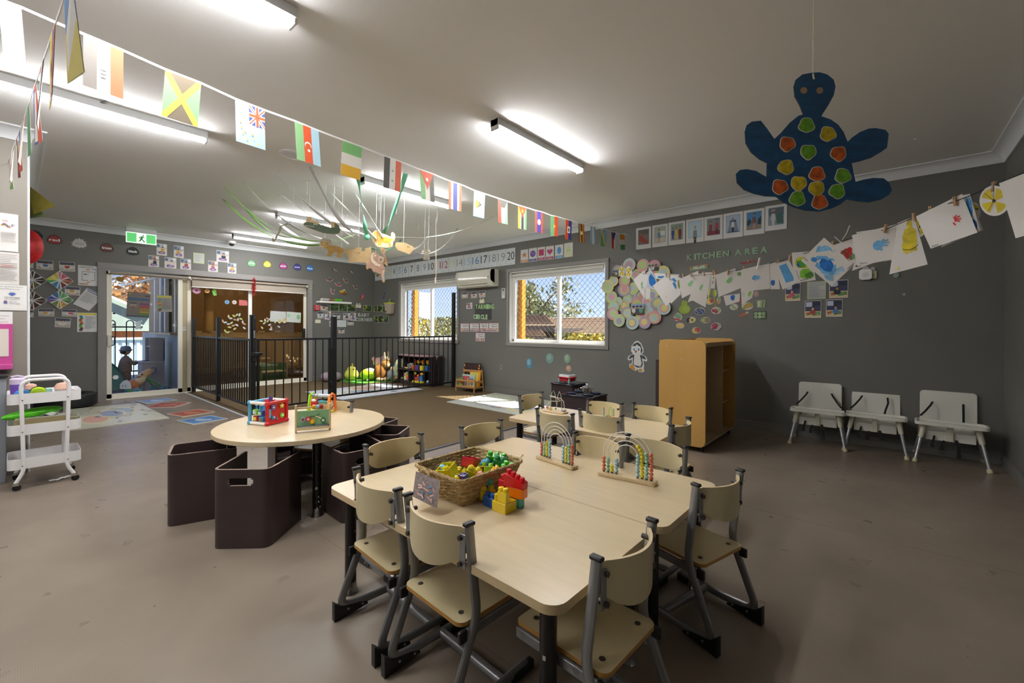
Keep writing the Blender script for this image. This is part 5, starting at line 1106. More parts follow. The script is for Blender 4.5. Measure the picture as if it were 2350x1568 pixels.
for k,(bx,lab) in enumerate((((359,560,383,586.5),'first photo of the top pair right of the exit sign'),((398.7,564.7,421.7,591.6),'second photo of the top pair right of the exit sign'),((340.5,587,365,614),'leftmost photo in the lower row above the glass door'),((377.4,591.6,404.7,617),'second photo in the lower row above the glass door'),((413.7,594.5,438.2,620),'third photo in the lower row above the glass door'),((477.4,599.4,500,624.8),'photo above the cot room glass, right of the green edged note'),((496.8,575.6,525.4,601.8),'photo above the cot room glass with many small dark and red shapes'),((522.3,604.2,542.1,628),'last photo of the row, left of the green splat'))):photo(WW,bx,20+k,0,lab,GB)
sheet('notice',rectP(WW,443,581,469,605),'b9cf8a',[rc(.05,.05,.95,.95,'c9cbc6')]+lines(8,c='aeb0aa'),'small green edged note above the glass doors','notice')
# evacuation plan, tilted paper, yellow headed notice
sheet('notice',rectP(WW,179,610,224.5,656),'dcdcdb',[rc(.2,.3,.22,.75,'5a5a60'),rc(.2,.3,.85,.32,'5a5a60'),rc(.83,.3,.85,.75,'5a5a60'),rc(.2,.73,.5,.75,'5a5a60'),rc(.6,.73,.85,.75,'5a5a60'),rc(.5,.3,.52,.5,'8a8a90'),rc(.28,.42,.45,.46,'1e1e22'),rc(.4,.18,.6,.23,'c98a4a'),rc(.45,.80,.58,.85,'c98a4a'),rc(.7,.16,.92,.19,'4a7ab0'),rc(.08,.90,.5,.94,'b9763a')]+lines(4,.1,.8,.04,.14,'8a8a8e'),'evacuation floor plan sheet left of the glass door','notice')
P = [WW(199.7,660.7),WW(237.8,680),WW(204,714),WW(167,698)]
sheet('notice',[p+V((.006,0,0)) for p in P],'d4d4d3',[rc(.03,.02,.97,.06,'4a7ab0'),rc(.1,.10,.9,.13,'33363c')]+lines(12,.1,.9,.2,.7,'9a9a9e',3),'white notice pinned at a steep tilt left of the glass door','notice')
def totem(u,v0,v1,rr_=.10):return [ci(u+.03*math.sin(k*2),v0+(v1-v0)*k/8,rr_,(v1-v0)/14,['3a7ab0','4f8a4a','b0453a','c98a3a','b0453a','3f8f4a','7fa83a','5a3a2a','5a3a2a'][k],7,k) for k in range(9)]
sheet('notice',rectP(WW,177,718,222.5,762),'dcdcda',[rc(.05,.02,.95,.13,'e0d45a')]+totem(.2,.2,.9)+lines(12,.42,.92,.2,.85,'a3a3a6',5),'white notice with a yellow heading and a totem drawing, beside the door frame','notice')
# canvases
def canvas(cx,cy,cols,seed,lab):
    r_ = random.Random(seed);P = sizeP(WW,cx,cy,.205,.205,PI/4,.002);pr = []
    for k in range(10):
        a = 2*PI*k/10+.2;b2 = 2*PI*(k+1)/10+.2;f = lambda an:(min(.98,max(.02,.5+.75*math.cos(an))),min(.98,max(.02,.5+.75*math.sin(an))))
        q1,q2 = f(a+.07),f(b2-.07);c0 = (.5+.08*math.cos((a+b2)/2),.5+.08*math.sin((a+b2)/2));h = cols[k % len(cols)];pr.append(([c0,q1,q2],mat('brushed_'+h,h,.5,noise=.45,nscale=22)))
    return sheet('painted_canvas',P,'e0dfdb',pr,lab,'painting','diamond-hung children canvases',th=.016)
canvas(136.5,644,['8a3a1f','a9501f','6a1f1a','3f8fb8','2f7fb0','4fae4a','c9c41f','d9c43a','c9708a','c9506a'],3,'diamond canvas with brown, blue, yellow and pink wedges, upper right one');canvas(137,688,['4f8f3a','3f7f3a','b98a1f','c9952a','6a8f3a','7a5a9a','3a4fa0','2f6fb0','3f8f4a','4fae6a'],5,'diamond canvas with green, orange and blue wedges, lower right one')
canvas(74,643,['3a2a1f','2a1f1a','4f5a2a','8a3a2a','2f5a8a','1f2f5a','a95a6a','8a3a5a','3a2a2a','2a2a2a'],7,'diamond canvas with dark wedges half behind the partition, upper one');canvas(74,690,['2a1a14','5a241a','3a1f14','6a1f1a','2a1a14','3a2a1a','4f1f1a','2a1a14','5a3a1f','3a1f14'],9,'diamond canvas in dark browns half behind the partition, lower one')
# ---- birds, shelf, photos of the baby corner
def bird(wall,cx,cy,w_,h_,rot,body,wing,lab,name='bird_sticker',fork=False):
    P = sizeP(wall,cx,cy,w_,h_,rot)
    out = [(0,.30),(.22,.42),(.36,.52),(.56,.05),(.62,.02),(.66,.45),(.80,.55),(1,.50),(.88,.78),(.66,.86),(.44,.84),(.28,.66),(.1,.56)]
    ins = [(.5+(u-.5)*.84,.5+(v-.5)*.80) for u,v in out]
    return sheet(name,P,'d9d6d4',[(ins,body),([(.36,.52),(.57,.1),(.62,.45)],wing),([(.70,.6),(.93,.54),(.84,.72)],wing),ci(.27,.55,.05,.06,'e9c9a0',8)],lab,'wall sticker','bird stickers in the baby corner',outline=out[::-1])
bird(WW,756,642,.17,.11,.3,'7d3a2f','4a2a26','brown bird sticker, upper left one above the white shelf');bird(WW,793,644,.16,.12,-.45,'8a3f33','5a2f2a','brown bird sticker, upper right one, diving to the right');bird(WW,776,652.6,.18,.12,-.1,'b3402f','3f5fa8','red and blue bird sticker in the middle of the group');bird(WW,815.6,659,.15,.11,-.4,'7d3a2f','4a2a26','brown bird sticker farthest right');bird(WW,763,668.7,.15,.14,-.75,'b3402f','3f6fb8','red and blue bird sticker just above the white shelf')
for cx,cy,lab in ((766,618.5,'dark blue swallow sticker on the left, topmost'),(804,623.6,'dark blue swallow sticker on the right')):
    sheet('swallow_sticker',sizeP(WW,cx,cy,.13,.11,.25),None,[([(0,.62),(.40,.32),(.52,.4),(.46,.6)],'2a2f4a'),([(.44,.5),(.98,.08),(.62,.42),(.55,.58)],'2a2f4a'),([(.38,.4),(.60,.38),(.64,.62),(.5,.66)],'c9c9d4'),([(.56,.6),(.72,.58),(.98,.96),(.88,.98)],'b9bcc9')],lab,'wall sticker','swallow stickers on the door wall')
sheet('nest_sticker',sizeP(WW,788,670.5,.22,.15),None,[([(.22,.42),(.98,.40),(.92,.75),(.72,.95),(.45,.95),(.28,.75)],'6f4a24'),ci(.30,.45,.20,.20,'c9b42a',10),ci(.45,.32,.10,.16,'d9c43a',8),ci(.5,.62,.16,.14,'c4502a',10),ci(.78,.5,.12,.14,'7f9a2f',9),ci(.58,.2,.10,.12,'dcd9d2',9),ci(.12,.45,.08,.05,'d9c42a',6)],'bird nest sticker with chicks on the door wall','wall sticker')
sheet('flower_sticker',sizeP(WW,831,682,.13,.15,-.6),None,[ci(.5,.28,.3,.26,'c9509a',8),ci(.5,.55,.16,.14,'d9a93a',8),ci(.5,.78,.3,.2,'c4562a',8),ci(.25,.62,.12,.1,'3a4a9a',6)],'pink, yellow and orange flower sticker near the room corner','wall sticker')
sheet('butterfly_sticker',sizeP(WN,882,678,.14,.19,-.35),None,[([(.5,.5),(.2,.0),(.85,.05)],'3f7fae'),([(.5,.5),(.15,.95),(.8,1.0)],'3f7fae'),([(.5,.42),(.35,.12),(.7,.14)],'1f2f4a'),([(.5,.58),(.3,.86),(.68,.88)],'1f2f4a')],'blue butterfly sticker in the corner by the left window','wall sticker')
a,c = WW(725.7,693),WW(799,693);t = thing('wall_shelf','short white wall shelf above the photos in the baby corner','shelf',(-A,(a.y+c.y)/2,a.z-.02));L_ = (c.y-a.y);MB().box((0,-L_/2,0),(.16,L_/2,.04),m_white).build('shelf_board',t,bevel=.003)
def clump(nm,lab,y0,y1,hgt,h,m,seed):
    r_ = random.Random(seed);b = MB()
    for k in range(5):f = (k+.5)/5;b.ball((0,(y0+(y1-y0)*f),hgt*.5),(.05,(y1-y0)/6,hgt*(.45+.15*r_.random())),m,12,8)
    return tag(b.build(nm,loc=(-A+.08,0,a.z+.022),smooth=80),lab,'cloth')
clump('folded_cloth','pale rumpled cloth at the left of the white wall shelf',a.y+.06,a.y+.24,.06,1,mat('pale_cloth','b9b3ae',.9,noise=.2,nscale=30),1);clump('folded_cloth','brown patterned cloth in the middle of the white wall shelf',a.y+.22,a.y+.36,.05,1,mat('brown_cloth','9a6a4a',.9,noise=.4,nscale=40),2);clump('folded_cloth','bright green cloth at the right of the white wall shelf',a.y+.35,a.y+.52,.06,1,mat('bright_green_cloth','5fbf2a',.8),3)
GC = 'photos in the baby corner'
for k,(wl,bx,md,rot,lab) in enumerate(((WW,(733.5,698,752,713.6),1,-.12,'tilted photo beside the red call point'),(WW,(757.6,697,777.7,714),2,0,'yellow flower photo under the wall shelf'),(WW,(777.7,698.4,796.4,715),2,0,'pale brown animal photo between two leaf photos under the wall shelf'),(WW,(797,700,816,715),2,0,'dark leaf photo left of the light switch'),(WW,(834,700.6,852,715),2,0,'green and red parrot photo right of the light switch'),
    (WW,(728.3,715,742.4,730.8),1,.04,'photo with blue and green under the red call point'),(WW,(745.3,714,759,733.7),0,-.05,'upright reddish photo left of the gate hinge post'),(WW,(764.7,720.3,780.4,731.4),1,0,'small photo above the blank white sheet'),(WW,(787.5,719,803,733.7),0,0,'pale photo left of the word BABY'),(WW,(804.2,718,816.7,736.3),0,0,'pinkish photo touching the word BABY'),(WW,(797,735.7,811.6,747),1,0,'photo right of the blank white sheet'),(WW,(776.6,753.5,790.4,765.4),1,0,'lowest small photo, under the blank white sheet'),(WW,(755.8,729.6,760.5,749.7),0,0,'narrow photo edge beside the hinge post'),
    (WN,(857.5,703,866.3,716),2,0,'dark leaf photo right of the room corner'),(WN,(867,701,878.6,715.6),2,0,'yellow green leaf photo beside the wall caddy'),(WN,(878.6,702.4,889.7,716.3),2,0,'brownish photo half behind the wall caddy'),(WN,(857.5,725.6,867.9,740.8),2,0,'dark photo after the word CORNER'),(WN,(869,724.7,880.4,740.4),2,0,'dark orange photo in the lower row under the wall caddy'),(WN,(882,725.6,891.3,740.4),2,0,'arched dark blue photo at the end of the lower row'))):photo(wl,bx,40+k,md,lab,GC,rot)
sheet('notice',rectP(WW,773.7,735.2,794.4,750.4),'dcdfe2',lines(6,c='c9ccd0'),'nearly blank white sheet in the baby corner','notice')
def plate(name,lab,cat,wall,bx,h,bits,th=.012):return sheet(name,rectP(wall,*bx),h,bits,lab,cat,th=th)
plate('fire_call_point','red fire call point on the door wall at the cot room frame','call point',WW,(720,700.6,733,712.5),'b8323a',[rc(.25,.12,.75,.55,'d9d2d0'),rc(.3,.2,.7,.48,'a93a3f'),ci(.3,.78,.06,.06,'e9e6e4',8),ci(.5,.78,.06,.06,'e9e6e4',8),ci(.7,.78,.06,.06,'e9e6e4',8)],.03)
plate('light_switch','cream light switch plate under the bird stickers','switch',WW,(816.7,699.5,828,706.7),'d9d4bd',[rc(.2,.35,.35,.65,'ece8d6'),rc(.6,.35,.75,.65,'ece8d6')]);plate('light_switch','cream light switch plate low beside the cot room frame','switch',WW,(723,733.7,735.3,742),'d9d4bd',[rc(.2,.35,.35,.65,'ece8d6'),rc(.6,.35,.75,.65,'ece8d6')])
plate('light_switch','cream switch plate above the yarning circle sign','switch',WN,(1101.5,687.6,1112.8,696.4),'d5d0b2',[rc(.3,.3,.7,.7,'e3dfc6')])
def disc(wall,cx,cy,r_,h,lab,th=.01):
    P = sizeP(wall,cx,cy,2*r_,2*r_);return sheet('adhesive_dot',P,h,[ci(.5,.5,.3,.3,h,12)],lab,'adhesive dot',outline=[(.5+.5*math.cos(-2*PI*k/16),.5+.5*math.sin(-2*PI*k/16)) for k in range(16)],th=th)
for x,y,l in ((819,697.6,'left clear dot above the switch under the bird stickers'),(825,697.6,'right clear dot above the switch under the bird stickers')):disc(WW,x,y,.018,'c9c9c4',l)
for x,y,l in ((1104,684.8,'left clear dot above the switch of the yarning circle sign'),(1110,684.8,'right clear dot above the switch of the yarning circle sign')):disc(WN,x,y,.015,'c9c9c4',l)
plate('power_outlet','cream power outlet with a round white plug-in device below the paintings line','outlet',WN,(1976,622.5,2011.7,640.4),'cfc8a9',[rc(.55,.1,.95,.9,'d9d3b8'),ci(.72,.6,.10,.22,'bdb8a4',12),rc(.7,.1,.82,.25,'e9e6d9')])
c = WN(1986.5,631);t = thing('plug_in_device','white rounded plug-in device in the power outlet on the right','device',c);MB().prism(rrect(-.05,-.052,.05,.052,.025),-.045,-.012,m_white,axis='Y').prism([(.025*math.cos(2*PI*k/16),.025*math.sin(2*PI*k/16)) for k in range(16)],-.047,-.045,'dcdcda',axis='Y').build('device_body',t,bevel=.006,smooth=40)
disc(WN,1986.5,618.5,.03,'b9b9b6','larger clear round dot above the plug-in device');disc(WN,2002.5,617.8,.02,'b9b9b6','smaller clear round dot above the plug-in device')
disc(WN,2056.5,632.5,.022,'8fa896','small pale green leaf shaped sticker under the yellow sun painting');disc(WN,2074.5,676,.012,'a9a9a6','tiny white sticker low on the right part of the window wall')
# wall caddy
c = WN(900,708);t = thing('wall_caddy','translucent beige wall caddy with a green tissue, left of the left window','wall caddy',(c.x,D,c.z));mcd = mat('beige_caddy','b3a694',.35)
MB().prism([(-.12,.11),(-.09,-.10),(-.07,-.125),(.07,-.125),(.09,-.10),(.12,.11)],-.13,-.004,mcd,axis='Y').build('caddy_body',t,bevel=.012,smooth=40);MB().box((-.128,-.138,.10),(.128,-.002,.125),mat('lime_rim','c9c444',.5)).build('caddy_rim',t,bevel=.004)
MB().prism([(-.02,.12),(.05,.12),(.065,.23),(.045,.22)],-.09,-.085,mat('green_tissue','5fb86a',.7),axis='Y').build('tissue',t);MB().box((-.085,-.1365,-.09),(-.02,-.130,-.065),'4a443c').build('caddy_slot',t)
# ---- letters cut from card
def letters(wall,word,x0,x1,ytop0,ytop1,ybot0,ybot1,h,what,grp,xs=None,base=None,bold=.03,hs=None,skip=' '):
    n = len(word);k2 = 0
    for i,ch in enumerate(word):
        if ch in skip:continue
        if xs:a0,a1 = xs[k2]
        else:a0 = x0+(x1-x0)*i/n;a1 = a0+(x1-x0)/n*.86
        k2 += 1;f = ((a0+a1)/2-x0)/(x1-x0);yt = ytop0+(ytop1-ytop0)*f;yb = ybot0+(ybot1-ybot0)*f
        P = rectP(wall,a0,yt,a1,yb);gv,gf,g0,g1,h0,h1 = glyph(ch,bold);nn = V((0,-1,0)) if wall is WN else V((1,0,0));TL,TR_,BR,BL = P;cen = (TL+BR)/2;b = MB();hh = (hs[i % len(hs)] if hs else h)
        q = [TL+(TR_-TL)*((x-g0)/(g1-g0+1e-9))+(BL-TL)*(1-(y-h0)/(h1-h0))+nn*.003-cen for x,y in gv];b.add(q,gf,hh)
        o = b.build('cut_out_letter',loc=cen,smooth=0,solid=.003);tag(o,'%s letter %s %s' % (what,ch,LET.get((word,i),'of the word '+word.replace(' ',' '))),'letter',grp)
LET = {('KITCHEN AREA',6):'at the end of KITCHEN',('KITCHEN AREA',5):'of KITCHEN, between H and N',('KITCHEN AREA',8):'at the start of AREA',('KITCHEN AREA',11):'at the end of AREA',('KITCHEN AREA',10):'of AREA',
       ('YARNING',3):'after the R of YARNING',('YARNING',5):'before the G of YARNING',('CIRCLE',0):'starting CIRCLE',('CIRCLE',3):'in the middle of CIRCLE',('BABY',0):'starting BABY',('BABY',2):'after the A of BABY',('CORNER',2):'after the first O of CORNER',('CORNER',5):'ending CORNER'}
ka = [(988,1037),(1060,1082),(1085,1133),(1142,1197),(1208,1268),(1283,1330),(1345,1412),(1465,1535),(1568,1625),(1642,1697),(1720,1790)]
letters(WN,'KITCHEN AREA',1576.8,1761,584.5,565.5,598.6,580.3,'93b593','sage green','KITCHEN AREA letters',[(1350+a/4.356,1350+b_/4.356) for a,b_ in ka])
sheet('sign_card',rectP(WN,1090,696.8,1127.9,734),'3b3b3d',[rc(.01,.01,.99,.99,'3f3f41')],'dark grey card behind the YARNING CIRCLE letters','card')
letters(WN,'YARNING',1091.6,1135.7,698,698.5,709.0,709.8,'a3c98a','pale green','YARNING CIRCLE letters',bold=.05);letters(WN,'CIRCLE',1087.3,1120.3,721.6,722.4,732.6,733.4,'a9c99a','pale green','YARNING CIRCLE letters',bold=.05)
letters(WW,'BABY',821.6,848,718.6,719.6,726.6,727.4,'c9d2cf','small silvery','BABY CORNER letters',bold=.03);letters(WW,'CORNER',815.8,856,729.4,730,737.4,737.9,'c9d2cf','small silvery','BABY CORNER letters',bold=.03)
# ---- number cards
NC = {1:'b3393a',2:'b3393a',3:'d4d48f',4:'6f7a74',5:'8fb9d9',6:'2f7fc0',7:'1d1f22',8:'6f7478',9:'8f9498',10:'1d1f22',11:'b3393a',12:'b0433f',13:'d9d98f',14:'8f9a9a',15:'9fc4dc',16:'3f86c0',17:'1d1f22',18:'8f9296',19:'9a9da0',20:'1d1f22'}
bnd = [722,777,832,889,947,1005,1068,1132,1198,1265,1335,1405,1478,1553,1632,1713,1800,1885,1975,2070,2165]
for i in range(20):
    x0 = 700+bnd[i]/4.48;x1 = 700+bnd[i+1]/4.48-.5;f = (x0+x1)/2;yt = 569.8+(614.7-569.8)*(1172.6-f)/(1172.6-867);yb = 608+(644-608)*(1172.6-f)/(1172.6-867);n_ = i+1
    r0,r1 = ((.30,.70) if n_ < 10 else (.12,.90));sheet('number_card',rectP(WN,x0,yt,x1,yb),'d9dfe2',[tx(str(n_),r0,.22,r1,.70,NC[n_],0.0)]+[rc(.12+.04*k,.92,.15+.04*k,.94,['c98a6a','d9c46a','8fb9a0','6f9fc4','5a6aa0'][k % 5]) for k in range(14)],'white number card showing %s numeral %s' % ({'b3393a':'a red','b0433f':'a red','1d1f22':'a black'}.get(NC[n_],{3:'a pale yellow',13:'a pale yellow',5:'a light blue',15:'a light blue',6:'a blue',16:'a blue'}.get(n_,'a grey')),n_),'number card','number cards along the top of the window wall')
# ---- shape cards
def shapecard(bx,c1,prints,word,lab):sheet('shape_card',rectP(WN,*bx),'dededc',prints+[rc(.05,.80,.95,.97,c1),tx(word,.22,.84,.78,.93,'e6e6e6',.02)],lab,'card','shape cards right of the number row')
eye = lambda u,v,h='2a2630':[ci(u-.1,v,.03,.025,h,8),ci(u+.1,v,.03,.025,h,8)]
shapecard((1195.4,573.2,1212.4,602.7),'d98f52',[star(.5,.42,.40,.27,'d98f52')]+eye(.5,.42),'star','shape card with an orange star');shapecard((1214.3,569.6,1232.4,600.8),'4c4a94',[ci(.5,.42,.34,.24,'6a489c',20),ci(.5,.42,.26,.18,'7a55ac',20)]+eye(.5,.38,'f0f0f0'),'circle','shape card with a purple circle');shapecard((1234,567.3,1251.3,597.2),'b03a6a',[rc(.16,.18,.84,.66,'bd3d68')]+eye(.4,.42),'square','shape card with a crimson square')
hp = [(.5+.36*math.sin(a)**3*1.0,.42-.021*(13*math.cos(a)-5*math.cos(2*a)-2*math.cos(3*a)-math.cos(4*a))*.75) for a in [2*PI*k/28 for k in range(28)]]
shapecard((1253.2,565,1271.4,595.6),'b03a6a',[(hp,'bd4a7a')]+eye(.5,.38),'heart','shape card with a pink heart');shapecard((1274.2,562,1293,593),'5a9fd0',[ci(.5,.42,.26,.27,'5a9fdc',20)]+eye(.5,.38),'oval','shape card with a blue oval');shapecard((1295,557.6,1315,590.2),'d4e0a4',[([(.5,.14),(.88,.68),(.12,.68)],'cfe09a')]+eye(.5,.5),'triangle','shape card with a pale green triangle')
# ---- photos and cards near the air conditioner
for k,(bx,lab) in enumerate((((1060,671,1073.9,684.6),'small blue and yellow photo under the left end of the air conditioner'),((1081.4,669.7,1095,684.6),'middle small photo under the air conditioner'),((1099.6,668,1114,682.2),'small dark and red photo under the air conditioner, next to the switch'),((1070.8,695.2,1084.2,708.9),'small pinkish photo left of the YARNING sign'))):photo(WN,bx,70+k,[1,1,1,0][k],lab,'photos by the yarning circle sign')
def rule(bx,w1,w2,seed,lab):
    r_ = random.Random(seed);pr = [rc(0,0,1,.05,'b9606a'),rc(0,.95,1,1,'b98a94'),rc(0,0,.04,1,'b9a0a8'),rc(.96,0,1,1,'b9808a'),tx(w1,.2,.10,.85,.27,'4a4a50',.01),tx(w2,.3,.31,.85,.47,'4a4a50',.01)]
    for k in range(5):u = .14+.18*k;pr += [ci(u,.66,.07,.07,['3a2a26','b9503a','c98a5a','2f2a2a','5a3a2a'][(k+seed) % 5],8),ci(u,.69,.045,.05,'d9a98a',8),ci(u,.83,.07,.09,['c4504a','4f6fae','c9b44a','a9506a','4f9a6a'][(k+seed*2) % 5],8)]
    if seed == 3:pr += [ci(.5,.72,.15,.09,'b0305a',12),ci(.5,.71,.10,.03,'f0dce0',10)]
    sheet('behaviour_card',rectP(WN,*bx),'e2e0df',pr,lab,'card','listening rule cards')
rule((1057.3,742.2,1076.7,761.7),'Looking','eyes',1,'rule card reading Looking eyes');rule((1078.6,741.9,1099.6,761.7),'Helping','Hands',2,'rule card reading Helping Hands');rule((1101.5,741.5,1121.8,761.9),'Quiet','Mouth',3,'rule card reading Quiet Mouth, with pink lips');rule((1122.7,741.2,1145,762.4),'Listening','Ears',4,'rule card reading Listening Ears');rule((1092,763.6,1113.3,784.1),'Walking','Feet',5,'rule card reading Walking Feet, below the other four')
o = plate('remote_control','white air conditioner remote in its wall holder, left of the right window','remote',WN,(1153.4,662,1161,685.3),'cfd0cc',[rc(.2,.06,.8,.28,'6d7470'),rc(.25,.35,.75,.42,'a9c0b0'),ci(.35,.55,.1,.03,'8f9a96',8),ci(.65,.55,.1,.03,'8f9a96',8),rc(.2,.68,.8,.9,'dededc')],.022)
for y in (839,844.8,847):disc(WN,1151 if y < 848 else 1150,y,.007,'d9d9d6',{839:'top',844.8:'middle',847:'bottom'}[y]+' one of three tiny plaster chips on the wall left of the blue balloon')
# ---- air conditioner
t = thing('air_conditioner','white split air conditioner on the window wall between the windows','air conditioner',(-5.60,D,2.03));mac = mat('ac_plastic','dcd9cb',.25)
pr_ = [(0,-.14),(-.13,-.15),(-.165,-.125),(-.215,-.02),(-.218,.10),(-.19,.145),(-.15,.155),(0,.155)]
b = MB();b.prism(pr_,-.44,.44,mac,axis='X');b.build('ac_body',t,smooth=40,bevel=.004)
MB().prism([(-.21,-.03),(-.2205,-.02),(-.223,.10),(-.20,.14),(-.19,.14)],-.37,.37,mat('ac_panel','e3e0d4',.15),axis='X').build('front_panel',t,smooth=40)
for s_ in (-1,1):MB().prism([(-.205,-.05),(-.228,-.02),(-.228,.10),(-.20,.148),(-.1,.158),(-.1,-.1)],s_*.44-.035*(s_ > 0),s_*.44+.035*(s_ < 0),mac,axis='X').build('end_cheek',t,smooth=40,bevel=.004)
MB().prism([(-.125,-.149),(-.165,-.122),(-.212,-.026),(-.20,-.022),(-.15,-.12),(-.12,-.14)],-.35,.35,mat('vent_dark','2b2c2a',.6),axis='X').build('air_outlet',t)
for k,(y,z) in enumerate(((-.160,-.128),(-.185,-.085))):MB().prism([(y,z),(y-.03,z-.006),(y-.03,z),(y,z+.006)],-.35,.35,mac,axis='X').build('louvre',t)
MB().box((.385,-.2285,.0),(.41,-.2275,.02),'55534c').build('display',t)
# ---- balloons, penguin, drawings
def balloon(cx,cy,w_,h_,c1,c2,lab):sheet('balloon_sticker',sizeP(WN,cx,cy,w_,h_),None,[ci(.5,.46,.46,.44,c1,20),ci(.42,.38,.25,.26,c2,14),([(.5,.9),(.42,.99),(.6,.99)],c1)],lab,'wall sticker','balloon stickers under the right window')
balloon(1215.5,835,.15,.20,'4f7f9f','7fa6b4','blue balloon sticker, leftmost and lowest hanging');balloon(1262,823.5,.165,.19,'71938f','86a5a0','large grey green balloon sticker under the right window');balloon(1302,824,.125,.16,'7d9a84','94ab96','small sage green balloon sticker');balloon(1305.5,846.5,.115,.115,'a98a78','bfa08c','small peach balloon sticker above the toy tub')
P = sizeP(WN,1463,818,.29,.43)
po = [(.36,.04),(.52,.0),(.68,.08),(.80,.25),(.80,.36),(.72,.43),(.93,.50),(1,.60),(.94,.66),(.80,.62),(.84,.80),(.82,.88),(.86,.95),(.78,1.0),(.58,1.0),(.52,.92),(.48,.92),(.44,.97),(.30,.96),(.10,.86),(.10,.76),(.22,.74),(.24,.60),(.08,.65),(0,.60),(.06,.50),(.28,.43),(.18,.34),(.20,.18)]
sheet('penguin_sticker',P,'d5dbda',[([(.34,.10),(.52,.05),(.66,.12),(.76,.30),(.70,.42),(.60,.2),(.48,.12),(.3,.24),(.24,.30),(.26,.16)],'3c3c40'),([(.06,.58),(.16,.48),(.34,.44),(.30,.53),(.12,.60)],'47474c'),([(.66,.44),(.86,.49),(.94,.59),(.80,.57),(.66,.53)],'47474c'),([(.28,.46),(.70,.46),(.78,.74),(.72,.84),(.5,.86),(.28,.78)],'47474c'),([(.36,.42),(.62,.42),(.72,.72),(.66,.82),(.5,.80),(.34,.78),(.32,.72)],'d6d4cf'),ci(.33,.27,.09,.10,'e9e9e7',10),ci(.58,.27,.10,.10,'e9e9e7',10),ci(.34,.28,.05,.05,'7fa3b8',8),ci(.57,.28,.055,.055,'7fa3b8',8),ci(.345,.29,.02,.025,'22303a',6),ci(.575,.29,.02,.025,'22303a',6),([(.36,.33),(.46,.31),(.50,.35),(.42,.40)],'c4662a'),([(.14,.80),(.26,.76),(.42,.92),(.30,.94),(.16,.88)],'d08a2a'),([(.56,.93),(.66,.88),(.78,.92),(.74,.97),(.6,.97)],'d08a2a')],'cut-out penguin sticker with orange feet, left of the yellow shelf unit','wall sticker',outline=po[::-1])
# ---- paper circle collage
PAS = {'p':'d79fa6','y':'d9cf86','g':'bccf8c','b':'b6cbc9','l':'aca2b4'}
cc = [(145,645,128,'ybg'),(210,850,120,'gbp'),(245,1160,118,'pbg'),(365,1285,118,'gbl'),(608,1330,128,'bly'),(845,1325,118,'lpy'),(1030,1225,128,'pyb'),(1210,1050,130,'bpy'),(1070,970,132,'lgy'),(1190,390,138,'ybb'),(1030,270,125,'ppl'),(810,250,125,'pgg'),(555,240,128,'bpl'),(335,350,115,'lyb'),(450,540,118,'pgg'),(440,700,130,'lyp'),(250,540,100,'ybb'),(610,680,118,'gyb'),(660,420,105,'ybp'),(500,890,95,'gbb'),(430,1010,120,'gpy'),(250,1030,118,'gbb'),(685,960,120,'pyg'),(870,930,95,'bpp'),(770,830,105,'byp'),(970,790,125,'ybl'),(500,1150,125,'lyb'),(780,1190,120,'ybp'),(900,1060,110,'bbb'),(330,930,90,'byb'),(590,830,100,'lbl')]
cc = [c for c in cc];order = sorted(range(len(cc)),key=lambda i:math.hypot(cc[i][0]-680,cc[i][1]-790));names = {'p':'pink','y':'yellow','g':'green','b':'pale blue','l':'lilac'}
for j,i in enumerate(order[::-1] if False else order):
    x,y,r_,s3 = cc[i];px,py = 1380+x/8.25,580+y/8.25;px_m = 6.1/989.3
    a0 = WN(px-r_/8.25,py);a1 = WN(px+r_/8.25,py);R_ = abs(WN(px,py-r_/8.25).z-WN(px,py+r_/8.25).z)/2
    P = sizeP(WN,px,py,2*R_,2*R_,0,.003+.0016*j)
    out = [(.5+.5*math.cos(-2*PI*k/28),.5+.5*math.sin(-2*PI*k/28)) for k in range(28)]
    cl = lambda dx,dy:math.hypot(dx,dy);dx,dy = (x-680)/600,(y-790)/700;pos = ('top' if y < 420 else 'bottom' if y > 1150 else 'middle')+' '+('left' if x < 500 else 'right' if x > 860 else 'centre')
    sheet('paper_circle',P,PAS[s3[0]],[ci(.5+.04*math.sin(i),.5+.05*math.cos(i*2),.34,.34,PAS[s3[1]],22),ci(.5+.05*math.sin(i),.5+.06*math.cos(i*2),.25,.25,PAS[s3[2]],22)],'%s paper circle with a %s heart, %s of the round collage, number of rings facing the clothesline' % (names[s3[0]],names[s3[2]],pos) if False else '%s paper circle with %s and %s rings at the %s of the collage beside the right window' % (names[s3[0]],names[s3[1]],names[s3[2]],pos),'paper circle','pastel paper circles in the round collage',outline=out,th=.001,step=.0003)
def collph(x0,y0,x1,y1,seed,lab,sky='8fa6c4'):
    P = rectP(WN,1380+x0/8.25,580+y0/8.25,1380+x1/8.25,580+y1/8.25,0,.058);pr = [rc(0,0,1,.5,sky),rc(0,.5,1,1,'5a4a42')]
    for k in range(3):u = .22+.28*k;pr += [ci(u,.62,.15,.26,['4f9a7a','d9d4cc','33465f'][(k+seed) % 3],10),ci(u,.34,.10,.15,'b98a70',10),ci(u,.25,.11,.09,'2f2420',8)]
    sheet('family_photo',P,'c9c4be',pr,lab,'photo',outline=[(.12,0),(.0,.2),(0,.8),(.12,1),(.85,1),(1,.8),(1,.2),(.85,0)])
collph(595,975,840,1170,1,'family photo with clipped corners in the middle of the paper circle collage');collph(900,215,1120,360,0,'family photo of seated people at the top of the paper circle collage','b0a9a4');collph(248,335,345,455,2,'dark landscape photo at the top left of the paper circle collage','6f8aa4')
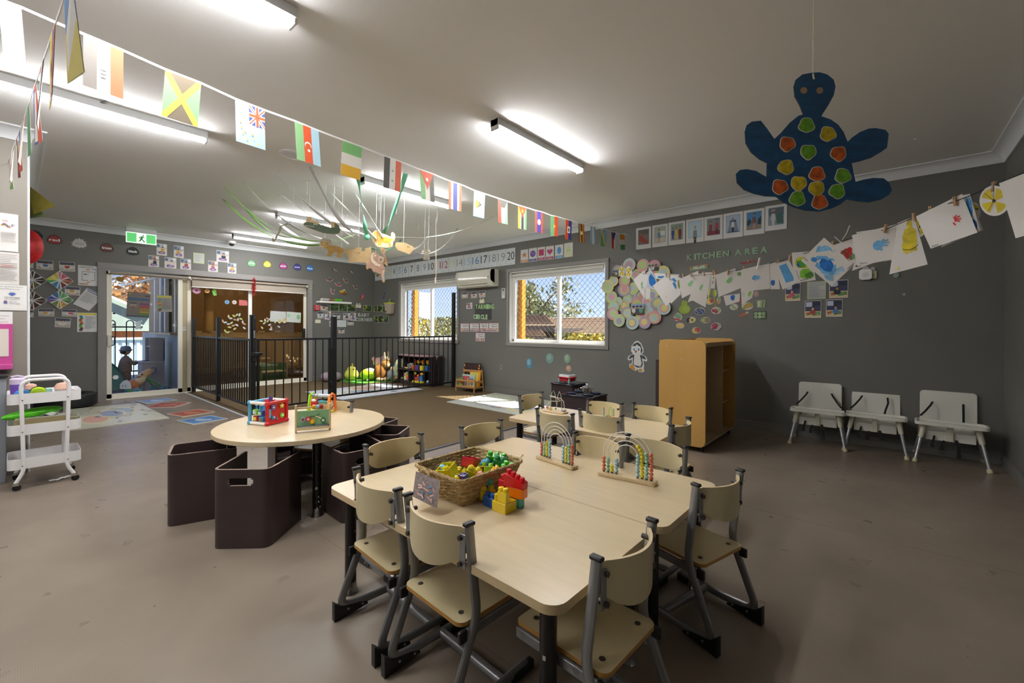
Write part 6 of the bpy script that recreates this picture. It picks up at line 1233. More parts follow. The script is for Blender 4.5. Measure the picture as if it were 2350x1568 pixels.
# ---- country portraits
PT = [(478,628,370,345,588,558,0),(640,795,342,318,562,540,1),(802,968,312,290,542,518,2),(978,1155,285,257,520,495,3),(1160,1343,257,228,495,472,4),(1350,1545,225,195,472,448,5),(1552,1760,192,162,448,412,6),(1768,1985,150,118,398,370,7)]
pdesc = ['a person in a red robe sitting','a person standing in denim','three people in blue, yellow and red standing','a person in a patterned top against a pale sky','two people in red clothes','a person on a long flight of steps','a person in a brown shawl before rocks and blue sky','a person in a hat and white clothes']
def portrait(k):
    B_ = {0:'7a6a62',1:'a9b3a4',2:'8fa08f',3:'b9d2e0',4:'7f8a8f',5:'a9bcd0',6:'4f8ac0',7:'8a929a'}[k];o = [rc(.15,.10,.87,.80,'5a88ae'),rc(.17,.115,.85,.785,B_)]
    def pers(u,v,s_,h,sk='b98a6a',hr='2b2220',leg=None):return [([(u-.09*s_,v+.13*s_),(u+.09*s_,v+.13*s_),(u+.12*s_,v+.42*s_),(u-.12*s_,v+.42*s_)],h)]+([([(u-.08*s_,v+.42*s_),(u+.08*s_,v+.42*s_),(u+.06*s_,v+.68*s_),(u-.06*s_,v+.68*s_)],leg)] if leg else [])+[ci(u,v,.055*s_,.06*s_,hr,10),ci(u,v+.03*s_,.042*s_,.05*s_,sk,10)]
    if k == 0:o += [rc(.17,.115,.85,.35,'5f564f'),([(.25,.3),(.45,.42),(.8,.72),(.6,.78),(.25,.6)],'9a3f2f')]+pers(.30,.26,.8,'9a3f2f')
    if k == 1:o += [rc(.17,.6,.85,.785,'c9c4b9'),rc(.5,.3,.83,.5,'d9dfe0')]+pers(.45,.24,.85,'6f8aa4',leg='c9a98a')
    if k == 2:o += [rc(.17,.55,.85,.785,'a9a393')]+pers(.28,.28,.7,'2f4f9a',leg='2f4f9a')+pers(.5,.26,.75,'c9b85a',leg='c9b85a')+pers(.7,.24,.8,'7a2f2a',leg='5a2f4a')
    if k == 3:o += pers(.52,.36,1.0,'8a8a80',hr='b9a06a',leg='2a2c30')
    if k == 4:o += [rc(.17,.62,.85,.785,'8a2f3a')]+pers(.35,.25,.8,'9a2f3a',leg='6a3a3a')+pers(.68,.2,.85,'b0404a',leg='5a2f33')
    if k == 5:o += [([(.35,.3),(.65,.3),(.80,.785),(.22,.785)],'4a628a')]+[rc(.3-.012*j,.40+.045*j,.7+.012*j,.415+.045*j,'b9c4d4') for j in range(8)]+pers(.5,.28,.75,'d2d0cc',leg='2a2a30')
    if k == 6:o += [([(.17,.45),(.3,.35),(.4,.5),(.17,.7)],'2f3f2a'),([(.85,.3),(.7,.42),(.68,.6),(.85,.65)],'2f3f2a'),rc(.17,.62,.85,.785,'8a7f70')]+pers(.52,.2,.85,'7a5a4a',leg='b98a7a')
    if k == 7:o += [rc(.17,.115,.85,.4,'5f6a74'),([(.5,.4),(.8,.3),(.84,.75),(.55,.75)],'3f6a5f')]+pers(.38,.22,.9,'c9ccd0',leg='c4c9d0')+[ci(.38,.20,.13,.03,'b9a08a',10)]
    return o+lines(2,.35,.75,.86,.9,'c9c9c9')
for x0,x1,a_,b_,c_,d_,k in PT:sheet('portrait_card',rectP(WN,1350+x0/4.356,440+(a_+b_)/2/4.356,1350+x1/4.356,440+(c_+d_)/2/4.356),'dcdcdb',portrait(k),'laminated portrait card of %s' % pdesc[k],'card','row of portrait cards high on the window wall')
# ---- small headings, fruit and vegetables
sheet('heading_sticker',rectP(WN,1583,609,1626,619,.07),'93a986',[tx('FRUITS',.2,.25,.8,.8,'d4ded0',.04),ci(.05,.5,.06,.45,'b98a5a',8),ci(.12,.2,.05,.35,'8f6a4a',8),ci(.5,.05,.05,.4,'b9574a',8),ci(.92,.3,.06,.45,'b9604a',8),ci(.97,.7,.04,.3,'5f8f4a',8)],'small green fruit heading sticker under KITCHEN AREA','wall sticker')
sheet('heading_sticker',rectP(WN,1695.5,598.5,1738,606.5,.07),None,[tx('Vegetables',.0,.0,1,1,'a8404f',.03),ci(.5,.1,.05,.3,'c9a93a',8),ci(.75,.6,.03,.25,'5f8f4a',6)],'small red vegetable heading sticker under KITCHEN AREA','wall sticker')
def fr(cx,cy,wp,hp_,bits,lab,white=True):
    x0,x1 = cx-wp/2,cx+wp/2;P = rectP(WN,x0,cy-hp_/2,x1,cy+hp_/2);sheet('food_sticker',P,None,([ci(.5,.5,.52,.52,'c9c6bd',16)] if white else [])+bits,lab,'wall sticker','fruit and vegetable stickers')
fr(1571.5,704,27,34,[ci(.5,.68,.5,.32,'8fa83a',20),ci(.48,.32,.26,.28,'8fa83a',16),ci(.6,.66,.3,.22,'9fb44a',14),rc(.46,0,.54,.1,'5a4a2a')],'large green pear sticker',False)
fr(1606,714.3,23,17,[ci(.5,.55,.48,.42,'33406a',14)]+[ci(.2+.15*(k % 5),.35+.2*(k//5),.07,.09,['7f8ab9','2a3050','9fa8c9'][k % 3],6) for k in range(15)]+[ci(.4,.1,.2,.12,'6f9a5a',8)],'blueberries sticker')
fr(1643.8,713,22,16,[ci(.2,.5,.16,.22,'8a2a3f',10),ci(.5,.65,.2,.28,'9a3046',10),ci(.45,.4,.16,.2,'b04a5a',10),([(.6,.3),(.95,.05),(.9,.5),(.75,.8)],'8fae7a')],'cherries sticker');fr(1649.6,689,9,18,[ci(.5,.72,.4,.28,'c08f5a',10),ci(.5,.25,.36,.28,'86a07a',8)],'pineapple sticker')
fr(1629,692.5,17,14,[ci(.4,.55,.38,.4,'c9ae4a',10),ci(.75,.4,.25,.35,'b3303a',8),ci(.4,.55,.2,.25,'d9c98a',8)],'mango and strawberry sticker behind the paintings');fr(1641,673,9,16,[ci(.4,.55,.4,.45,'9ab52f',10),ci(.65,.4,.25,.4,'b4cc3a',8)],'lime green grapes sticker behind the paintings')
fr(1556,728,19,19,[ci(.3,.3,.26,.26,'7d9a7a',10),ci(.7,.25,.24,.24,'8aa684',10),ci(.65,.55,.25,.22,'7d9a7a',10),([(.0,.62),(.5,.65),(.4,.85),(.1,.85)],'b8444a'),([(.3,.7),(.85,.8),(.75,1),(.4,.95)],'c4525a')],'watermelon sticker');fr(1586,734.3,22,14,[ci(.2,.55,.2,.42,'2f2a2c',10),ci(.32,.25,.16,.2,'3a3234',8),ci(.65,.55,.34,.40,'d3cf96',12),ci(.65,.55,.28,.32,'c9c27a',12),ci(.63,.52,.12,.2,'8f4a30',10)],'avocado sticker')
fr(1619.3,735,22,14,[ci(.65,.5,.34,.42,'8a7a66',12),ci(.3,.5,.26,.40,'8f9a5a',12),ci(.3,.5,.10,.16,'d4d2b0',10)],'kiwi fruit sticker');fr(1561.2,747.6,19,13,[([(.05,.6),(.2,.3),(.6,.1),(.95,.3),(.95,.6),(.6,.85),(.3,.9)],'d0ae5a'),([(.2,.5),(.6,.3),(.9,.45),(.6,.6)],'dfc67f')],'bananas sticker')
fr(1643.8,749.5,24,17,[ci(.4,.45,.36,.4,'8f2a46',12)]+[ci(.2+.17*(k % 4),.3+.25*(k//4),.08,.12,['b0405a','c4607a','7a1f36'][k % 3],7) for k in range(10)]+[ci(.82,.25,.16,.2,'7fa06a',8),ci(.8,.65,.18,.25,'b9a8b0',8)],'red grapes sticker');fr(1598.6,758.4,20,15,[ci(.6,.45,.36,.42,'b0404a',12),ci(.3,.65,.3,.32,'d6c46a',12),ci(.45,.45,.18,.25,'c4704a',10)],'peach sticker')
fr(1684.7,704.7,19,14,[([(.0,.25),(.3,.0),(.5,.4),(1,.8),(.9,1),(.5,.85),(.3,.55)],'93aa78')],'pale green zucchini sticker');fr(1715.5,702.9,26,17,[([(.0,1),(.2,.4),(.5,.05),(1,.1),(.95,.6),(.6,.75),(.4,.8)],'8f9a4f'),([(.2,.8),(.45,.3),(.9,.2),(.7,.6)],'c98f3f')],'corn cobs sticker');fr(1747,698.3,23,19,[([(.05,.05),(.95,0),(.85,.95),(.1,.9)],'9fb086'),([(.2,.1),(.4,.1),(.35,.85),(.2,.8)],'c9cfb9'),([(.6,.1),(.8,.1),(.7,.9),(.55,.9)],'6f8a4f')],'bunch of leeks sticker',False)
fr(1706.3,721.7,24,13,[([(.0,.85),(.5,.25),(.85,.1),(.85,.5),(.3,.95)],'bd6a48'),ci(.85,.2,.15,.2,'b9c0a4',8)],'carrots sticker',False);fr(1743.7,723.5,30,18,[rc(0,0,1,1,'3f5238')]+[ci(.2+.3*(k % 3),.3+.42*(k//3),.15,.22,['9ab084','a9bd92','8aa474'][k % 3],10) for k in range(6)],'green cabbages sticker',False);fr(1735.7,675,11,12,[ci(.5,.5,.5,.48,'a9857a',10),ci(.35,.4,.2,.2,'b9988c',8)],'potatoes sticker peeping out under a painting');fr(1698,690,8,8,[ci(.5,.5,.5,.5,'b8363c',10)],'tomato sticker half behind the paintings',False)
# ---- cooking photos on the right
for k,(bx,lab) in enumerate((((1802.3,650,1836.8,691),'cooking photo left of the green edged notice'),((1903,643,1946.6,683.8),'cooking photo of a child in pink right of the green edged notice'),((1847,690,1884.5,729.8),'cooking photo in the lower row, left one'),((1895.5,687.6,1933.3,727.2),'cooking photo in the lower row, right one, child in white'))):photo(WN,bx,90+k,3,lab,'cooking photos on the right of the window wall')
sheet('notice',rectP(WN,1852,646,1895.5,687),'a9bf7a',[rc(.03,.03,.97,.97,'c4c7c4')]+lines(16,c='8d9096',v0=.06,v1=.94,u0=.08,u1=.94),'green edged typed notice between the cooking photos','notice')
# ---- notices on the partition
WPt = lambda x,y:WW(x,y,PX_)
def pn(bx,base,pr,lab,name='notice',**k):
    x0,y0,x1,y1 = bx;q = [(x0,y0),(x1,y0+2),(x1,y1),(x0,y1)];P = [WPt(*p)+V((.004,0,0)) for p in q];z0 = (P[0].z+P[1].z)/2;z1 = (P[2].z+P[3].z)/2;P[0].z = P[1].z = z0;P[2].z = P[3].z = z1;sheet(name,P,base,pr,lab,'notice','notices on the partition at the left edge',**k)
pn((-60,486,42,575),'e3dedb',[tx('TOO',.62,.18,.75,.23,'b0604a',.02)]+[ci(.62+.035*k,.32-.03*math.sin(k),.03,.03,['c9a23a','4a6ab0','b04a3a','4f8f4a','8a5a9a','c98a3a','b9b9c4','6a8ac0','c9c4be'][k],8) for k in range(9)]+lines(9,.6,.95,.5,.78,'9a9490',2),'laminated notice with a coloured drawing, top of the partition')
pn((-60,576,44,652),'dcd8d4',lines(16,.55,.95,.08,.9,'a9a29e',4)+[rc(.58,.40,.88,.42,'b97a70'),rc(.58,.44,.84,.46,'b97a70')],'laminated typed notice with pink lines in the middle of the partition')
pn((-60,652,62,712),'e6e3e0',[tx('of significant harm?',.48,.05,.92,.11,'4a4a50'),tx('something to you?',.48,.14,.86,.20,'4a4a50'),rc(.5,.26,.96,.265,'b9b4b0'),rc(.5,.94,.96,.945,'b9b4b0'),rc(.66,.30,.76,.36,'4a68b0'),([(.62,.34),(.80,.34),(.71,.44)],'4a68b0'),tx('Child Safe Scheme',.56,.46,.86,.52,'4a4a50'),tx('report the allegations to',.56,.54,.86,.59,'6a6a70'),ci(.58,.66,.035,.045,'b85a6a',10),rc(.545,.66,.615,.73,'4a68b0'),tx('Office of the',.65,.64,.80,.68,'6a6a70'),tx("Children's Guardian",.65,.70,.86,.75,'6a6a70')],'wide laminated child safety notice on the partition')
pn((-60,714,29,802),'e4e2e0',lines(10,.6,.9,.1,.9,'c9c4c4',6),'white form sheet low on the partition');
c = WPt(4,800);t = thing('pink_folder','pink plastic wall file holding a cream sheet at the left edge','folder',(PX_,c.y,c.z));MB().box((.004,-.20,-.16),(.03,.055,.19),mat('pink_plastic','c44f94',.35)).build('folder_back',t,bevel=.004);MB().box((.03,-.20,-.16),(.07,.055,-.12),mat('pink_plastic')).build('folder_lip',t,bevel=.004);MB().box((.031,-.20,-.06),(.034,.035,.15),'ddd2c8').build('held_sheet',t)
# ---- cot room letters, leaf stickers on its glass, red tinsel, notices on the glass door
XG = -A-.045
def WG(x,y):return WW(x,y,XG)
def donut(cx,cy,r0,r1,h,lab,cut=None,ratio=1.0,nm='cut_out_letter'):
    c = WG(cx,cy);b = MB();n = 26;A0,A1 = (cut or (0,2*PI));vs = [];m_ = n if cut else n
    for k in range(n+1):
        a = A0+(A1-A0)*k/n
        for r_ in (r0,r1):vs.append((0,r_*math.cos(a)*ratio,r_*math.sin(a)))
    b.add(vs,[(2*k,2*k+1,2*k+3,2*k+2) for k in range(n)],h);tag(b.build(nm,loc=c,smooth=0,solid=.003),lab,'letter','coloured letters on the cot room glass')
donut(451,667,.018,.056*1.0,'c98fb4','pink letter C at the top left of the cot room glass',(.12,2*PI-.12),1.12);donut(475.3,668,.008,.040,'d0995f','orange letter o beside the pink C');donut(521,693.5,.009,.038,'6fa3cc','blue letter o on the cot room glass');donut(538,694,.009,.038,'d3c3bf','white letter o between the blue o and the red m')
for ch,bx,h,lab in (('t',(486.5,661,497,679),'7dbf5a','green letter t beside the orange o'),('m',(548.5,688,567.5,701.5),'c96a6a','coral letter m ending the row on the cot room glass')):
    P = rectP(WG,*bx);gv,gf,g0,g1,h0,h1 = glyph(ch,.09);cen = (P[0]+P[2])/2;b = MB();b.add([P[0]+(P[1]-P[0])*((x-g0)/(g1-g0))+(P[3]-P[0])*(1-(y-h0)/(h1-h0))-cen for x,y in gv],gf,h);tag(b.build('cut_out_letter',loc=cen,smooth=0,solid=.003),lab,'letter','coloured letters on the cot room glass')
def leafy(lab,stems,leaves):
    c = WG(*stems[0][0]);b = MB()
    for s_ in stems:b.tube([WG(*p)-c for p in s_],.006,'3f332c',4,flat=(1,.3))
    for (x,y,a,h) in leaves:
        p = WG(x,y)-c;L_ = .036;d = V((0,math.cos(a),math.sin(a)));n_ = V((0,-d.z,d.y));b.add([p-d*L_,p-d*L_*.3+n_*.016,p+d*L_*.4+n_*.014,p+d*L_,p+d*L_*.4-n_*.014,p-d*L_*.3-n_*.016],[(0,5,4,3,2,1)],h)
    tag(b.build('leaf_sticker',loc=c,smooth=0),lab,'wall sticker')
LC = ['c4cc8f','c9d0d6','cf9f80','c9d0d6','c4cc7a']
def zp(x,y):return (430+x/8.103,650+y/8.103)
leafy('branching leaf sticker with pale leaves on the left pane of the cot room',[[zp(770,640),zp(800,760),zp(880,910)],[zp(905,630),zp(950,740)],[zp(665,740),zp(645,850),zp(690,990)],[zp(610,890),zp(690,990)],[zp(1025,760),zp(1005,805)]],[(*zp(x,y),a,LC[k % 5]) for k,(x,y,a) in enumerate(((768,620,1.7),(805,655,0),(660,705,1.8),(705,730,.3),(865,610,2.4),(920,590,.8),(970,590,1.3),(885,680,3),(940,680,1.4),(995,665,2.7),(820,740,.8),(765,760,0),(855,790,.3),(920,780,2.6),(785,820,3),(880,850,.6),(1030,725,1.7),(1060,760,2.8),(1058,835,2.4),(705,890,2.0),(755,915,.4)))])
leafy('branch sticker with pale leaves and two owls on the right pane of the cot room',[[zp(1870,762),zp(1750,770),zp(1620,755),zp(1500,680)],[zp(1620,755),zp(1450,730)],[zp(1750,770),zp(1640,800),zp(1580,860)],[zp(1870,755),zp(1700,768)]],[(*zp(x,y),a,LC[k % 5]) for k,(x,y,a) in enumerate(((1375,705,3),(1445,690,1.7),(1490,660,2.4),(1530,670,.5),(1495,705,.9),(1430,745,.7),(1530,775,.5),(1560,825,2),(1550,860,3),(1635,720,1.2),(1390,830,2.2),(1700,810,2.5)))])
for (x,y,r_,h,lab) in ((1712,712,.034,'bdb75f','small yellow green owl sticker on the branch'),(1803,695,.045,'c9ad7a','larger beige owl sticker on the branch')):
    px_,py_ = zp(x,y);sheet('owl_sticker',sizeP(WG,px_,py_,2*r_,2.5*r_),None,[ci(.5,.55,.46,.44,h,14),([(.1,.2),(.2,0),(.4,.18)],h),([(.6,.18),(.8,0),(.9,.2)],h),ci(.32,.38,.15,.13,'e3dfc9',10),ci(.68,.38,.15,.13,'d9c93a',10),ci(.32,.38,.06,.05,'2f2a26',6),ci(.68,.38,.06,.05,'2f2a26',6),([(.45,.48),(.55,.48),(.5,.58)],'c98a3a'),ci(.5,.75,.2,.18,'e3e0d8',10)],lab,'wall sticker','owl stickers')
sheet('drawing',rectP(WG,430+1540/8.103,650+525/8.103,430+1835/8.103,650+720/8.103,-.03),'c6c9c6',[ci(.05,.08,.02,.03,'3a3a3a',8),ci(.95,.1,.02,.03,'3a3a3a',8)],'blank looking white sheet pinned behind the owls','drawing');sheet('drawing',rectP(WG,430+1842/8.103,650+540/8.103,430+2110/8.103,650+730/8.103,-.05),'c9cfc9',[ci(.15,.35,.12,.2,'9fc79f',9),ci(.82,.45,.13,.25,'7fb87f',9),ci(.9,.9,.02,.03,'2f3a5a',8)],'white sheet with green paint patches on the right pane','drawing')
b = MB();r_ = random.Random(5);c = WW(583,640,-A+.05)
for k in range(260):z_ = -r_.random()*.33;a = r_.uniform(0,6.28);rr_ = .012+.028*math.sin(min(1,-z_/.33+.1)*PI)**.5;q = V((0,0,z_));e_ = q+V((rr_*math.cos(a),rr_*math.sin(a),r_.uniform(-.02,.02)));b.tube([q,e_],[.003,.0015],mat('red_tinsel','b80f16',.4),4)
b.tube([(0,0,.03),(0,0,-.33)],.006,mat('red_tinsel'),6);tag(b.build('tinsel',loc=c),'red tinsel tassel hanging in front of the cot room blind','tinsel')
t = tag(MB().tube([(0,0,0),(.0,0,-.10)],.002,'c9c9cc',5).ball((0,0,-.12),.02,'9fb78a').tube([(0,0,-.14),(0,.015,-.2),(0,-.01,-.24),(0,0,-.3)],.004,'b9b6b0',6).build('hanging_charm',loc=WW(714.5,650,-A+.03),smooth=60),'small silver and green charm hanging at the right edge of the cot room frame','charm')
# balloon red behind partition
b = MB();b.ball((0,0,0),(.11,.11,.18),mat('red_crepe','c4141a',.5,noise=.3,nscale=14,bump=.6,bscale=14),20,14);tag(b.build('red_paper_lantern',loc=AT(66,566,4.6),smooth=80),'red crepe paper lantern peeping out from behind the partition','lantern')
PF = [AT(58,420,4.2),AT(128,473,4.0),AT(78,492,4.1),AT(50,500,4.3)]
sheet('painted_paper',PF,mat('yellow_paper','d6c65c',.6,noise=.1,nscale=12),[([(.35,.2),(.6,.15),(.7,.5),(.45,.6)],'c9b84a')]+[ci(.3+.07*k,.35+.06*(k % 3),.015,.02,['2f2a26','b0503a','5a5a3a'][k % 3],6) for k in range(9)],'yellow painted paper sticking out high behind the partition','drawing');sheet('painted_paper',[AT(62,492,4.2),AT(92,480,4.1),AT(106,497,4.1),AT(64,502,4.2)],'a9c78f',[],'pale green paper corner under the yellow one behind the partition','drawing')
XD = -A-.025
WD_ = lambda x,y:WW(x,y,XD)
P = [WD_(293,669.5),WD_(346,674),WD_(342,730),WD_(289,727)]
sheet('door_poster',P,'6e675f',[rc(.03,.22,.97,.33,'3f5878'),rc(.03,.93,.97,.97,'3a4868'),rc(.12,.42,.42,.58,'8a8177'),rc(.12,.42,.42,.46,'2f3440'),ci(.27,.60,.05,.04,'8f3a2a',8),rc(.55,.42,.97,.50,'6a3a66'),rc(.55,.53,.97,.61,'8f3a30'),rc(.55,.64,.97,.72,'8f6a2a'),rc(.55,.75,.97,.82,'9a8a2a'),rc(.55,.85,.97,.92,'4f7a30'),rc(.75,.10,.95,.14,'2a2a2c'),ci(.1,.07,.05,.03,'a99a3a',8)],'dark backlit poster with coloured bars taped to the glass door','poster')
P = [WD_(359,677),WD_(394,679),WD_(395,716),WD_(359.5,716)]
sheet('door_poster',P,'87857f',[rc(.03,.03,.95,.15,'a5a03f')]+totem(.2,.25,.9)+lines(10,.38,.95,.22,.85,'76746f',8),'grey backlit notice with a yellow heading taped to the glass door','poster')
def snow(x,y,s_,lab):px_,py_ = 230+x/9.8,620+y/9.8;sheet('snowflake_sticker',sizeP(WD_,px_,py_,s_,s_),None,sum([[ln(.5-.48*math.cos(a),.5-.48*math.sin(a),.5+.48*math.cos(a),.5+.48*math.sin(a),.10,'d3d8dc')] for a in (0,PI/3,2*PI/3)],[])+[ci(.5,.5,.16,.16,'d3d8dc',8)],lab,'wall sticker','snowflake stickers on the glass door')
snow(1110,520,.05,'snowflake sticker at the top right of the dark poster');snow(1145,770,.05,'snowflake sticker at the middle right of the dark poster');snow(1240,890,.04,'dark snowflake sticker left of the grey notice');snow(1665,1240,.06,'snowflake sticker at the lower right of the glass door');px_ = 240+265/10.46;sheet('snowflake_sticker',sizeP(WD_,px_,760+1110/10.46,.075,.075),None,[ci(.5+.3*math.cos(a),.5+.3*math.sin(a),.2,.2,'dfe3e3',8) for a in [k*PI/3 for k in range(6)]]+[ci(.5,.5,.18,.18,'dfe3e3',8)],'lowest snowflake sticker, over the green tunnel','wall sticker','snowflake stickers on the glass door')
sheet('animal_sticker',sizeP(WD_,230+855/9.8,620+1230/9.8,.13,.17),None,[ci(.55,.38,.22,.26,'c3d2d8',12),ci(.5,.66,.26,.2,'c9d6da',12),([(.1,.25),(.3,.3),(.45,.6),(.3,.6)],'c3d2d8'),([(.2,.8),(.5,.7),(.5,.95),(.2,.95)],'c3d2d8'),([(.55,.75),(.9,.8),(.8,.95),(.55,.9)],'c3d2d8'),ci(.8,.15,.1,.12,'c3d2d8',8)],'pale blue window cling of a dancing animal on the glass door','wall sticker')
for x,y,l in ((310,975,'dark round window sticker at the left of the glass door'),(300,1230,'second dark round window sticker lower on the glass door')):px_,py_ = 230+x/9.8,620+y/9.8;sheet('window_dot',sizeP(WD_,px_,py_,.035,.03),None,[ci(.5,.5,.5,.5,'3a3f3c',12)],l,'wall sticker')
c = WD_(230+440/9.8,620+205/9.8);t = thing('yellow_sun_catcher','amber sun catcher hanging from a suction hook at the top of the glass door','sun catcher',c+V((.02,0,0)));MB().prism([(.05*math.cos(a)*(1+.1*math.sin(5*a)),.04*math.sin(a)*(1+.1*math.sin(3*a))) for a in [2*PI*k/20 for k in range(20)]],0,.004,'8a6a14',axis='X').build('amber_disc',t);MB().tube([(.002,0,.04),(.002,0,.09)],.001,'c9c9c9',4).build('hanging_thread',t)
sheet('door_label',rectP(lambda x,y:WW(x,y,-A-.05),416,749,427,759),'d9d6c9',lines(3,v0=.1,v1=.9,c='6a675f'),'small white label on the cream door strip','label')

# ================================================================== HANGING THINGS
def flagprints(k):
    V3 = lambda a,b_,c:[rc(0,0,1/3,1,a),rc(1/3,0,2/3,1,b_),rc(2/3,0,1,1,c)]
    H3 = lambda a,b_,c:[rc(0,0,1,1/3,a),rc(0,1/3,1,2/3,b_),rc(0,2/3,1,1,c)]
    R_,W_,K_,G_,B_,Y_,S_ = 'e0623c','f3eee6','4a4743','7fbf7a','3f4fa8','ecd94a','b4d6ec'
    if k == 'grey':return []
    if k == 'iraq':return V3('6f6862',W_,R_)+[rc(.42,.25,.46,.38,'8fc78f'),rc(.50,.25,.54,.42,'8fc78f'),ln(.42,.45,.58,.55,.03,'7a9a8a'),rc(.40,.55,.58,.57,'7a7f7f'),rc(.40,.62,.58,.64,'7a7f7f'),rc(.42,.66,.56,.72,'7a7f7f')]
    if k == 'jamaica':return [([(0,0),(1,0),(.5,.5)],'6f6250'),([(0,1),(1,1),(.5,.5)],'6f6250'),([(0,0),(.5,.5),(0,1)],G_),([(1,0),(1,1),(.5,.5)],G_),([(0,0),(.13,0),(1,.92),(1,1),(.87,1),(0,.08)],Y_),([(1,0),(.87,0),(0,.92),(0,1),(.13,1),(1,.08)],Y_)]
    if k == 'tuvalu':return [rc(0,0,1,1,S_),rc(.45,0,1,.48,'4f58a0'),([(.45,0),(.53,0),(1,.42),(1,.48),(.92,.48),(.45,.06)],W_),([(1,0),(.92,0),(.45,.42),(.45,.48),(.53,.48),(1,.06)],W_),rc(.66,0,.80,.48,W_),rc(.45,.18,1,.30,W_),ln(.46,.01,.99,.47,.025,R_),ln(.99,.01,.46,.47,.025,R_),rc(.69,0,.77,.48,R_),rc(.45,.21,1,.27,R_)]+[star(u,v,.055,.035,'e9d24a') for u,v in ((.15,.5),(.18,.63),(.3,.70),(.22,.76),(.55,.72),(.36,.88),(.6,.82),(.44,.96),(.72,.92))]
    if k == 'azer':return V3('93c48c','e26038','b7dcec')+[ci(.50,.52,.14,.095,W_,20),ci(.50,.545,.115,.078,'e26038',20),star(.52,.66,.08,.05,W_,8,.55)]
    if k == 'ireland':return H3('86c47c',W_,'efb93a')
    if k == 'syria':return V3('5a5752',W_,'e5673f')+[star(.5,.38,.10,.06,'9acb96'),star(.5,.70,.10,.06,'9acb96')]
    if k == 'jordan':return V3('93c986',W_,'6a6159')+[([(0,0),(1,0),(.5,.62)],'e5633d'),star(.5,.26,.14,.09,W_,7,.55)]
    if k == 'costa':return [rc(0,0,.18,1,'e58a63'),rc(.18,0,.34,1,W_),rc(.34,0,.66,1,'6b6fb8'),rc(.66,0,.82,1,W_),rc(.82,0,1,1,'e58a63')]
    if k == 'lucia':return [rc(0,0,1,1,'abd4ea'),([(.15,.25),(.80,.48),(.15,.73)],W_),([(.17,.29),(.74,.48),(.17,.69)],'4a4743'),([(.17,.29),(.55,.48),(.17,.69)],Y_)]
    if k == 'kuwait':return V3('d5503c',W_,'86b88c')+[([(0,0),(1,0),(.67,.33),(.33,.33)],'5a544e')]
    if k == 'moz':return [rc(0,0,.28,1,Y_),rc(.28,0,.36,1,W_),rc(.36,0,.66,1,'4a4743'),rc(.66,0,.74,1,W_),rc(.74,0,1,1,'7aae7c'),([(0,0),(1,0),(.5,.5)],'dd5a38'),star(.5,.2,.15,.10,Y_)]
    if k == 'laos':return [rc(0,0,.24,1,'d4553f'),rc(.24,0,.76,1,'4a4fa0'),rc(.76,0,1,1,'d4553f'),ci(.5,.5,.2,.14,W_,18)]
    if k == 'burkina':return [rc(0,0,.5,1,'74b57c'),rc(.5,0,1,1,'e2532f'),star(.5,.5,.2,.13,Y_)]
    if k == 'haiti':return [rc(0,0,.5,1,'e0552f'),rc(.5,0,1,1,'3a3f94'),rc(.3,.32,.75,.66,W_),ci(.52,.5,.12,.1,'4f6a3a',8)]
    if k == 'uganda':return [rc(i/6,0,(i+1)/6,1,['2f2b26','e6c83a','c9432f'][i % 3]) for i in range(6)]+[ci(.5,.5,.2,.10,W_,12)]
    if k == 'honduras':return V3('8fc0dc',W_,'8fc0dc')+[ci(.5,.5,.05,.06,'9fc4d8',8)]
    if k == 'solomon':return [([(0,0),(1,0),(1,1)],'7fb8dc'),([(0,0),(1,1),(0,1)],'6aae62'),([(0,0),(.15,0),(1,.93),(1,1),(.85,1),(0,.07)],Y_)]+[ci(u,v,.05,.035,W_,6) for u,v in ((.6,.15),(.85,.15),(.72,.25),(.6,.33),(.88,.33))]
    if k == 'czech':return [rc(0,0,.5,1,'c4262f'),rc(.5,0,1,1,'e9e5df'),([(0,0),(1,0),(.5,.55)],'2a2f86')]
    if k == 'ivory':return H3('d98a14','e9e6e2','4f9a5a')
    return k
SP = [(6,1.4),(49,17),(127.7,51.6),(191,77.5),(283,116),(379,159),(462,191),(539.5,226.7),(607,252.8),(675.8,277.4),(730.8,299.8),(785.8,320.8),(830.6,337.5),(882,357.7),(921,372),(962.7,388.6),(994,399.7),(1030,414.6),(1059,424),(1088,437),(1113,445),(1142.8,455),(1164,462),(1189,470.8),(1208,476.5),(1228,482.8),(1245.5,487),(1264,494.4),(1280,497.6),(1298,503),(1312,507),(1327,512),(1340,514.4),(1355,519),(1366.7,522),(1379.6,525.7),(1391,527.4),(1402.8,532),(1412.7,534),(1422,537.3),(1432.7,537.5),(1445,541)]
def sy(x):
    for (a,b_),(c,d) in zip(SP,SP[1:]):
        if a <= x <= c:return b_+(d-b_)*(x-a)/(c-a)
    (a,b_),(c,d) = (SP[0],SP[1]) if x < 6 else (SP[-2],SP[-1]);return b_+(d-b_)*(x-a)/(c-a)
dep = lambda x:1/(.51-.000322*(x-379))
m_tape = mat('white_tape','f4f4f4',.6)
def flatstrip(name,pts,wd,m,lab,cat='bunting cord',vert=True):
    b = MB();b.tube(pts,wd,m,4,flat=(1,.18) if vert else (.18,1),up=(0,0,1));return tag(b.build(name,smooth=0),lab,cat)
pts = [AT(x,sy(x),dep(x)) for x in [-70]+[p[0] for p in SP[:-1]]]+[WN(1445,541)-V((0,.004,0))]
flatstrip('flag_garland',pts,.0075,m_tape,'long white bunting tape crossing the ceiling to the window wall')
FL = [('grey',-60,0-.0,'pale grey printed flag cut by the left edge of the photo')]
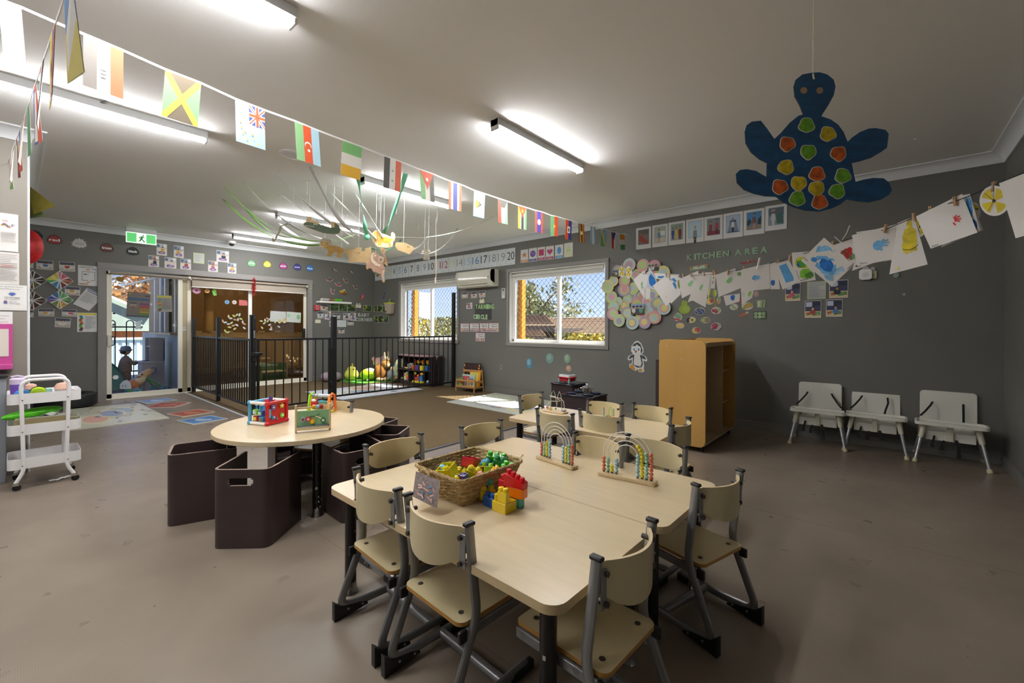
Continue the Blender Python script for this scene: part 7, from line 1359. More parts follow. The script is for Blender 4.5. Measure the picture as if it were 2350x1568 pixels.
FL = [(-4,49,'grey','b7b7b8','faint grey flag at the upper left corner'),(191,283,'iraq',0,'flag with black, white and red upright bands and green script'),(379,461.5,'jamaica',0,'flag with a yellow cross on green and black'),(539.5,607,'tuvalu',0,'pale blue flag with a small union flag and yellow stars'),(675.8,730.8,'azer',0,'green, red and light blue flag with a white crescent'),(785.8,830.6,'ireland',0,'green, white and orange flag in level bands, the larger one'),(882,921,'syria',0,'black, white and red flag with two green stars'),(962.7,994,'jordan',0,'green, white and black flag with a red triangle on top'),(1030,1059,'costa',0,'red, white and blue striped flag'),(1088,1113,'lucia',0,'light blue flag with a yellow and black triangle'),(1142.8,1164,'kuwait',0,'red, white and green flag with a black trapezium on top'),(1189,1208,'moz',0,'yellow, black and green flag with a red triangle and star'),(1228,1245.5,'laos',0,'red and blue flag with a white disc'),(1264,1280,'burkina',0,'green and red flag with a yellow star'),(1298,1312,'haiti',0,'red and blue flag with a white box'),(1327,1340,'uganda',0,'black, yellow and red striped flag'),(1355,1366.7,'honduras',0,'light blue and white striped flag near the wall'),(1379.6,1391,'solomon',0,'blue and green flag with a yellow diagonal'),(1402.8,1412.7,'czech',0,'red and white flag with a blue triangle'),(1422,1432.7,'ivory',0,'small orange, white and green flag at the wall end of the string')]
for i,(x0,x1,k,bs,lab) in enumerate(FL):
    a,c = AT(x0,sy(x0),dep(x0)),AT(x1,sy(x1),dep(x1));dn = V((.0,0,-.212));j = V((.010*math.sin(i*2.1),.012*math.cos(i*1.7),0));d_ = V((0,0,-.004))
    sheet('bunting_flag',[a+d_,c+d_,c+dn+j,a+dn+j],bs or 'efeae2',flagprints(k),lab,'flag','flags on the long bunting string',th=.0008,step=.0003)
# second string, running from over the viewer to the partition
A0,A1 = AT(150,-14,1/.96),WPt(17,376)+V((.005,0,0));Ld = (A1-A0).length;dd = (A1-A0)/Ld;A00 = A0-dd*.35
flatstrip('flag_garland',[A00,A0,A0.lerp(A1,.5)+V((0,0,-.02)),A1],.0075,m_tape,'second white bunting tape running down to the partition at far left')
F2 = [('yellow and blue',[rc(0,0,1,.45,'4a86c0'),rc(0,.45,1,1,'e6d24a')]),('yellow, blue and red with a crest',[rc(0,0,.5,1,'ecd23a'),rc(.5,0,.75,1,'3a3f94'),rc(.75,0,1,1,'d8502f'),ci(.5,.5,.2,.12,'c9b46a',10),ci(.5,.5,.1,.07,'5a3a2a',8)]),('red, white and black with a gold emblem',[rc(0,0,.34,1,'dd5a3a'),rc(.34,0,.67,1,'e9e4dc'),rc(.67,0,1,1,'4a463f'),ci(.5,.5,.1,.08,'b9a04a',8)]),('red and blue with a gold crest',[rc(0,0,.45,1,'4a4f9a'),rc(.45,0,1,1,'dd5a3a'),ci(.45,.5,.12,.09,'d9b43a',8)]),('green with an orange disc',[rc(0,0,1,1,'5a9f6a'),ci(.5,.45,.3,.2,'d86a44',16)]),('white and red',[rc(0,0,.5,1,'f0e9dc'),rc(.5,0,1,1,'c9503a')]),('blue, yellow and red in level bands',[rc(0,0,1,.33,'5a6ab0'),rc(0,.33,1,.67,'e9d24a'),rc(0,.67,1,1,'dd5f38'),ci(.5,.5,.1,.07,'8a5a2a',8)]),('maroon and white serrated',[rc(0,0,.35,1,'e9e4e0'),rc(.35,0,1,1,'8a2f38')]),('green and red with a yellow edge',[rc(0,0,.4,1,'8fb06a'),rc(.4,0,.5,1,'e6d44a'),rc(.5,0,1,1,'d5502f')]),('white and black striped',[rc(0,0,.3,1,'3a3d48'),rc(.3,0,.6,1,'ece9e6'),rc(.6,0,1,1,'9a4a4a')]),('red, yellow and green in level bands',[rc(0,0,1,.4,'d0552f'),rc(0,.4,1,.7,'e9dc4a'),rc(0,.7,1,1,'7fb06a')])]
for i,(nm,pr_) in enumerate(F2):
    s0 = -.12+(Ld+.02)*i/11;a = A0+dd*s0;c = a+dd*.135;dn = V((.0,0,-.212));tw = V((.015*math.sin(i*2.3+.5),.02*math.cos(i*1.9),0));sag = V((0,0,-.02*math.sin(PI*max(0,s0)/Ld)))
    sheet('bunting_flag',[c+sag,a+sag,a+sag+dn+tw,c+sag+dn+tw*.3],'efeae2',pr_,'flag in %s on the string running to the partition' % nm,'flag','flags on the string over the left edge',th=.0008,step=.0003)
# ---- turtle
m_tur = mat('turtle_blue_paint','1d4f7c',.5,noise=.22,nscale=14,stretch=(1,1,2.2));TD = 1.95
TO = [(1862,168),(1880,167),(1897,172),(1912,184),(1916,200),(1912,220),(1898,245),(1886,263),(1884,268),(1905,275),(1922,287),(1934,303),(1944,327),(1955,316),(1972,304),(1992,296),(2008,295),(2030,299),(2038,308),(2034,340),(2020,350),(1998,363),(1972,371),(1953,375),(1958,400),(1962,418),(1980,413),(2003,409),(2026,410),(2038,419),(2045,437),(2040,447),(2020,459),(1994,465),(1968,463),(1942,458),(1927,470),(1908,479),(1880,486),(1848,484),(1820,476),(1796,465),(1780,452),(1755,451),(1728,445),(1706,436),(1690,420),(1688,400),(1697,391),(1712,389),(1734,393),(1749,402),(1758,407),(1759,375),(1741,366),(1722,350),(1710,330),(1708,303),(1713,288),(1724,280),(1745,278),(1760,297),(1776,320),(1792,305),(1812,282),(1832,266),(1842,264),(1833,242),(1822,222),(1820,200),(1825,184),(1840,172)]
BB = (1688,167,2045,486);uvp = lambda x,y:((x-BB[0])/(BB[2]-BB[0]),(y-BB[1])/(BB[3]-BB[1]))
tp = [([uvp(x,y) for x,y in TO],m_tur)]
spots = [(1849,289,'g'),(1898,309,'y'),(1805,332,'o'),(1853,350,'g'),(1922,354,'o'),(1802,385,'y'),(1873,401,'o'),(1932,405,'g'),(1788,430,'o'),(1831,422,'y'),(1872,434,'y'),(1919,440,'g'),(1828,457,'g'),(1879,465,'o')]
PC = {'g':'6fae2c','y':'d6bb1c','o':'cf5f22'}
P4 = [AT(BB[0],BB[1],TD),AT(BB[2],BB[1],TD),AT(BB[2],BB[3],TD),AT(BB[0],BB[3],TD)];TL,TR_,BR,BL = P4;cen = (TL+BR)/2;nrm = -((TR_-TL).cross(BL-TL)).normalized()
TT = thing('hanging_turtle','large blue cardboard turtle with green, yellow and orange spots hanging at upper right','hanging decoration',cen)
def q4(u,v,h):return (TL*(1-u)+TR_*u)*(1-v)+(BL*(1-u)+BR*u)*v-cen+nrm*h
b = MB();n = len(TO);pts = [uvp(*p) for p in TO]
b.add([q4(u,v,.004) for u,v in pts],[tuple(range(n))[::-1]],m_tur);b.add([q4(u,v,0) for u,v in pts],[tuple(range(n))],mat('cardboard','9a8059',.8));b.add([q4(u,v,0) for u,v in pts]+[q4(u,v,.004) for u,v in pts],[(i,(i+1) % n,n+(i+1) % n,n+i) for i in range(n)],mat('cut_card_edge','3a3226',.8));b.build('turtle_body',TT,smooth=0)
for i,(x,y,k) in enumerate(spots):
    u,v = uvp(x,y);ru,rv = 18.5/(BB[2]-BB[0]),17.5/(BB[3]-BB[1]);r_ = random.Random(i);b = MB();ring = [(1+.07*math.sin(3*a+i)+.05*math.sin(5*a)) for a in [2*PI*j/24 for j in range(24)]]
    for s_,h,m_ in ((1.0,.0062,mat('spot_paper','e6e1d0',.6)),(.91,.0070,mat('spot_'+k,PC[k],.5,noise=.35,nscale=40))):b.add([q4(u,v,h)]+[q4(u+ru*s_*ring[j]*math.cos(2*PI*j/24),v+rv*s_*ring[j]*math.sin(2*PI*j/24),h) for j in range(24)],[(0,1+(j+1) % 24,1+j) for j in range(24)],m_)
    b.add([q4(u+ru*ring[j]*math.cos(2*PI*j/24),v+rv*ring[j]*math.sin(2*PI*j/24),.004) for j in range(24)]+[q4(u+ru*ring[j]*math.cos(2*PI*j/24),v+rv*ring[j]*math.sin(2*PI*j/24),.0062) for j in range(24)],[(j,24+j,24+(j+1) % 24,(j+1) % 24) for j in range(24)],'d8d2bf')
    b.build('paper_spot',TT,smooth=0)
for x in (1843,1879.5):u,v = uvp(x,209);MB().add([q4(u,v,.0048)]+[q4(u+.022*math.cos(2*PI*j/16),v+.024*math.sin(2*PI*j/16),.0048) for j in range(16)],[(0,1+(j+1) % 16,1+j) for j in range(16)],'b08f6a').build('eye_hole',TT,smooth=0)
u,v = uvp(1864,175);top = q4(u,v,.005);MB().tube([top+V((0,0,-.012)),top+V((.004,0,.0)),top,V((top.x,top.y,HC-cen.z))],.0012,mat('cream_string','d9d4b0',.7),5).tube([top+V((.004,-.002,-.018)),top+V((.0,0,.006))],.004,mat('cream_string'),6).build('hanging_string',TT)
# ---- clothesline with paintings and pegs
cdep = lambda x:1/(.2+(x-1440)*.0005) if x > 1440 else 1/(.16+(x-1390)*.0008)
CLp = [(1478,629),(1500,627.5),(1537,630),(1570,632),(1600,631.5),(1637,629.5),(1671,624),(1700,618),(1740,609),(1787,600),(1830,586),(1868,576),(1912,558),(1960,545),(2032,527),(2098,499),(2135,483),(2192,462),(2227,449),(2280,426),(2350,396),(2420,366)]
tag(MB().tube([WN(1392,598)-V((0,.012,0)),AT(1443,617,cdep(1443))]+[AT(x,y,cdep(x)) for x,y in CLp],.0018,m_black,6).build('clothes_line',smooth=60),'black cord strung from the right window frame to the right, holding the paintings','clothesline')
nh = mat('paper_white','e4e1de',.75)
def hand(u,v,s_,h,a=0,asp=1.0):
    m_ = mat('paint_print_'+h,h,.7,noise=.18,nscale=60);o = [ci(u,v,.11*s_,.11*s_*asp,m_,12)]
    for k,(fa,fl) in enumerate(((-.55,.17),(-.22,.22),(.08,.23),(.38,.20),(1.15,.15))):
        an = a+fa;L_ = fl*s_;o.append(ln(u+.07*s_*math.cos(an),v+.07*s_*asp*math.sin(an),u+L_*math.cos(an)*1.05,v+L_*asp*math.sin(an)*1.05,.042*s_,m_))
    return o
def splot(u,v,ru,rv,h,seed,n=16):
    r_ = random.Random(seed);m_ = mat('wet_paint_'+h,h,.6,noise=.25,nscale=30);return ([(min(.99,max(.01,u+ru*(.75+.4*r_.random())*math.cos(2*PI*k/n))),min(.99,max(.01,v+rv*(.75+.4*r_.random())*math.sin(2*PI*k/n)))) for k in range(n)],m_)
def flower(h='e6cf2a'):return [ci(.5,.5,.5,.5,nh,20)]+[([(.5,.5)]+[(.5+.42*math.cos(a+da),.5+.42*math.sin(a+da)) for da in (-.5,-.2,.2,.5)],mat('yellow_paint','d9c21e',.6,noise=.15,nscale=30)) for a in (.8,2.4,3.9,5.4)]+[ci(.5,.5,.06,.06,'2a2a24',8)]
GP = 'paintings pegged on the clothesline'
def pq(q,pr,lab,back=0.0,base=nh,outline=None):
    P = [AT(x,y,cdep(sum(p[0] for p in q)/4)+(x-sum(p[0] for p in q)/4)*-.0012+back) for x,y in q];return sheet('painting',P,base,pr,lab,'painting',GP,th=.0006,step=.0004,outline=outline)
rnd20 = [(.5+.5*math.cos(-2*PI*k/20),.5+.5*math.sin(-2*PI*k/20)) for k in range(20)]
pq([(1420,610),(1434,610),(1434,637),(1420,637)],flower(),'small oval with yellow petals, leftmost on the clothesline',outline=rnd20);pq([(1435,611),(1450,611),(1450,639),(1435,639)],flower(),'small oval with yellow petals, second on the clothesline',outline=rnd20)
pq([(1478,620),(1481,622),(1479,686),(1453,643)],hand(.62,.62,.9,'8fc78f',1),'narrow sheet with green marks at the left end of the clothesline',.0)
pq([(1490,612),(1506,640),(1510,668),(1484,660)],[splot(.5,.5,.4,.38,'1e6fbe',3)],'folded sheet with a deep blue paint patch',-.01,base=mat('blue_grey_paper','c2c9d4',.7));pq([(1478,633),(1492,618),(1492,684),(1482,688)],[],'blank crumpled sheet between the green marked and the blue one',.06)
pq([(1500,627),(1560,630),(1553,640),(1506,640)],[splot(.3,.7,.25,.25,'2f7fc4',5)],'sheet edge with blue paint behind the red handprint',.03)
pq([(1529.5,631),(1556,675),(1529,703),(1498,656)],hand(.72,.62,.95,'d4605a',-.9),'tilted sheet with a faded red handprint');pq([(1536,640),(1560,678),(1540,697),(1520,670)],[],'blank sheet under the red handprint one',.03)
pq([(1538,633),(1553,635),(1558,679),(1543,660)],[splot(.5,.25,.4,.12,'4a8fce',2),splot(.5,.6,.3,.22,'3f86c8',4)],'narrow sheet with bright blue strokes right of the red handprint',.02);pq([(1553,636),(1562,637),(1562,678),(1556,676)],[splot(.5,.4,.4,.25,'8a9a3a',6)],'sliver of a sheet with olive green paint',.04)
pq([(1558,641),(1602,621.5),(1607,664),(1565,685)],hand(.5,.5,.95,'93cf93',-.5),'sheet with a light green handprint, left of centre on the clothesline');pq([(1603,629),(1634,625),(1630,676),(1578,694)],[],'long blank sheet hanging lower behind the light green handprint',.05)
pq([(1611,626),(1632,625),(1619,706),(1590,690)],hand(.3,.5,.8,'8fc98c',-.6),'sheet folded to a point with a green handprint half hidden',.02);pq([(1634,628),(1643,626),(1640,663),(1630,662)],[splot(.4,.6,.15,.12,'b07a4a',3),splot(.5,.3,.15,.08,'8a9a4a',5)],'narrow sheet with a few brown dabs',.02)
pq([(1642,631),(1687,616),(1701,661),(1649,682)],hand(.55,.48,.9,'86c97c',-.6),'sheet with a fresh green handprint in the middle of the clothesline');pq([(1660,679),(1698,674),(1697,692),(1666,702)],[splot(.55,.35,.15,.35,'2f6fbe',3)],'lower sheet with a blue stroke under the fresh green handprint',.04)
pq([(1701,665),(1731,662),(1726,684),(1702,700)],[splot(.7,.45,.15,.25,'9ccf6a',3),splot(.2,.4,.1,.2,'c4d2c4',4)],'lower sheet with a small lime patch under the blue handprint',.04)
pq([(1701,619),(1766,603),(1767,663),(1700,670)],hand(.48,.47,.85,'6fb0e0',.2,1.1),'large sheet with a light blue handprint under a white peg');pq([(1690,622),(1702,620),(1702,662),(1698,660)],[splot(.5,.2,.5,.12,'7fae6a',3)],'edge of a sheet left of the light blue handprint',.03)
pq([(1767,606),(1782,601),(1790,664),(1768,664)],[splot(.3,.75,.25,.12,'2f6fc0',3)],'curled narrow sheet with a blue corner',.02)
pq([(1775,607),(1811,597),(1835,647),(1796,665)],[([(.28,.12),(.75,.10),(.82,.86),(.30,.82)],mat('wet_paint_block','5fa6e0',.5,noise=.15,nscale=14))],'sheet with a solid light blue paint block',-.005)
pq([(1817,580),(1862,577),(1872,643),(1822,650)],[splot(.5,.35,.38,.22,'c9cf2e',3),splot(.42,.38,.25,.14,'5fae3a',5),splot(.3,.42,.1,.08,'3f8fbf',7),splot(.6,.74,.32,.18,'7fbf3a',9),splot(.75,.80,.2,.12,'4f8f2e',11)]+[ln(.2,.2,.3,.5,.015,'22221e'),ln(.3,.5,.6,.52,.015,'22221e'),ln(.15,.6,.25,.9,.015,'22221e'),ln(.3,.95,.7,.92,.015,'22221e')],'painting of green and yellow blobs with black outlines')
pq([(1891,545.5),(1963,606),(1908,657),(1838,598)],[splot(.30,.35,.24,.22,'7fbce6',3,20),splot(.72,.48,.22,.3,'a9d0ec',4,20),splot(.52,.62,.3,.28,'6fb2e4',5,20),splot(.55,.60,.20,.20,'1f74cc',7,18),splot(.22,.72,.09,.08,'3f8fd8',8),splot(.8,.84,.14,.10,'8fc4ea',9),tx('Ocean',.40,.03,.58,.10,'3a3a3c'),tx('Wave',.66,.03,.80,.10,'3a3a3c'),tx('Leah',.02,.84,.14,.90,'3a3a3c')],'diamond-hung painting of blue ocean washes with handwriting',-.02)
pq([(1912,563),(1958,548),(1965,600),(1938,620)],[splot(.6,.5,.28,.25,'c4262a',3),splot(.4,.4,.2,.1,'b04a3a',4),splot(.75,.72,.2,.12,'7f9a6a',5)]+[ln(.2+.1*k,.3,.5+.1*k,.8,.02,['5a6a4a','a03a34','3a3a34'][k % 3]) for k in range(4)],'painting with red and green scribbles between the ocean painting and the blue handprint',.02);pq([(1962,600),(1975,595),(2004,604),(1955,622)],[splot(.4,.6,.25,.2,'5a3f3a',3)],'lower edge of a painting with brown marks under the blue handprint',.03)
pq([(1955,540),(2083,508),(2076,590),(1967,611)],hand(.47,.50,.9,'6db2e2',-.15,1.5)+[tx('Remi',.08,.92,.22,.97,'3a3a3c')],'large white sheet with a blue handprint, under the turtle fin');pq([(1964,533),(2040,522),(2069,594),(2030,601)],[tx('Tate',.06,.02,.16,.09,'5a5a5c')],'second white sheet just behind the large blue handprint',.015)
pq([(2060,512),(2098,497),(2129,607),(2041,630)],[splot(.66,.10,.14,.10,'e0cf2a',3),splot(.62,.42,.30,.30,'d6c21e',4,20),tx('6825',.60,.00,.95,.06,'3a3a3c')]+[ln(.35+.09*k,.62-.02*(k-3)**2*.3,.44+.09*k,.62-.02*(k-2)**2*.3,.012,'2f2f24') for k in range(6)]+[ci(.62,.33,.012,.012,'1f1f1a',6),splot(.2,.92,.05,.03,'dfd77a',8)],'painting of a yellow smiling sun behind the big handprint sheets',.03)
pq([(2096,500),(2126,497),(2124,545),(2098,543)],flower()+[ln(.3,.6,.6,.8,.03,'4a4a2a')],'yellow petal disc between the smiling sun and the red handprint',.05,outline=rnd20)
pq([(2102,497),(2208,445),(2243,534),(2136,571)],hand(.63,.50,.8,'cf2f30',.12,1.25)+[tx('Amira',.04,.93,.20,.985,'1f1f22')],'large white sheet with a strong red handprint');pq([(2200,462),(2226,446),(2250,530),(2160,568)],[splot(.8,.3,.18,.3,'4a96d6',3),splot(.85,.8,.14,.18,'2f6fb4',4),splot(.5,.95,.3,.05,'4a8fd0',5)],'sheet with blue paint along its edge behind the red handprint',.02);pq([(2206,449),(2226,445),(2256,528),(2150,566)],[],'blank sheet edge farthest back behind the red handprint',.035)
pq([(2219,464),(2251,464),(2249,512),(2221,512)],flower()+[ln(.5,.5,.8,.6,.04,'2f2f24'),ln(.6,.3,.9,.35,.04,'2f2f24')],'yellow and black petal disc peeping out right of the red handprint',.06,outline=rnd20)
pq([(2248,426),(2318,426),(2318,496),(2248,496)],flower()+[ln(.5,.5,.2,.25,.012,'3a3a30'),ln(.5,.5,.3,.85,.012,'3a3a30'),ln(.5,.5,.5,.05,.012,'3a3a30')],'white disc with yellow petals near the right edge of the photo',outline=rnd20)
pq([(2293,421),(2372,390),(2390,530),(2331,547)],[],'blank back of a large sheet cut by the right edge of the photo',-.03)
OR = 'third fourth fifth sixth seventh eighth ninth tenth eleventh twelfth thirteenth fourteenth fifteenth sixteenth seventeenth eighteenth nineteenth twentieth twenty-first last first second'.split()
m_peg = mat('wooden_peg','c4a07a',.6)
for i,(x,y,wh) in enumerate(((1478,623,0),(1500,626,0),(1529,630,0),(1537,631,0),(1568,632,0),(1587,630,0),(1616,628,0),(1637,625,0),(1641,625,0),(1671,623,0),(1708,616,0),(1741,603,1),(1787,602,0),(1813,590,0),(1912,560,0),(2032,523,0),(2098,497,0),(2135,482,0),(2192,460,0),(2280,427,0),(1421+6,608,0),(1442,610,0))):
    c = AT(x,y,cdep(x));t = thing('clothes_peg','small wooden clothes peg on the clothesline, %s from the left' % OR[i],'clothes peg',c,YAW*0+rnd.uniform(.4,.9),'pegs on the clothesline' if not wh else None);s_ = 2.0 if wh else 1.0;m_ = m_white if wh else m_peg
    T0 = Matrix.Rotation(.2*math.sin(i*3),4,'Y')
    for sg in (-1,1):MB().prism([(sg*.0015,-.022*s_),(sg*.005,-.022*s_),(sg*.0045,.006),(sg*.0065,.016*s_),(sg*.003,.016*s_),(sg*.0012,0)],-.0045,.0045,m_,axis='X',T=T0).build('peg_arm',t)
    MB().tube([(-.005,-.006,.004),(-.005,.006,.004)],.0012,m_chrome,5).build('spring',t)
    if wh:t['label'] = 'long white plastic peg holding the light blue handprint'
t = tag(MB().tube([(0,0,0),(.01,0,.02),(.03,0,.05),(.045,0,.09)],.0022,'c9bfae',5).tube([(0,0,0),(-.02,0,.02),(-.035,0,.03)],.003,'e3e3e3',5).build('loose_ribbon_end',loc=AT(1930,557,cdep(1930)),rz=YAW),'curled end of ribbon sticking up from the clothesline above the ocean painting','ribbon')
tag(MB().tube([AT(1629,665,3.35),AT(1627,676,3.35),AT(1627,692,3.35)],.004,'d2cf2a',6).tube([AT(1629,665,3.35),AT(1637,668,3.35),AT(1640,690,3.35),AT(1643,706,3.35)],.003,'c9c42a',6).build('yellow_ribbon',smooth=60),'yellow ribbon tails hanging under the clothesline','ribbon')
# ---- ceiling mobile: streamers to one knot, and cardboard animals on strings
KN = AT(842,542,4.9)
m_st = {'lime':mat('lime_crepe','a3d97a',.7),'teal':mat('teal_crepe','6cc29a',.6),'white':mat('white_crepe','d9dadb',.7)}
def streamer(p,k,lab,e=None,sag=.10,wd=.022,tw=0.0):
    p = V((p.x,p.y,HC-.002));e = e or KN;pts = []
    for i in range(17):
        u = i/16;q = p.lerp(e,u);q.z -= sag*4*u*(1-u)*(1 if abs(p.x-e.x)+abs(p.y-e.y) > .2 else 0);pts.append(q)
    b = MB();d = (e-p);side = V((-d.y,d.x,0)).normalized();vs = [];
    for i,q in enumerate(pts):a = tw*i/16+.5*math.sin(i*.5);s2 = side*math.cos(a)+V((0,0,1))*math.sin(a);vs += [q-s2*wd,q+s2*wd]
    b.add(vs,[(2*i,2*i+1,2*i+3,2*i+2) for i in range(16)],m_st[k]);tag(b.build('streamer',smooth=60,solid=.0008),lab,'streamer','crepe streamers of the ceiling mobile')
streamer(FZ(516,430,HC),'lime','lime streamer starting highest at far left',AT(805,541,4.85),.26,.014);streamer(FZ(512,457,HC),'lime','lime streamer starting lower at far left',AT(815,538,4.9),.30,.020);streamer(FZ(566,481,HC),'lime','short lime streamer joining the other two from the ceiling',AT(700,541,4.95),.14,.016)
streamer(FZ(557,415,HC),'white','white streamer, leftmost of the three at the left',AT(740,548,4.9),.10);streamer(FZ(628,395,HC),'white','white streamer passing behind the crocodile',AT(812,545,4.9),.05);streamer(FZ(714,383,HC),'white','white streamer hanging from beside the green, red and blue flag',AT(823,541,4.9),.12)
streamer(FZ(820,400,HC),'teal','left teal streamer hanging under the green, white and orange flag',AT(841,541,4.9),.02,.024,3.2);streamer(FZ(931,398,HC),'teal','right teal streamer with a pale middle',AT(880,536,4.9),.06,.024,3.0)
streamer(FZ(1165,480,HC),'white','long thin white streamer running to the far right of the mobile',AT(905,545,5.0),.12,.012);streamer(FZ(1050,524,HC),'white','white streamer curving low to the right',AT(925,564,5.1),.22,.014);streamer(FZ(985,535,HC),'white','short pale streamer at the right of the mobile',AT(905,558,5.05),.16,.016);streamer(FZ(920,550,HC),'teal','faint teal streamer behind the lion',AT(850,568,5.0),.1,.014)
streamer(FZ(637,508,HC),'white','white streamer from behind the cardboard snake',AT(760,553,4.95),.1,.02);
for k,(a_,c_,y0,y1) in enumerate(((600,770,533,560),(720,835,552,548),(775,850,566,545))):
    P0,P1 = AT(a_+40,y0,4.95),AT(c_+30,y1,4.95);streamer(P0,'white','white loop of crepe low in the mobile, %s' % ['left','middle','right'][k],P1,.0,.018);o = COL.objects[-1] 
t = thing('streamer_knot','teal and white knotted crepe at the centre of the ceiling mobile','knot',KN);MB().ball((0,0,-.01),(.035,.035,.035),m_st['teal'],12,8).build('knot',t,smooth=60);MB().tube([(0,0,0),(-.05,-.04,.03),(-.12,-.09,.05)],.012,m_st['white'],6).build('knot_tail',t)
m_card = mat('kraft_card','b5996d',.8,noise=.06,nscale=20);m_str = mat('clear_thread','d6d8da',.5)
def anim(lab,cx,cy,sc,dep_,out,pr,strings,base=m_card,nm='hanging_animal',yawd=0.0):
    """outline given in frame units, hung as a flat card cut-out on threads"""
    xs = [p[0] for p in out];ys = [p[1] for p in out];x0,x1,y0,y1 = min(xs),max(xs),min(ys),max(ys);U = lambda x,y:((x-x0)/(x1-x0),(y-y0)/(y1-y0))
    dl,dr = dep_-yawd,dep_+yawd;P = [AT(x0,y0,dl),AT(x1,y0,dr),AT(x1,y1,dr),AT(x0,y1,dl)];ar = sum(out[i][0]*out[(i+1) % len(out)][1]-out[(i+1) % len(out)][0]*out[i][1] for i in range(len(out)))
    o_ = [U(*p) for p in (out if ar < 0 else out[::-1])]
    root = sheet(nm,P,base,[([U(*p) for p in pts],c) for pts,c in pr],lab,'hanging decoration','cardboard animals of the ceiling mobile',outline=o_,th=.003)
    for x,y in strings:q = AT(x,y,dep_)-root.location;MB().tube([q,V((q.x+.02,q.y,HC-root.location.z))],.0012,m_str,4).build('thread',root)
    return root
def C(x,y,r1,r2,c,n=10):return ([(x+r1*math.cos(2*PI*k/n),y+r2*math.sin(2*PI*k/n)) for k in range(n)],c)
G3 = lambda x,y:(680+x/6.912,480+y/6.912)
g = lambda *p:[G3(*q) for q in p]
def CC(x,y,r1,r2,c,n=10):a = G3(x,y);return C(a[0],a[1],r1/6.912,r2/6.912,c,n)
anim('dark green cardboard crocodile with brown edges',0,0,1,4.46,g((110,225),(150,195),(185,120),(240,125),(235,175),(330,200),(400,250),(550,290),(553,195),(610,205),(670,250),(705,320),(690,380),(630,405),(540,398),(430,385),(330,350),(200,305),(120,270)),[(g((115,230),(180,205),(300,225),(400,255),(540,300),(610,290),(610,215),(665,255),(700,320),(685,378),(630,400),(540,393),(430,380),(330,345),(205,300),(125,265)),mat('crocodile_green','46543f',.7,noise=.15,nscale=20)),CC(290,240,14,14,'aab0a2'),CC(325,242,14,14,'aab0a2'),(g((130,258),(290,275),(285,285),(130,268)),'9fa699')],[G3(205,120),G3(590,200)])
anim('brown cardboard bear cub with a grey card behind its head',0,0,1,4.7,g((365,560),(385,490),(425,462),(560,495),(552,565),(640,580),(740,615),(765,655),(725,700),(725,770),(700,783),(640,765),(655,700),(590,690),(560,760),(480,750),(500,680),(500,655),(430,630),(380,615)),[(g((385,515),(400,505),(425,525),(480,530),(500,520),(520,540),(510,570),(640,590),(740,620),(760,655),(722,700),(722,770),(645,762),(658,698),(590,685),(558,752),(485,745),(508,690),(500,640),(430,610),(395,570)),mat('bear_brown','8d6a2c',.7,noise=.2,nscale=25)),CC(445,575,45,35,'a58544'),CC(412,565,8,8,'2a221a',8),CC(475,572,8,8,'2a221a',8),CC(444,578,10,7,'3a2a1c',8)],[G3(455,470),G3(720,610)],base=mat('grey_card','97907c',.8))
anim('plain brown cardboard animal seen from its blank back',0,0,1,4.9,g((700,655),(790,640),(850,635),(940,635),(945,610),(1035,610),(1035,670),(1100,660),(1085,625),(1190,605),(1190,655),(1190,740),(1165,800),(1145,850),(820,840),(835,800),(795,715),(740,700)),[(g((915,692),(1015,690),(1015,702)),'5f4f36')],[G3(990,620)])
anim('pink and beige cardboard elephant with white tusks',0,0,1,4.75,g((1150,850),(1160,760),(1200,690),(1230,680),(1300,720),(1330,745),(1385,770),(1385,830),(1370,870),(1400,920),(1415,980),(1390,1010),(1395,1080),(1410,1140),(1390,1168),(1360,1150),(1365,1090),(1340,1055),(1240,1030),(1215,990),(1200,950),(1150,935),(1130,965),(1105,930),(1115,880),(1100,850)),[(g((1160,845),(1165,770),(1205,700),(1300,725),(1375,850),(1405,960),(1340,1045),(1245,1015),(1200,945),(1130,920),(1120,865)),mat('elephant_pink','b08a74',.7,noise=.15,nscale=18)),(g((1185,730),(1215,720),(1225,800),(1290,865),(1340,880),(1330,915),(1250,890),(1190,830)),'d5c4ae'),CC(1345,800,42,48,'cdb7a2',14),CC(1343,805,28,32,'8a776c',12),CC(1222,712,12,14,'d8cbb8',8),CC(1252,740,13,15,'d8cbb8',8),(g((1218,990),(1345,1035),(1335,1058),(1240,1030)),'47543a'),(g((1375,960),(1400,990),(1385,1060),(1395,1130),(1370,1140),(1365,1060)),'c9b09a')],[G3(1260,700)])
anim('orange and yellow painted cardboard lion',0,0,1,4.97,g((1180,440),(1215,370),(1260,335),(1310,335),(1345,390),(1420,405),(1500,440),(1505,380),(1530,365),(1565,395),(1572,460),(1540,500),(1525,600),(1440,615),(1290,600),(1235,540)),[(g((1205,425),(1250,350),(1290,345),(1310,380),(1330,440),(1300,500),(1265,560),(1240,540),(1245,470)),mat('mane_orange','dc9a3f',.6,noise=.15,nscale=40)),(g((1300,440),(1440,445),(1500,465),(1540,500),(1555,490),(1560,440),(1530,390),(1550,400),(1570,450),(1560,505),(1510,500),(1490,540),(1510,600),(1480,600),(1465,545),(1350,530),(1350,590),(1335,590),(1325,545),(1310,590),(1295,590)),mat('lion_yellow','dcb23f',.6,noise=.12,nscale=40)),CC(1245,405,35,28,'d9a94a')],[G3(1330,340)],base=mat('buff_card','e3d0b4',.7))
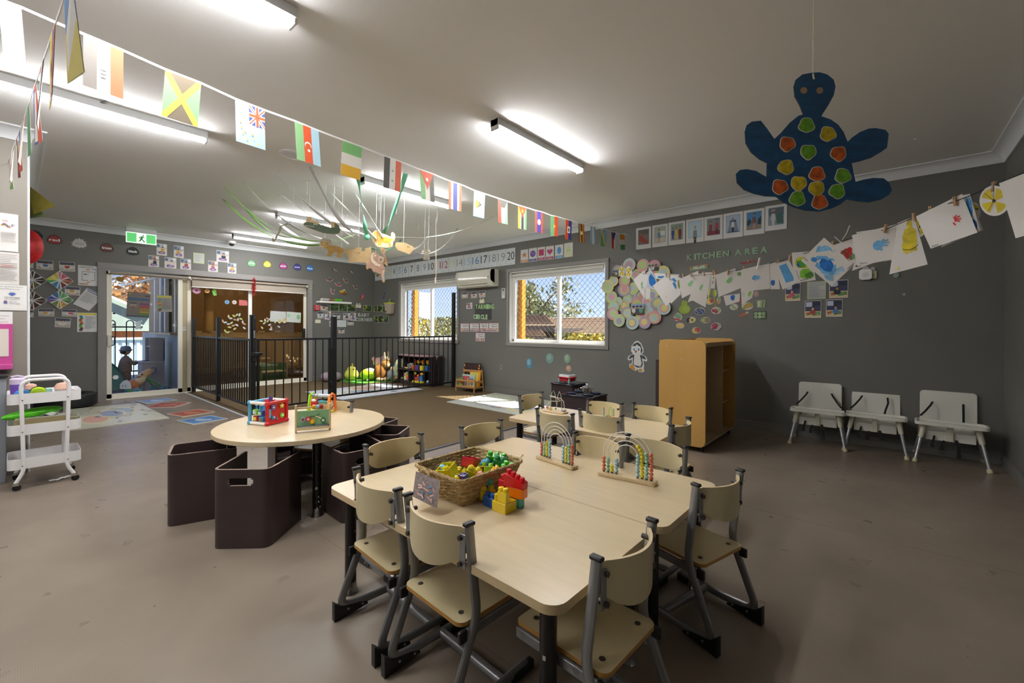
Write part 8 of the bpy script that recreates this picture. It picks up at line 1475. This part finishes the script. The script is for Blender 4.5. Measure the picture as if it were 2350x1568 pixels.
anim('brown cardboard giraffe behind the elephant',0,0,1,5.15,g((1315,615),(1370,615),(1420,640),(1420,670),(1395,700),(1400,740),(1435,810),(1440,860),(1460,890),(1440,910),(1415,890),(1400,860),(1370,860),(1385,800),(1372,700),(1345,665),(1345,640)),[(g((1350,650),(1380,630),(1415,650),(1390,690),(1398,745),(1430,815),(1420,850),(1385,850),(1392,790),(1376,700)),mat('giraffe_brown','94694a',.7,noise=.25,nscale=40))],[G3(1380,620)])
anim('plain kraft card tag shape with small printed digits',0,0,1,5.0,g((1570,560),(1590,528),(1650,527),(1720,535),(1860,600),(1870,640),(1795,717),(1610,650),(1572,600)),[(g((1755,585),(1800,598),(1797,605),(1752,592)),'6a5438'),(g((1757,598),(1800,610),(1797,616),(1754,603)),'6a5438'),(g((1715,560),(1745,566),(1744,572),(1714,566)),'6a5438')],[G3(1700,530)])
anim('small grey cardboard elephant sitting, right of the other animals',0,0,1,5.6,g((1988,670),(2005,640),(2035,645),(2060,632),(2085,645),(2105,635),(2133,660),(2130,695),(2100,710),(2108,740),(2118,790),(2115,808),(2030,805),(2012,800),(2018,760),(2030,720),(1995,700)),[CC(2012,676,12,16,'99917f'),CC(2108,664,13,16,'99917f'),CC(2062,670,30,26,'5a5246'),CC(2065,765,34,34,'5a5246'),CC(2058,690,6,8,'a39a88',8),CC(2028,793,9,8,'8a8272',8),CC(2100,793,9,8,'8a8272',8)],[G3(2030,642),G3(2090,640)],base=mat('dark_grey_card','6a6152',.8))
anim('brown cardboard snake hanging in a zigzag',0,0,1,4.8,[(500+x/9.79,470+y/9.79) for x,y in ((1640,390),(1620,420),(1550,455),(1440,490),(1425,560),(1400,620),(1345,690),(1325,760),(1290,815),(1240,850),(1215,790),(1245,730),(1255,790),(1290,770),(1300,710),(1345,650),(1370,590),(1375,520),(1410,475),(1550,420),(1570,395))],[],[(500+1690/9.79,470+380/9.79)],base=mat('snake_card','8a7f68',.8))
tag(MB().tube([AT(1000.5,572,5.6),AT(1001,630,5.6),AT(1000,648,5.6)],.006,'c4ae90',6).tube([AT(1000.5,500,5.6),AT(1000.5,572,5.6)],.0012,m_str,4).tube([AT(999.5,637,5.6),AT(999.5,650,5.6)],.011,'b9b2a4',6).build('hanging_stick',smooth=60),'thin pale stick hanging upright in front of the number cards','stick')
for i,(x,y,y2) in enumerate(((645,448,495),(705,415,440),(768,428,500),(697,455,470),(870,450,520),(828,472,500),(910,463,500),(790,493,520),(930,488,520),(1003,479,500),(960,512,560),(985,516,545),(860,500,520),(740,487,500))):
    c = FZ(x,y,HC-.003);L_ = .10+.12*((i*7) % 5)/5;b = MB();b.cbox((0,0,0),(.10,.022,.001),mat('clear_tape','e9ebec',.2),i*.7).tube([(0,0,0),(.004,0,-L_*.5),(-.003,0,-L_)],.0015,m_str,4)
    tag(b.build('taped_thread',loc=c),'leftover thread and clear tape on the ceiling around the mobile','thread','threads taped to the ceiling')
for x,y,l in ((237,232,'small dark fly shaped mark on the ceiling by the first flags'),(2102,317,'small white hook on the ceiling right of the turtle')):tag(MB().cbox((0,0,-.008),(.05 if x < 300 else .02,.012,.012),'6a6a6a' if x < 300 else 'e3e3e3',.6).build('ceiling_hook',loc=FZ(x,y,HC)),l,'hook')

# ================================================================== OUTSIDE THE GLASS DOOR
def ground(name,lo,hi,m):o = MB().box(lo,hi,m).build(name,smooth=0);o['kind'] = 'structure';return o
ground('play_deck',(-13.6,-4,-.12),(-A-.18,1.93,-.01),mat('blue_rubber','3c424c',.6,noise=.1,nscale=12));ground('yard_ground',(-40,-14,-1.2),(-13.6,14,-1.0),mat('yard','7f7a66',.9,noise=.2,nscale=2))
struct(MB().box((-13.0,1.93,-.05),(-A-.18,2.0,1.02),mat('outer_wall_grey','8b8f92',.6)).box((-9.75,1.93,1.0),(-A-.18,2.0,2.7),mat('outer_wall_dark','4f5355',.6)).box((-11.0,1.93,1.0),(-10.55,2.0,2.7),mat('outer_wall_dark')).box((-13.0,1.93,2.3),(-A-.18,2.0,2.7),mat('outer_wall_dark')).build('wall_outer',smooth=0))
t = thing('servery_window','white framed outdoor window above a timber ledge, seen through the right of the glass door','window',(-10.6,1.93,1.0))
MB().box((-.95,-.12,.0),(.95,.02,.04),mat('timber_ledge','b59a7a',.6,noise=.2,nscale=10)).build('ledge',t,bevel=.003)
for x in (-.95,-.42,.0,.80):MB().box((x,-.03,.04),(x+.06,.03,1.30),m_cream).build('window_post',t,bevel=.003)
MB().box((-.95,-.03,1.24),(.86,.03,1.30),m_cream).build('window_head',t)
t = thing('awning_frame','white diagonal awning beam outside at the top of the glass door','awning',(-10.0,1.4,2.2));MB().tube([(-1.2,-.15,-.10),(.5,.30,.06)],.03,m_white,4).build('beam',t);MB().tube([(-1.2,-.05,-.26),(.4,.48,-.1)],.02,m_cream,4).build('beam',t);MB().box((-.4,-.7,.02),(.4,.5,.05),mat('timber_soffit','a9998a',.7)).build('soffit',t)
struct(MB().box((-A-1.0,.4,2.06),(-A-.18,1.93,2.12),mat('eave_lining','9c9488',.7)).build('trim_16',smooth=0))
# hooped pool fence
t = thing('hoop_fence','black hoop-topped yard fence beyond the glass door','fence',(-12.9,0,0));
for z in (1.12,.12):MB().box((-.012,-1.5,z),(.012,1.92,z+.03),m_blackmetal).build('rail',t)
for k in range(11):
    y = -1.4+k*.31;MB().tube([(0,y-.062,-.02),(0,y-.062,1.22)]+[(0,y-.062*math.cos(a),1.22+.062*math.sin(a)) for a in [PI*i/8 for i in range(1,8)]]+[(0,y+.062,1.22),(0,y+.062,-.02)],.011,m_blackmetal,8).build('hoop',t)
    
# colorbond fence
b = MB();mcf = mat('pale_blue_steel','c3dbe2',.5);pts = []
for k in range(56):y = -5+k*.15;x0 = -15.6;pts += [(x0,y),(x0,y+.06),(x0-.03,y+.075),(x0-.03,y+.12),(x0,y+.15)]
vs = [(x,y,-1) for x,y in pts]+[(x,y,.80) for x,y in pts];n = len(pts);b.add(vs,[(i,i+1,n+i+1,n+i) for i in range(n-1)],mcf);b.box((-15.65,-5,.78),(-15.56,3.4,.84),mcf)
tag(b.build('steel_fence',smooth=0),'pale blue ribbed steel fence across the yard','fence')
# brick house far behind the yard
t = thing('brick_house','orange brick house with a white framed window beyond the pale blue fence','house',(-20,.5,-1));mbk = mat('orange_brick','a8683f',.8,noise=.25,nscale=14,stretch=(1,1,4))
MB().box((-4,-5,0),(0,6,2.14),mbk).build('house_wall',t);MB().box((-4.3,-5.3,2.14),(.35,6.3,2.30),'8a7f78').build('gutter',t)
for y,l in ((1.15,1),(-.2,0)):
    f_ = MB().box((.0,y-.42,1.30),(.06,y+.42,2.05),'efe9df').build('house_window',t);MB().box((.06,y-.33,1.34),(.065,y+.33,1.98),'b3a58c' if l else '55606c').build('blinds',f_)
# sage shade structure and autumn tree
t = tag(MB().prism([WW(x,y,-17.5).yz[:] for x,y in ((190,655),(256,684),(300,703),(345,722),(345,760),(190,760))][::-1],-17.6,-17.4,mat('sage_sail','86948a',.8,noise=.12,nscale=1.5),axis='X').build('shed_side',smooth=0),'sage green sloping shed side beyond the yard fence','shed');tag(t)
b = MB().tube([WW(190,653,-17.3),WW(348,722,-17.3)],.05,'d9d5c9',4);o = b.build('roof_edge',t,smooth=0)
def tree(nm,lab,c,rad,hgt,cols,n,trunk,seed,leaf=.09,trunks=None):
    t = thing(nm,lab,'tree',c);r_ = random.Random(seed);b = MB();cl = [(V((r_.gauss(0,.45)*rad[0],r_.gauss(0,.45)*rad[1],hgt+r_.gauss(0,.4)*rad[2])),r_.uniform(.25,.5)) for k in range(16)]
    for k in range(n):
        q,s_ = cl[r_.randrange(16)];p = q+V((r_.gauss(0,.45)*rad[0]*s_,r_.gauss(0,.45)*rad[1]*s_,r_.gauss(0,.4)*rad[2]*s_));a = V((r_.gauss(0,1),r_.gauss(0,1),r_.gauss(0,1))).normalized();c_ = a.orthogonal().normalized();s2 = leaf*r_.uniform(.6,1.3);b.add([p-a*s2,p+c_*s2*.5,p+a*s2,p-c_*s2*.5],[(0,1,2,3)],cols[r_.randrange(len(cols))])
    b.build('foliage',t,smooth=0);bt = MB().tube([(0,0,-1),(.05,.05,hgt*.5),(0,.1,hgt)],[.16*trunk,.12*trunk,.06*trunk],mat('bark','6e5a48',.9),8)
    for k in range(8):q,_ = cl[k];bt.tube([(0,.05,hgt*.45+.05*k),q*.6+V((0,0,hgt*.3)),q],[.06*trunk,.04*trunk,.015*trunk],mat('bark'),6)
    bt.build('trunk',t,smooth=60);return t
c = WW(300,668,-24);tree('autumn_tree','tree with orange brown autumn leaves beyond the shed',(c.x,c.y,-1),(3.0,3.6,2.0),c.z+1,['c98f4a','a9743a','d9b07a','8f6f4a','c9a070'],3800,1.0,4,.16);c = WW(262,690,-22.0);tree('grey_green_tree','thin grey green tree at the left of the autumn tree',(c.x,c.y-.4,-1),(1.2,1.3,1.2),c.z+1.4,['8f8f86','a9a9a0','6f6f66'],500,.7,8,.12)
# toy kitchen outdoors
t = thing('outdoor_play_kitchen','pale grey wooden play kitchen outside behind the glass door','play kitchen',(-10.38,1.66,-.01));mpk = mat('pale_play_wood','a5a0a0',.6)
MB().box((-.22,-.15,0),(.22,.17,.50),mpk).build('cabinet_body',t,bevel=.003);MB().box((-.24,-.17,.50),(.22,.17,.52),'b8b2ac').build('bench_top',t,bevel=.003);MB().box((.19,-.05,.52),(.21,.17,.95),mpk).box((-.21,-.05,.52),(-.19,.17,.95),mpk).box((-.21,.15,.52),(.21,.17,.9),'b5aea8').build('hutch',t,bevel=.003)
MB().box((-.20,-.03,.78),(.20,.16,.795),'c6c2bd').build('hutch_shelf',t);
for x in (-.11,.10):MB().box((x-.09,-.158,.04),(x+.09,-.15,.44),'aaa5a4').build('cabinet_door',t,bevel=.002)
MB().box((-.12,-.12,.52),(.05,.05,.528),'2c3038').build('hotplate',t);tag(MB().ball((0,0,0),(.06,.05,.05),'86a06a').build('toy_pot',loc=(-10.42,1.73,.834)),'green toy pot on the shelf of the outdoor play kitchen','toy')
# walker toy
def W3(px,py,X):return WW(px,py,X)
t = thing('baby_walker','plastic baby walker with orange and cream body, green legs and blue wheels outside the glass door','baby walker',(-9.85,1.45,-.01));o = V(t.location)
mg_ = mat('walker_green','3f8f4a',.4);mo_ = mat('walker_orange','b56a32',.45);mc_ = mat('walker_cream','c9b08a',.45);mbw = mat('walker_blue','5f8fb8',.45)
def wp(px,py,X=-9.85):return WW(px,py,X)-o
for px,py,X in ((295.5,898,-9.98),(314,899,-9.75),(353,891,-9.98),(376.5,892,-9.75)):
    q = wp(px,py,X);q.z = .055;w_ = MB().cyl(q-V((.018,0,0)),q+V((.018,0,0)),.055,mbw,seg=20).build('wheel',t,bevel=.006);MB().cyl(q+V((.018,0,0)),q+V((.022,0,0)),.02,mg_,seg=12).build('hub',w_)
for X in (-9.97,-9.77):a = wp(336,867,X);c = wp(377 if X > -9.9 else 354,888,X);c.z = .06;MB().tube([a,c],.016,mg_,8).build('leg',t)
a = wp(300,893,-9.87);a.z = .075;MB().box((a.x-.12,a.y-.05,.03),(a.x+.12,a.y+.14,.08),mg_).build('front_base',t,bevel=.012)
q = wp(307,884,-9.86);MB().ball(q,(.10,.11,.10),mo_,16,10).build('lower_body',t,smooth=80);q = wp(322,873,-9.86);MB().ball(q,(.09,.13,.07),mc_,16,10,T=Matrix.Translation(q) @ Matrix.Rotation(.75,4,'X') @ Matrix.Translation(-q)).build('middle_body',t,smooth=80);q = wp(332,860,-9.86);MB().ball(q,(.075,.15,.065),mat('walker_tan','c19a6a',.45),16,10,T=Matrix.Translation(q) @ Matrix.Rotation(.65,4,'X') @ Matrix.Translation(-q)).build('head',t,smooth=80)
MB().ball(wp(326,860,-9.79),(.01,.018,.014),'2f2a26').ball(wp(318,865,-9.79),(.01,.03,.012),'8f6a5a').build('face_marks',t,smooth=80)
MB().tube([wp(343,849),wp(350,844),wp(357,845),wp(359,849),wp(352,857),wp(344,858)],.012,mat('walker_purple','6f5a86',.4),8).build('push_handle',t,smooth=60);MB().ball(wp(347,855),(.03,.05,.03),mbw).build('handle_grip',t,smooth=80)
# green play tunnel
t = thing('play_tunnel','teal green dome tunnel at the lower left outside the glass door','play tunnel',(-11.0,.88,-.01));b = MB();mt_ = mat('teal_vinyl','3a776c',.5);vs = []
for x in (-.45,.45):
    for k in range(17):a = PI*k/16;vs.append((x,-.45*math.cos(a),.60*math.sin(a)))
b.add(vs,[(k,k+1,17+k+1,17+k) for k in range(16)]+[tuple(range(17)),tuple(range(33,16,-1))],mt_);b.build('tunnel_shell',t,smooth=50);MB().tube([V(v)*1.0+V((.01,0,0)) for v in vs[17:]],.012,mat('teal_piping','2b5a52',.5),6).build('piping',t)
sheet('house_cling',[WD_(x,y) for x,y in ((275,872),(302,872),(302,893),(275,893))],None,[([(0,.5),(.3,.1),(.6,.0),(.9,.3),(1,1),(0,1)],'a9b3bd'),rc(.2,.55,.26,.8,'5a6570'),rc(.45,.55,.52,.8,'5a6570')],'grey white winter village window cling low on the glass door','wall sticker')
# ------------------------------------------------------------------ toddler standing at the play kitchen, seen from behind through the glass
PT_ = thing('person','small child in a taupe top and grey sun hat standing at the outdoor play kitchen, seen through the glass door','person',(-10.75,1.34,-.01),.35)
m_skin = mat('skin','b98a72',.6,sss=.1);m_top = mat('taupe_jersey','8a7566',.9,noise=.08,nscale=30,bump=.3,bscale=30);m_trs = mat('mauve_trousers','7d6258',.9,noise=.12,nscale=25,bump=.3,bscale=30);m_hat = mat('grey_sunhat','66767d',.8,noise=.15,nscale=40)
def skin(name,pts,edges,rad,m,parent,root=0,sub=2):
    me = bpy.data.meshes.new(name);me.from_pydata([V(p) for p in pts],edges,[]);o = bpy.data.objects.new(name,me);COL.objects.link(o);o.parent = parent;me.materials.append(m)
    q = o.modifiers.new('skin','SKIN');q.use_smooth_shade = True;o.modifiers.new('sub','SUBSURF').levels = sub;o.modifiers['sub'].render_levels = sub
    if not me.skin_vertices:
        bpy.context.view_layer.objects.active = o;me.attributes.new('x','FLOAT','POINT')
    for i,r__ in enumerate(rad):me.skin_vertices[0].data[i].radius = (r__,r__) if not isinstance(r__,tuple) else r__
    me.skin_vertices[0].data[root].use_root = True;return o
# body faces +y (towards the kitchen at the right); heights for a 0.80 m toddler
bp = [(0,0,.34),(0,.01,.44),(0,.015,.53),(0,.015,.585),(0,.02,.64),
      (-.055,0,.31),(-.06,.01,.18),(-.062,-.015,.05),(-.062,.045,.025),(.055,0,.31),(.06,.015,.18),(.062,0,.05),(.062,.06,.025),
      (-.075,.02,.545),(-.115,.06,.46),(-.09,.17,.475),(-.075,.215,.49),(.075,.02,.545),(.115,.07,.455),(.095,.18,.49),(.08,.225,.505)]
be = [(0,1),(1,2),(2,3),(3,4),(0,5),(5,6),(6,7),(7,8),(0,9),(9,10),(10,11),(11,12),(2,13),(13,14),(14,15),(15,16),(2,17),(17,18),(18,19),(19,20)]
br = [.075,.068,.06,.026,.03,.048,.034,.022,.02,.048,.034,.022,.02,.032,.024,.018,.016,.032,.024,.018,.016]
try:
    skin('body',bp,be,br,m_skin,PT_)
except Exception as ex:
    print('skin failed',ex)
hb = MB();hb.ball((0,.02,.705),(.066,.074,.078),m_skin,18,12).ball((0,.094,.695),(.011,.014,.011),m_skin).ball((-.067,.018,.70),(.010,.016,.02),m_skin).ball((.067,.018,.70),(.010,.016,.02),m_skin);hd_ = hb.build('head',PT_,smooth=80)
fb = MB().ball((-.026,.088,.712),(.009,.006,.007),'2a1f1a').ball((.026,.088,.712),(.009,.006,.007),'2a1f1a').ball((0,.086,.668),(.017,.008,.005),'a3504a');fb.build('face',hd_,smooth=80)
hh_ = MB();hh_.lathe([(.074,.70),(.098,.712),(.102,.722),(.078,.735),(.076,.765),(.055,.79),(.01,.80)],m_hat,(0,.018,0),22);hh_.build('sun_hat',PT_,smooth=60);MB().ball((0,-.02,.69),(.064,.05,.05),'3a2a20',14,8).build('hair',PT_,smooth=80)
def garm(name,rings,m,T=None):
    b = MB();n = 18;vs = []
    for (cx,cy,cz,rx,ry) in rings:vs += [(cx+rx*math.cos(2*PI*k/n),cy+ry*math.sin(2*PI*k/n),cz) for k in range(n)]
    b.add(vs,[(i*n+k,i*n+(k+1) % n,(i+1)*n+(k+1) % n,(i+1)*n+k) for i in range(len(rings)-1) for k in range(n)],m);return b.build(name,PT_,smooth=70,solid=.006)
garm('top',[(0,-.005,.31,.118,.105),(0,0,.36,.112,.10),(0,.008,.44,.102,.092),(0,.014,.52,.098,.078),(0,.016,.565,.075,.058),(0,.017,.60,.035,.035)],m_top)
for s in (-1,1):MB().tube([(s*.07,.02,.545),(s*.108,.055,.478),(s*.108,.10,.462),(s*.092,.175,.482)],[.044,.038,.034,.028],m_top,12).build('sleeve',PT_,smooth=70)
for s in (-1,1):MB().tube([(s*.05,-.005,.34),(s*.06,.0,.26),(s*.062,.01,.18),(s*.062,-.005,.085)],[.072,.068,.056,.040],m_trs,12).build('trouser_leg',PT_,smooth=70)
for s in (-1,1):
    sh = MB().ball((s*.062,.022,.026),(.032,.062,.026),'4f5560',14,8).build('shoe',PT_,smooth=80)
    hnd = MB();c0 = V((s*.08,.22,.50));hnd.ball(c0,(.015,.018,.009),m_skin,10,6)
    for k in range(4):f0 = c0+V((s*(-.012+.008*k),.012,0));hnd.tube([f0,f0+V((0,.014-.002*abs(k-1.5),-.001)),f0+V((0,.022-.003*abs(k-1.5),-.008))],[.0042,.004,.0032],m_skin,6)
    hnd.tube([c0+V((-s*.012,-.004,0)),c0+V((-s*.022,.006,-.003)),c0+V((-s*.022,.014,-.008))],[.005,.0045,.0035],m_skin,6);hnd.build('hand',PT_,smooth=80)
# ================================================================== COT ROOM BEHIND THE GLASS
X0,X1,Y0c,Y1c = -12.6,-A-.18,2.0,5.6
m_brown = mat('cot_room_brown','8b7350',.6);m_dado = mat('cot_room_dado','c9bda3',.6)
struct(MB().box((X0-.1,Y0c,1.0),(X0,Y1c,2.7),m_brown).box((X0-.1,Y0c,-.05),(X0+.02,Y1c,1.0),m_dado).build('wall_cot_room',smooth=0));struct(MB().box((X0,Y1c,-.05),(X1,Y1c+.1,2.7),m_brown).build('wall_cot_north',smooth=0));struct(MB().box((X0,Y0c,-.05),(X1,Y0c+.02,2.7),m_brown).build('wall_cot_south',smooth=0))
g_ = struct(MB().box((X0,Y0c,-.06),(X1,Y1c,0),mat('cot_room_floor','6f5a48',.5,noise=.15,nscale=3)).build('floor_cot_room',smooth=0));struct(MB().box((X0,Y0c,2.7),(X1,Y1c,2.8),m_ceil).build('ceiling_cot_room',smooth=0))
t = thing('led_batten_light','white batten light inside the cot room, hidden above the blind','ceiling light',(-11.0,3.6,2.7));MB().box((-.034,-.6,-.05),(.034,.6,0),m_batten).build('batten_housing',t);MB().box((-.03,-.59,-.075),(.03,.59,-.05),mat('added_led_warm','ffe9c9',.5,emit=LEDC)).build('diffuser',t)  # unseen lamp and warm diffuser added to brighten the cot room
# slatted white cots
m_cot = mat('cot_cream','d8cfba',.5)
def make_cot():
    t = thing('cot','','cot');w_,d_,h_ = .62,1.15,.92
    for sx in (-1,1):
        for sy in (-1,1):MB().box((sx*w_/2-.02,sy*d_/2-.02,0),(sx*w_/2+.02,sy*d_/2+.02,h_),m_cot).build('leg',t,bevel=.004)
    for sx in (-1,1):
        b = MB();
        for z in (.26,h_-.05):b.box((sx*w_/2-.012,-d_/2,z),(sx*w_/2+.012,d_/2,z+.045),m_cot)
        for k in range(11):y = -d_/2+d_*(k+.5)/11;b.box((sx*w_/2-.006,y-.011,.28),(sx*w_/2+.006,y+.011,h_-.03),m_cot)
        b.build('side_rail',t)
    for sy in (-1,1):MB().box((-w_/2,sy*d_/2-.012,.24),(w_/2,sy*d_/2+.012,h_-.01),m_cot).build('end_panel',t)
    MB().box((-w_/2+.02,-d_/2+.02,.28),(w_/2-.02,d_/2-.02,.38),mat('cot_mattress','bcb09a',.9,noise=.1,nscale=20)).build('mattress',t,bevel=.02);return t
c0 = make_cot();c0.location = (-10.9,2.80,0);c0['label'] = 'cream slatted cot on the left inside the cot room';c0['group'] = 'cots in the cot room'
dup(c0,'cream slatted cot in the middle of the cot room',(-11.55,4.05,0));dup(c0,'cream slatted cot on the right, nearest the cot room glass',(-10.75,4.62,0),.1)
t = thing('green_crate','sage green open crate shelf inside the cot room behind the gate','crate',(-9.85,3.55,0),.1);mgc = mat('sage_plastic','5f8f74',.5);MB().box((-.15,-.26,.0),(-.13,.26,.38),mgc).box((-.15,-.26,0),(.15,-.24,.38),mgc).box((-.15,.24,0),(.15,.26,.38),mgc).box((-.15,-.26,0),(.15,.26,.02),mgc).box((-.15,-.26,.20),(.15,.26,.22),'c9d0b0').build('crate_body',t,bevel=.004)
t = tag(MB().prism([(-.10,0),(.10,0),(.04,.12),(-.06,.13)],-.06,.06,mat('pale_teal','86b9b9',.5),axis='X').build('toy_box',loc=(-9.75,3.12,0)),'pale teal toy box beside the sage crate in the cot room','toy')
t = tag(MB().cyl((0,0,0),(0,0,1.5),.075,mat('cream_pillar','cdb88a',.6),seg=20).ball((0,0,0),(.075,.075,.09),mat('cream_pillar')).build('rolled_mat',loc=(-9.75,2.42,1.12)),'long cream rolled mat hanging upright inside the left pane of the cot room','rolled mat')
for i,(y,z) in enumerate(((2.9,1.02),(3.2,1.02),(3.55,1.02),(4.3,1.02),(4.7,1.02))):tag(MB().cbox((0,0,0),(.01,.16,.05),'cfc9b9').build('name_tag',loc=(X0+.03,y,z)),'blank looking pale name tag on the cot room dado','tag','name tags on the cot room dado')
# ================================================================== OUTSIDE THE WINDOWS
ground('lawn',(-40,D+.18,-.5),(40,60,-.3),mat('lawn','7f7f52',.9,noise=.2,nscale=1))
for x,wn in ((-7.96,'left'),(-4.86,'right')):t = thing('timber_post','orange varnished post outside the %s window at its left edge' % wn,'post',(x-.02,D+.30,-.3));MB().box((-.05,-.05,0),(.05,.05,3.2),mat('orange_varnish','d98a2a',.4,noise=.15,nscale=6,stretch=(1,1,.2))).build('post_shaft',t,bevel=.004)
def Q(x,y,Y):return WN(x,y,Y)
mrf = mat('brown_roof_tiles','8a7156',.85,noise=.22,nscale=5,stretch=(1,1,6),bump=.3,bscale=12)
def roof(nm,lab,ridge,eave,Yr,Ye,wallc,zb=-.5,holes=()):
    t = thing(nm,lab,'house',(0,0,0));r0,r1 = Q(*ridge[0],Yr),Q(*ridge[1],Yr);e0,e1 = Q(*eave[0],Ye),Q(*eave[1],Ye);zr = (r0.z+r1.z)/2;ze = (e0.z+e1.z)/2
    t.location = (e0.x,Ye,0);o = V(t.location);P = [V((e0.x,Ye,ze)),V((e1.x,Ye,ze)),V((r1.x,Yr,zr)),V((r0.x,Yr,zr))];P = [p-o for p in P];up = V((0,0,.12))
    b = MB();b.add(P+[p+up for p in P],[(0,1,2,3),(7,6,5,4),(0,4,5,1),(1,5,6,2),(2,6,7,3),(3,7,4,0)],mrf)
    dv = (P[3]-P[0])
    for k in range(1,15):f = k/15;a = P[0]+(P[3]-P[0])*f+up;c_ = P[1]+(P[2]-P[1])*f+up;b.tube([a,c_],.035,mrf,4)
    b.build('roof_tiles',t,smooth=0);MB().box((P[0].x,-.06,P[0].z-.12),(P[1].x,.02,P[0].z+.04),'6f6256').build('gutter',t);MB().box((P[0].x+.4,.5,zb),(P[1].x-.4,Yr-Ye,P[0].z),wallc).build('house_wall',t)
    for fx in holes:MB().box((P[0].x+fx-.55,.44,P[0].z-1.5),(P[0].x+fx+.55,.5,P[0].z-.3),'3a4450').build('house_window',t)
    return t
roof('neighbour_house','neighbouring house with a brown tiled roof filling the right part of the right window',((1230,731),(1400,738)),((1262,768),(1440,782)),20,14.5,mat('tan_render','8f7c66',.8),holes=(3,6,9))
roof('neighbour_house','darker neighbouring house with a low gable in the left part of the right window',((1196,728),(1252,731)),((1160,752),(1275,756)),17.5,13.2,mat('dark_brick','4d443e',.8,noise=.2,nscale=10),holes=(1.2,3,4.6))
t = roof('neighbour_carport','low tiled porch roof under the darker house',((1180,764),(1240,766)),((1160,776),(1252,778)),12.6,11.6,mat('dark_brick'));t['category'] = 'porch'
c = Q(1217,700,24);tree('gum_tree','olive green gum tree behind the roofs in the right window',(c.x,c.y,-.5),(2.9,1.8,2.3),c.z+.4,['8f9063','6f7548','a9a87f','5f663f','b3ad86'],3000,1.3,12,.15)
c = Q(1318,735,20);t = thing('television_antenna','thin television antenna on the roof in the right window','antenna',(c.x,20,c.z));MB().cyl((0,0,-.3),(0,0,.95),.018,'6f7176',seg=6).build('mast',t);b = MB().cyl((-.6,0,.9),(.75,0,.9),.014,'6f7176',seg=6)
for k in range(6):b.cyl((-.5+.2*k,-.2,.9),(-.5+.2*k,.2,.9),.008,'6f7176',seg=5)
b.build('antenna_arm',t)
c = Q(1253,739,17);tag(MB().box((-.5,-.1,-.09),(.5,.1,.09),'eceded').build('roof_skylight',loc=(c.x,c.y-.8,c.z),rot=(.3,.12,0)),'white skylight on the brown roof in the right window','skylight')
def bush(x,y,Y,s_,cols,lab,seed,n=420):
    c = Q(x,y,Y);t = thing('garden_bush',lab,'bush',(c.x,Y,-.4));r_ = random.Random(seed);b = MB();h_ = c.z+.4
    for k in range(n):th_ = r_.uniform(0,6.28);z_ = r_.random()**.7;rr_ = s_*math.sqrt(r_.random())*(1.1-.5*z_);p = V((rr_*math.cos(th_),rr_*math.sin(th_)*.6,h_*z_));a = V((r_.gauss(0,1),r_.gauss(0,1),r_.gauss(0,1))).normalized();c_ = a.orthogonal().normalized();q = .07;b.add([p-a*q,p+c_*q*.5,p+a*q,p-c_*q*.5],[(0,1,2,3)],cols[r_.randrange(len(cols))])
    b.build('foliage',t,smooth=0);MB().cyl((0,0,-.1),(0,0,h_*.5),.05,mat('bark')).build('stem',t)
OL = ['8f8a3a','6a6a2f','a8a34a','4f5229'];YL = ['c9b02f','b39a2a','8f8a2f','d9c44a']
for k,(x,y,Y,s_,cl,lab) in enumerate(((1295,765,11.5,.55,OL,'olive bush left of the yellow one in the right window'),(1325,766,11.2,.5,YL,'yellow flowering bush in the right window'),(1352,768,11.4,.55,OL,'olive bush right of the yellow one in the right window'),(1378,768,11.2,.5,YL,'yellow green bush at the far right of the right window'),(1212,778,10.5,.35,YL,'small yellow bush at the lower left of the right window'),(960,729,13,.9,OL,'olive shrub under the white tower in the left window'),(985,733,12.5,.8,YL,'yellow green shrub left of the left window mullion'),(1005,729,12.5,.9,OL,'olive shrub right of the left window mullion'),(1028,728,12.5,.9,OL,'olive shrub near the right side of the left window'),(1048,730,12.2,.8,OL,'olive shrub at the right edge of the left window'))):bush(x,y,Y,s_,cl,lab,k,520)
tag(MB().box((-.9,-.4,0),(.9,.4,.5),'d9d6d0').box((-.5,-.35,.5),(.5,.35,.8),'6f7a84').build('parked_car',loc=(Q(1380,780,12.6).x,12.6,-.3),bevel=.08),'white parked car top glimpsed at the lower right of the right window','car')
c0_,c1_ = Q(944,672,60),Q(962,728,60);t = thing('tower_block','white apartment tower with a grid of dark windows in the left window','building',((c0_.x+c1_.x)/2,60,0));hw = (c1_.x-c0_.x)/2;zt_ = c0_.z
MB().box((-hw,0,-1),(hw,4,zt_),mat('tower_white','d6d4cf',.7)).build('tower_wall',t)
for r__ in range(8):
    for k in range(2):MB().box((-hw+.15+k*hw*.92,-.05,zt_-.7-r__*(zt_-1)/8.2),(-hw+.15+k*hw*.92+hw*.72,0,zt_-.2-r__*(zt_-1)/8.2),'4a4a4a').build('tower_window',t,smooth=0)

# ------------------------------------------------------------------ tidy wording
_seen = {o.get('label') for o in COL.objects if o.parent is None}
for o in list(COL.objects):
    if o.parent is not None or not o.get('label'):continue
    l = o['label']
    while len(l.split()) > 16:
        k = l.rfind(',')
        if k > 0 and len(l[:k].split()) >= 5 and l[:k] not in _seen:l = l[:k]
        else:l = ' '.join(w_ for i_,w_ in enumerate(l.split()) if i_ < 16);l = re.sub(r'( (the|a|of|and|on|in|at|with|by|its|to|from|behind|beside|nearest))+$','',l).rstrip(',')
    if len(l.split()) < 4:l += ' among the food pictures on the window wall'
    o['label'] = l;_seen.add(l)
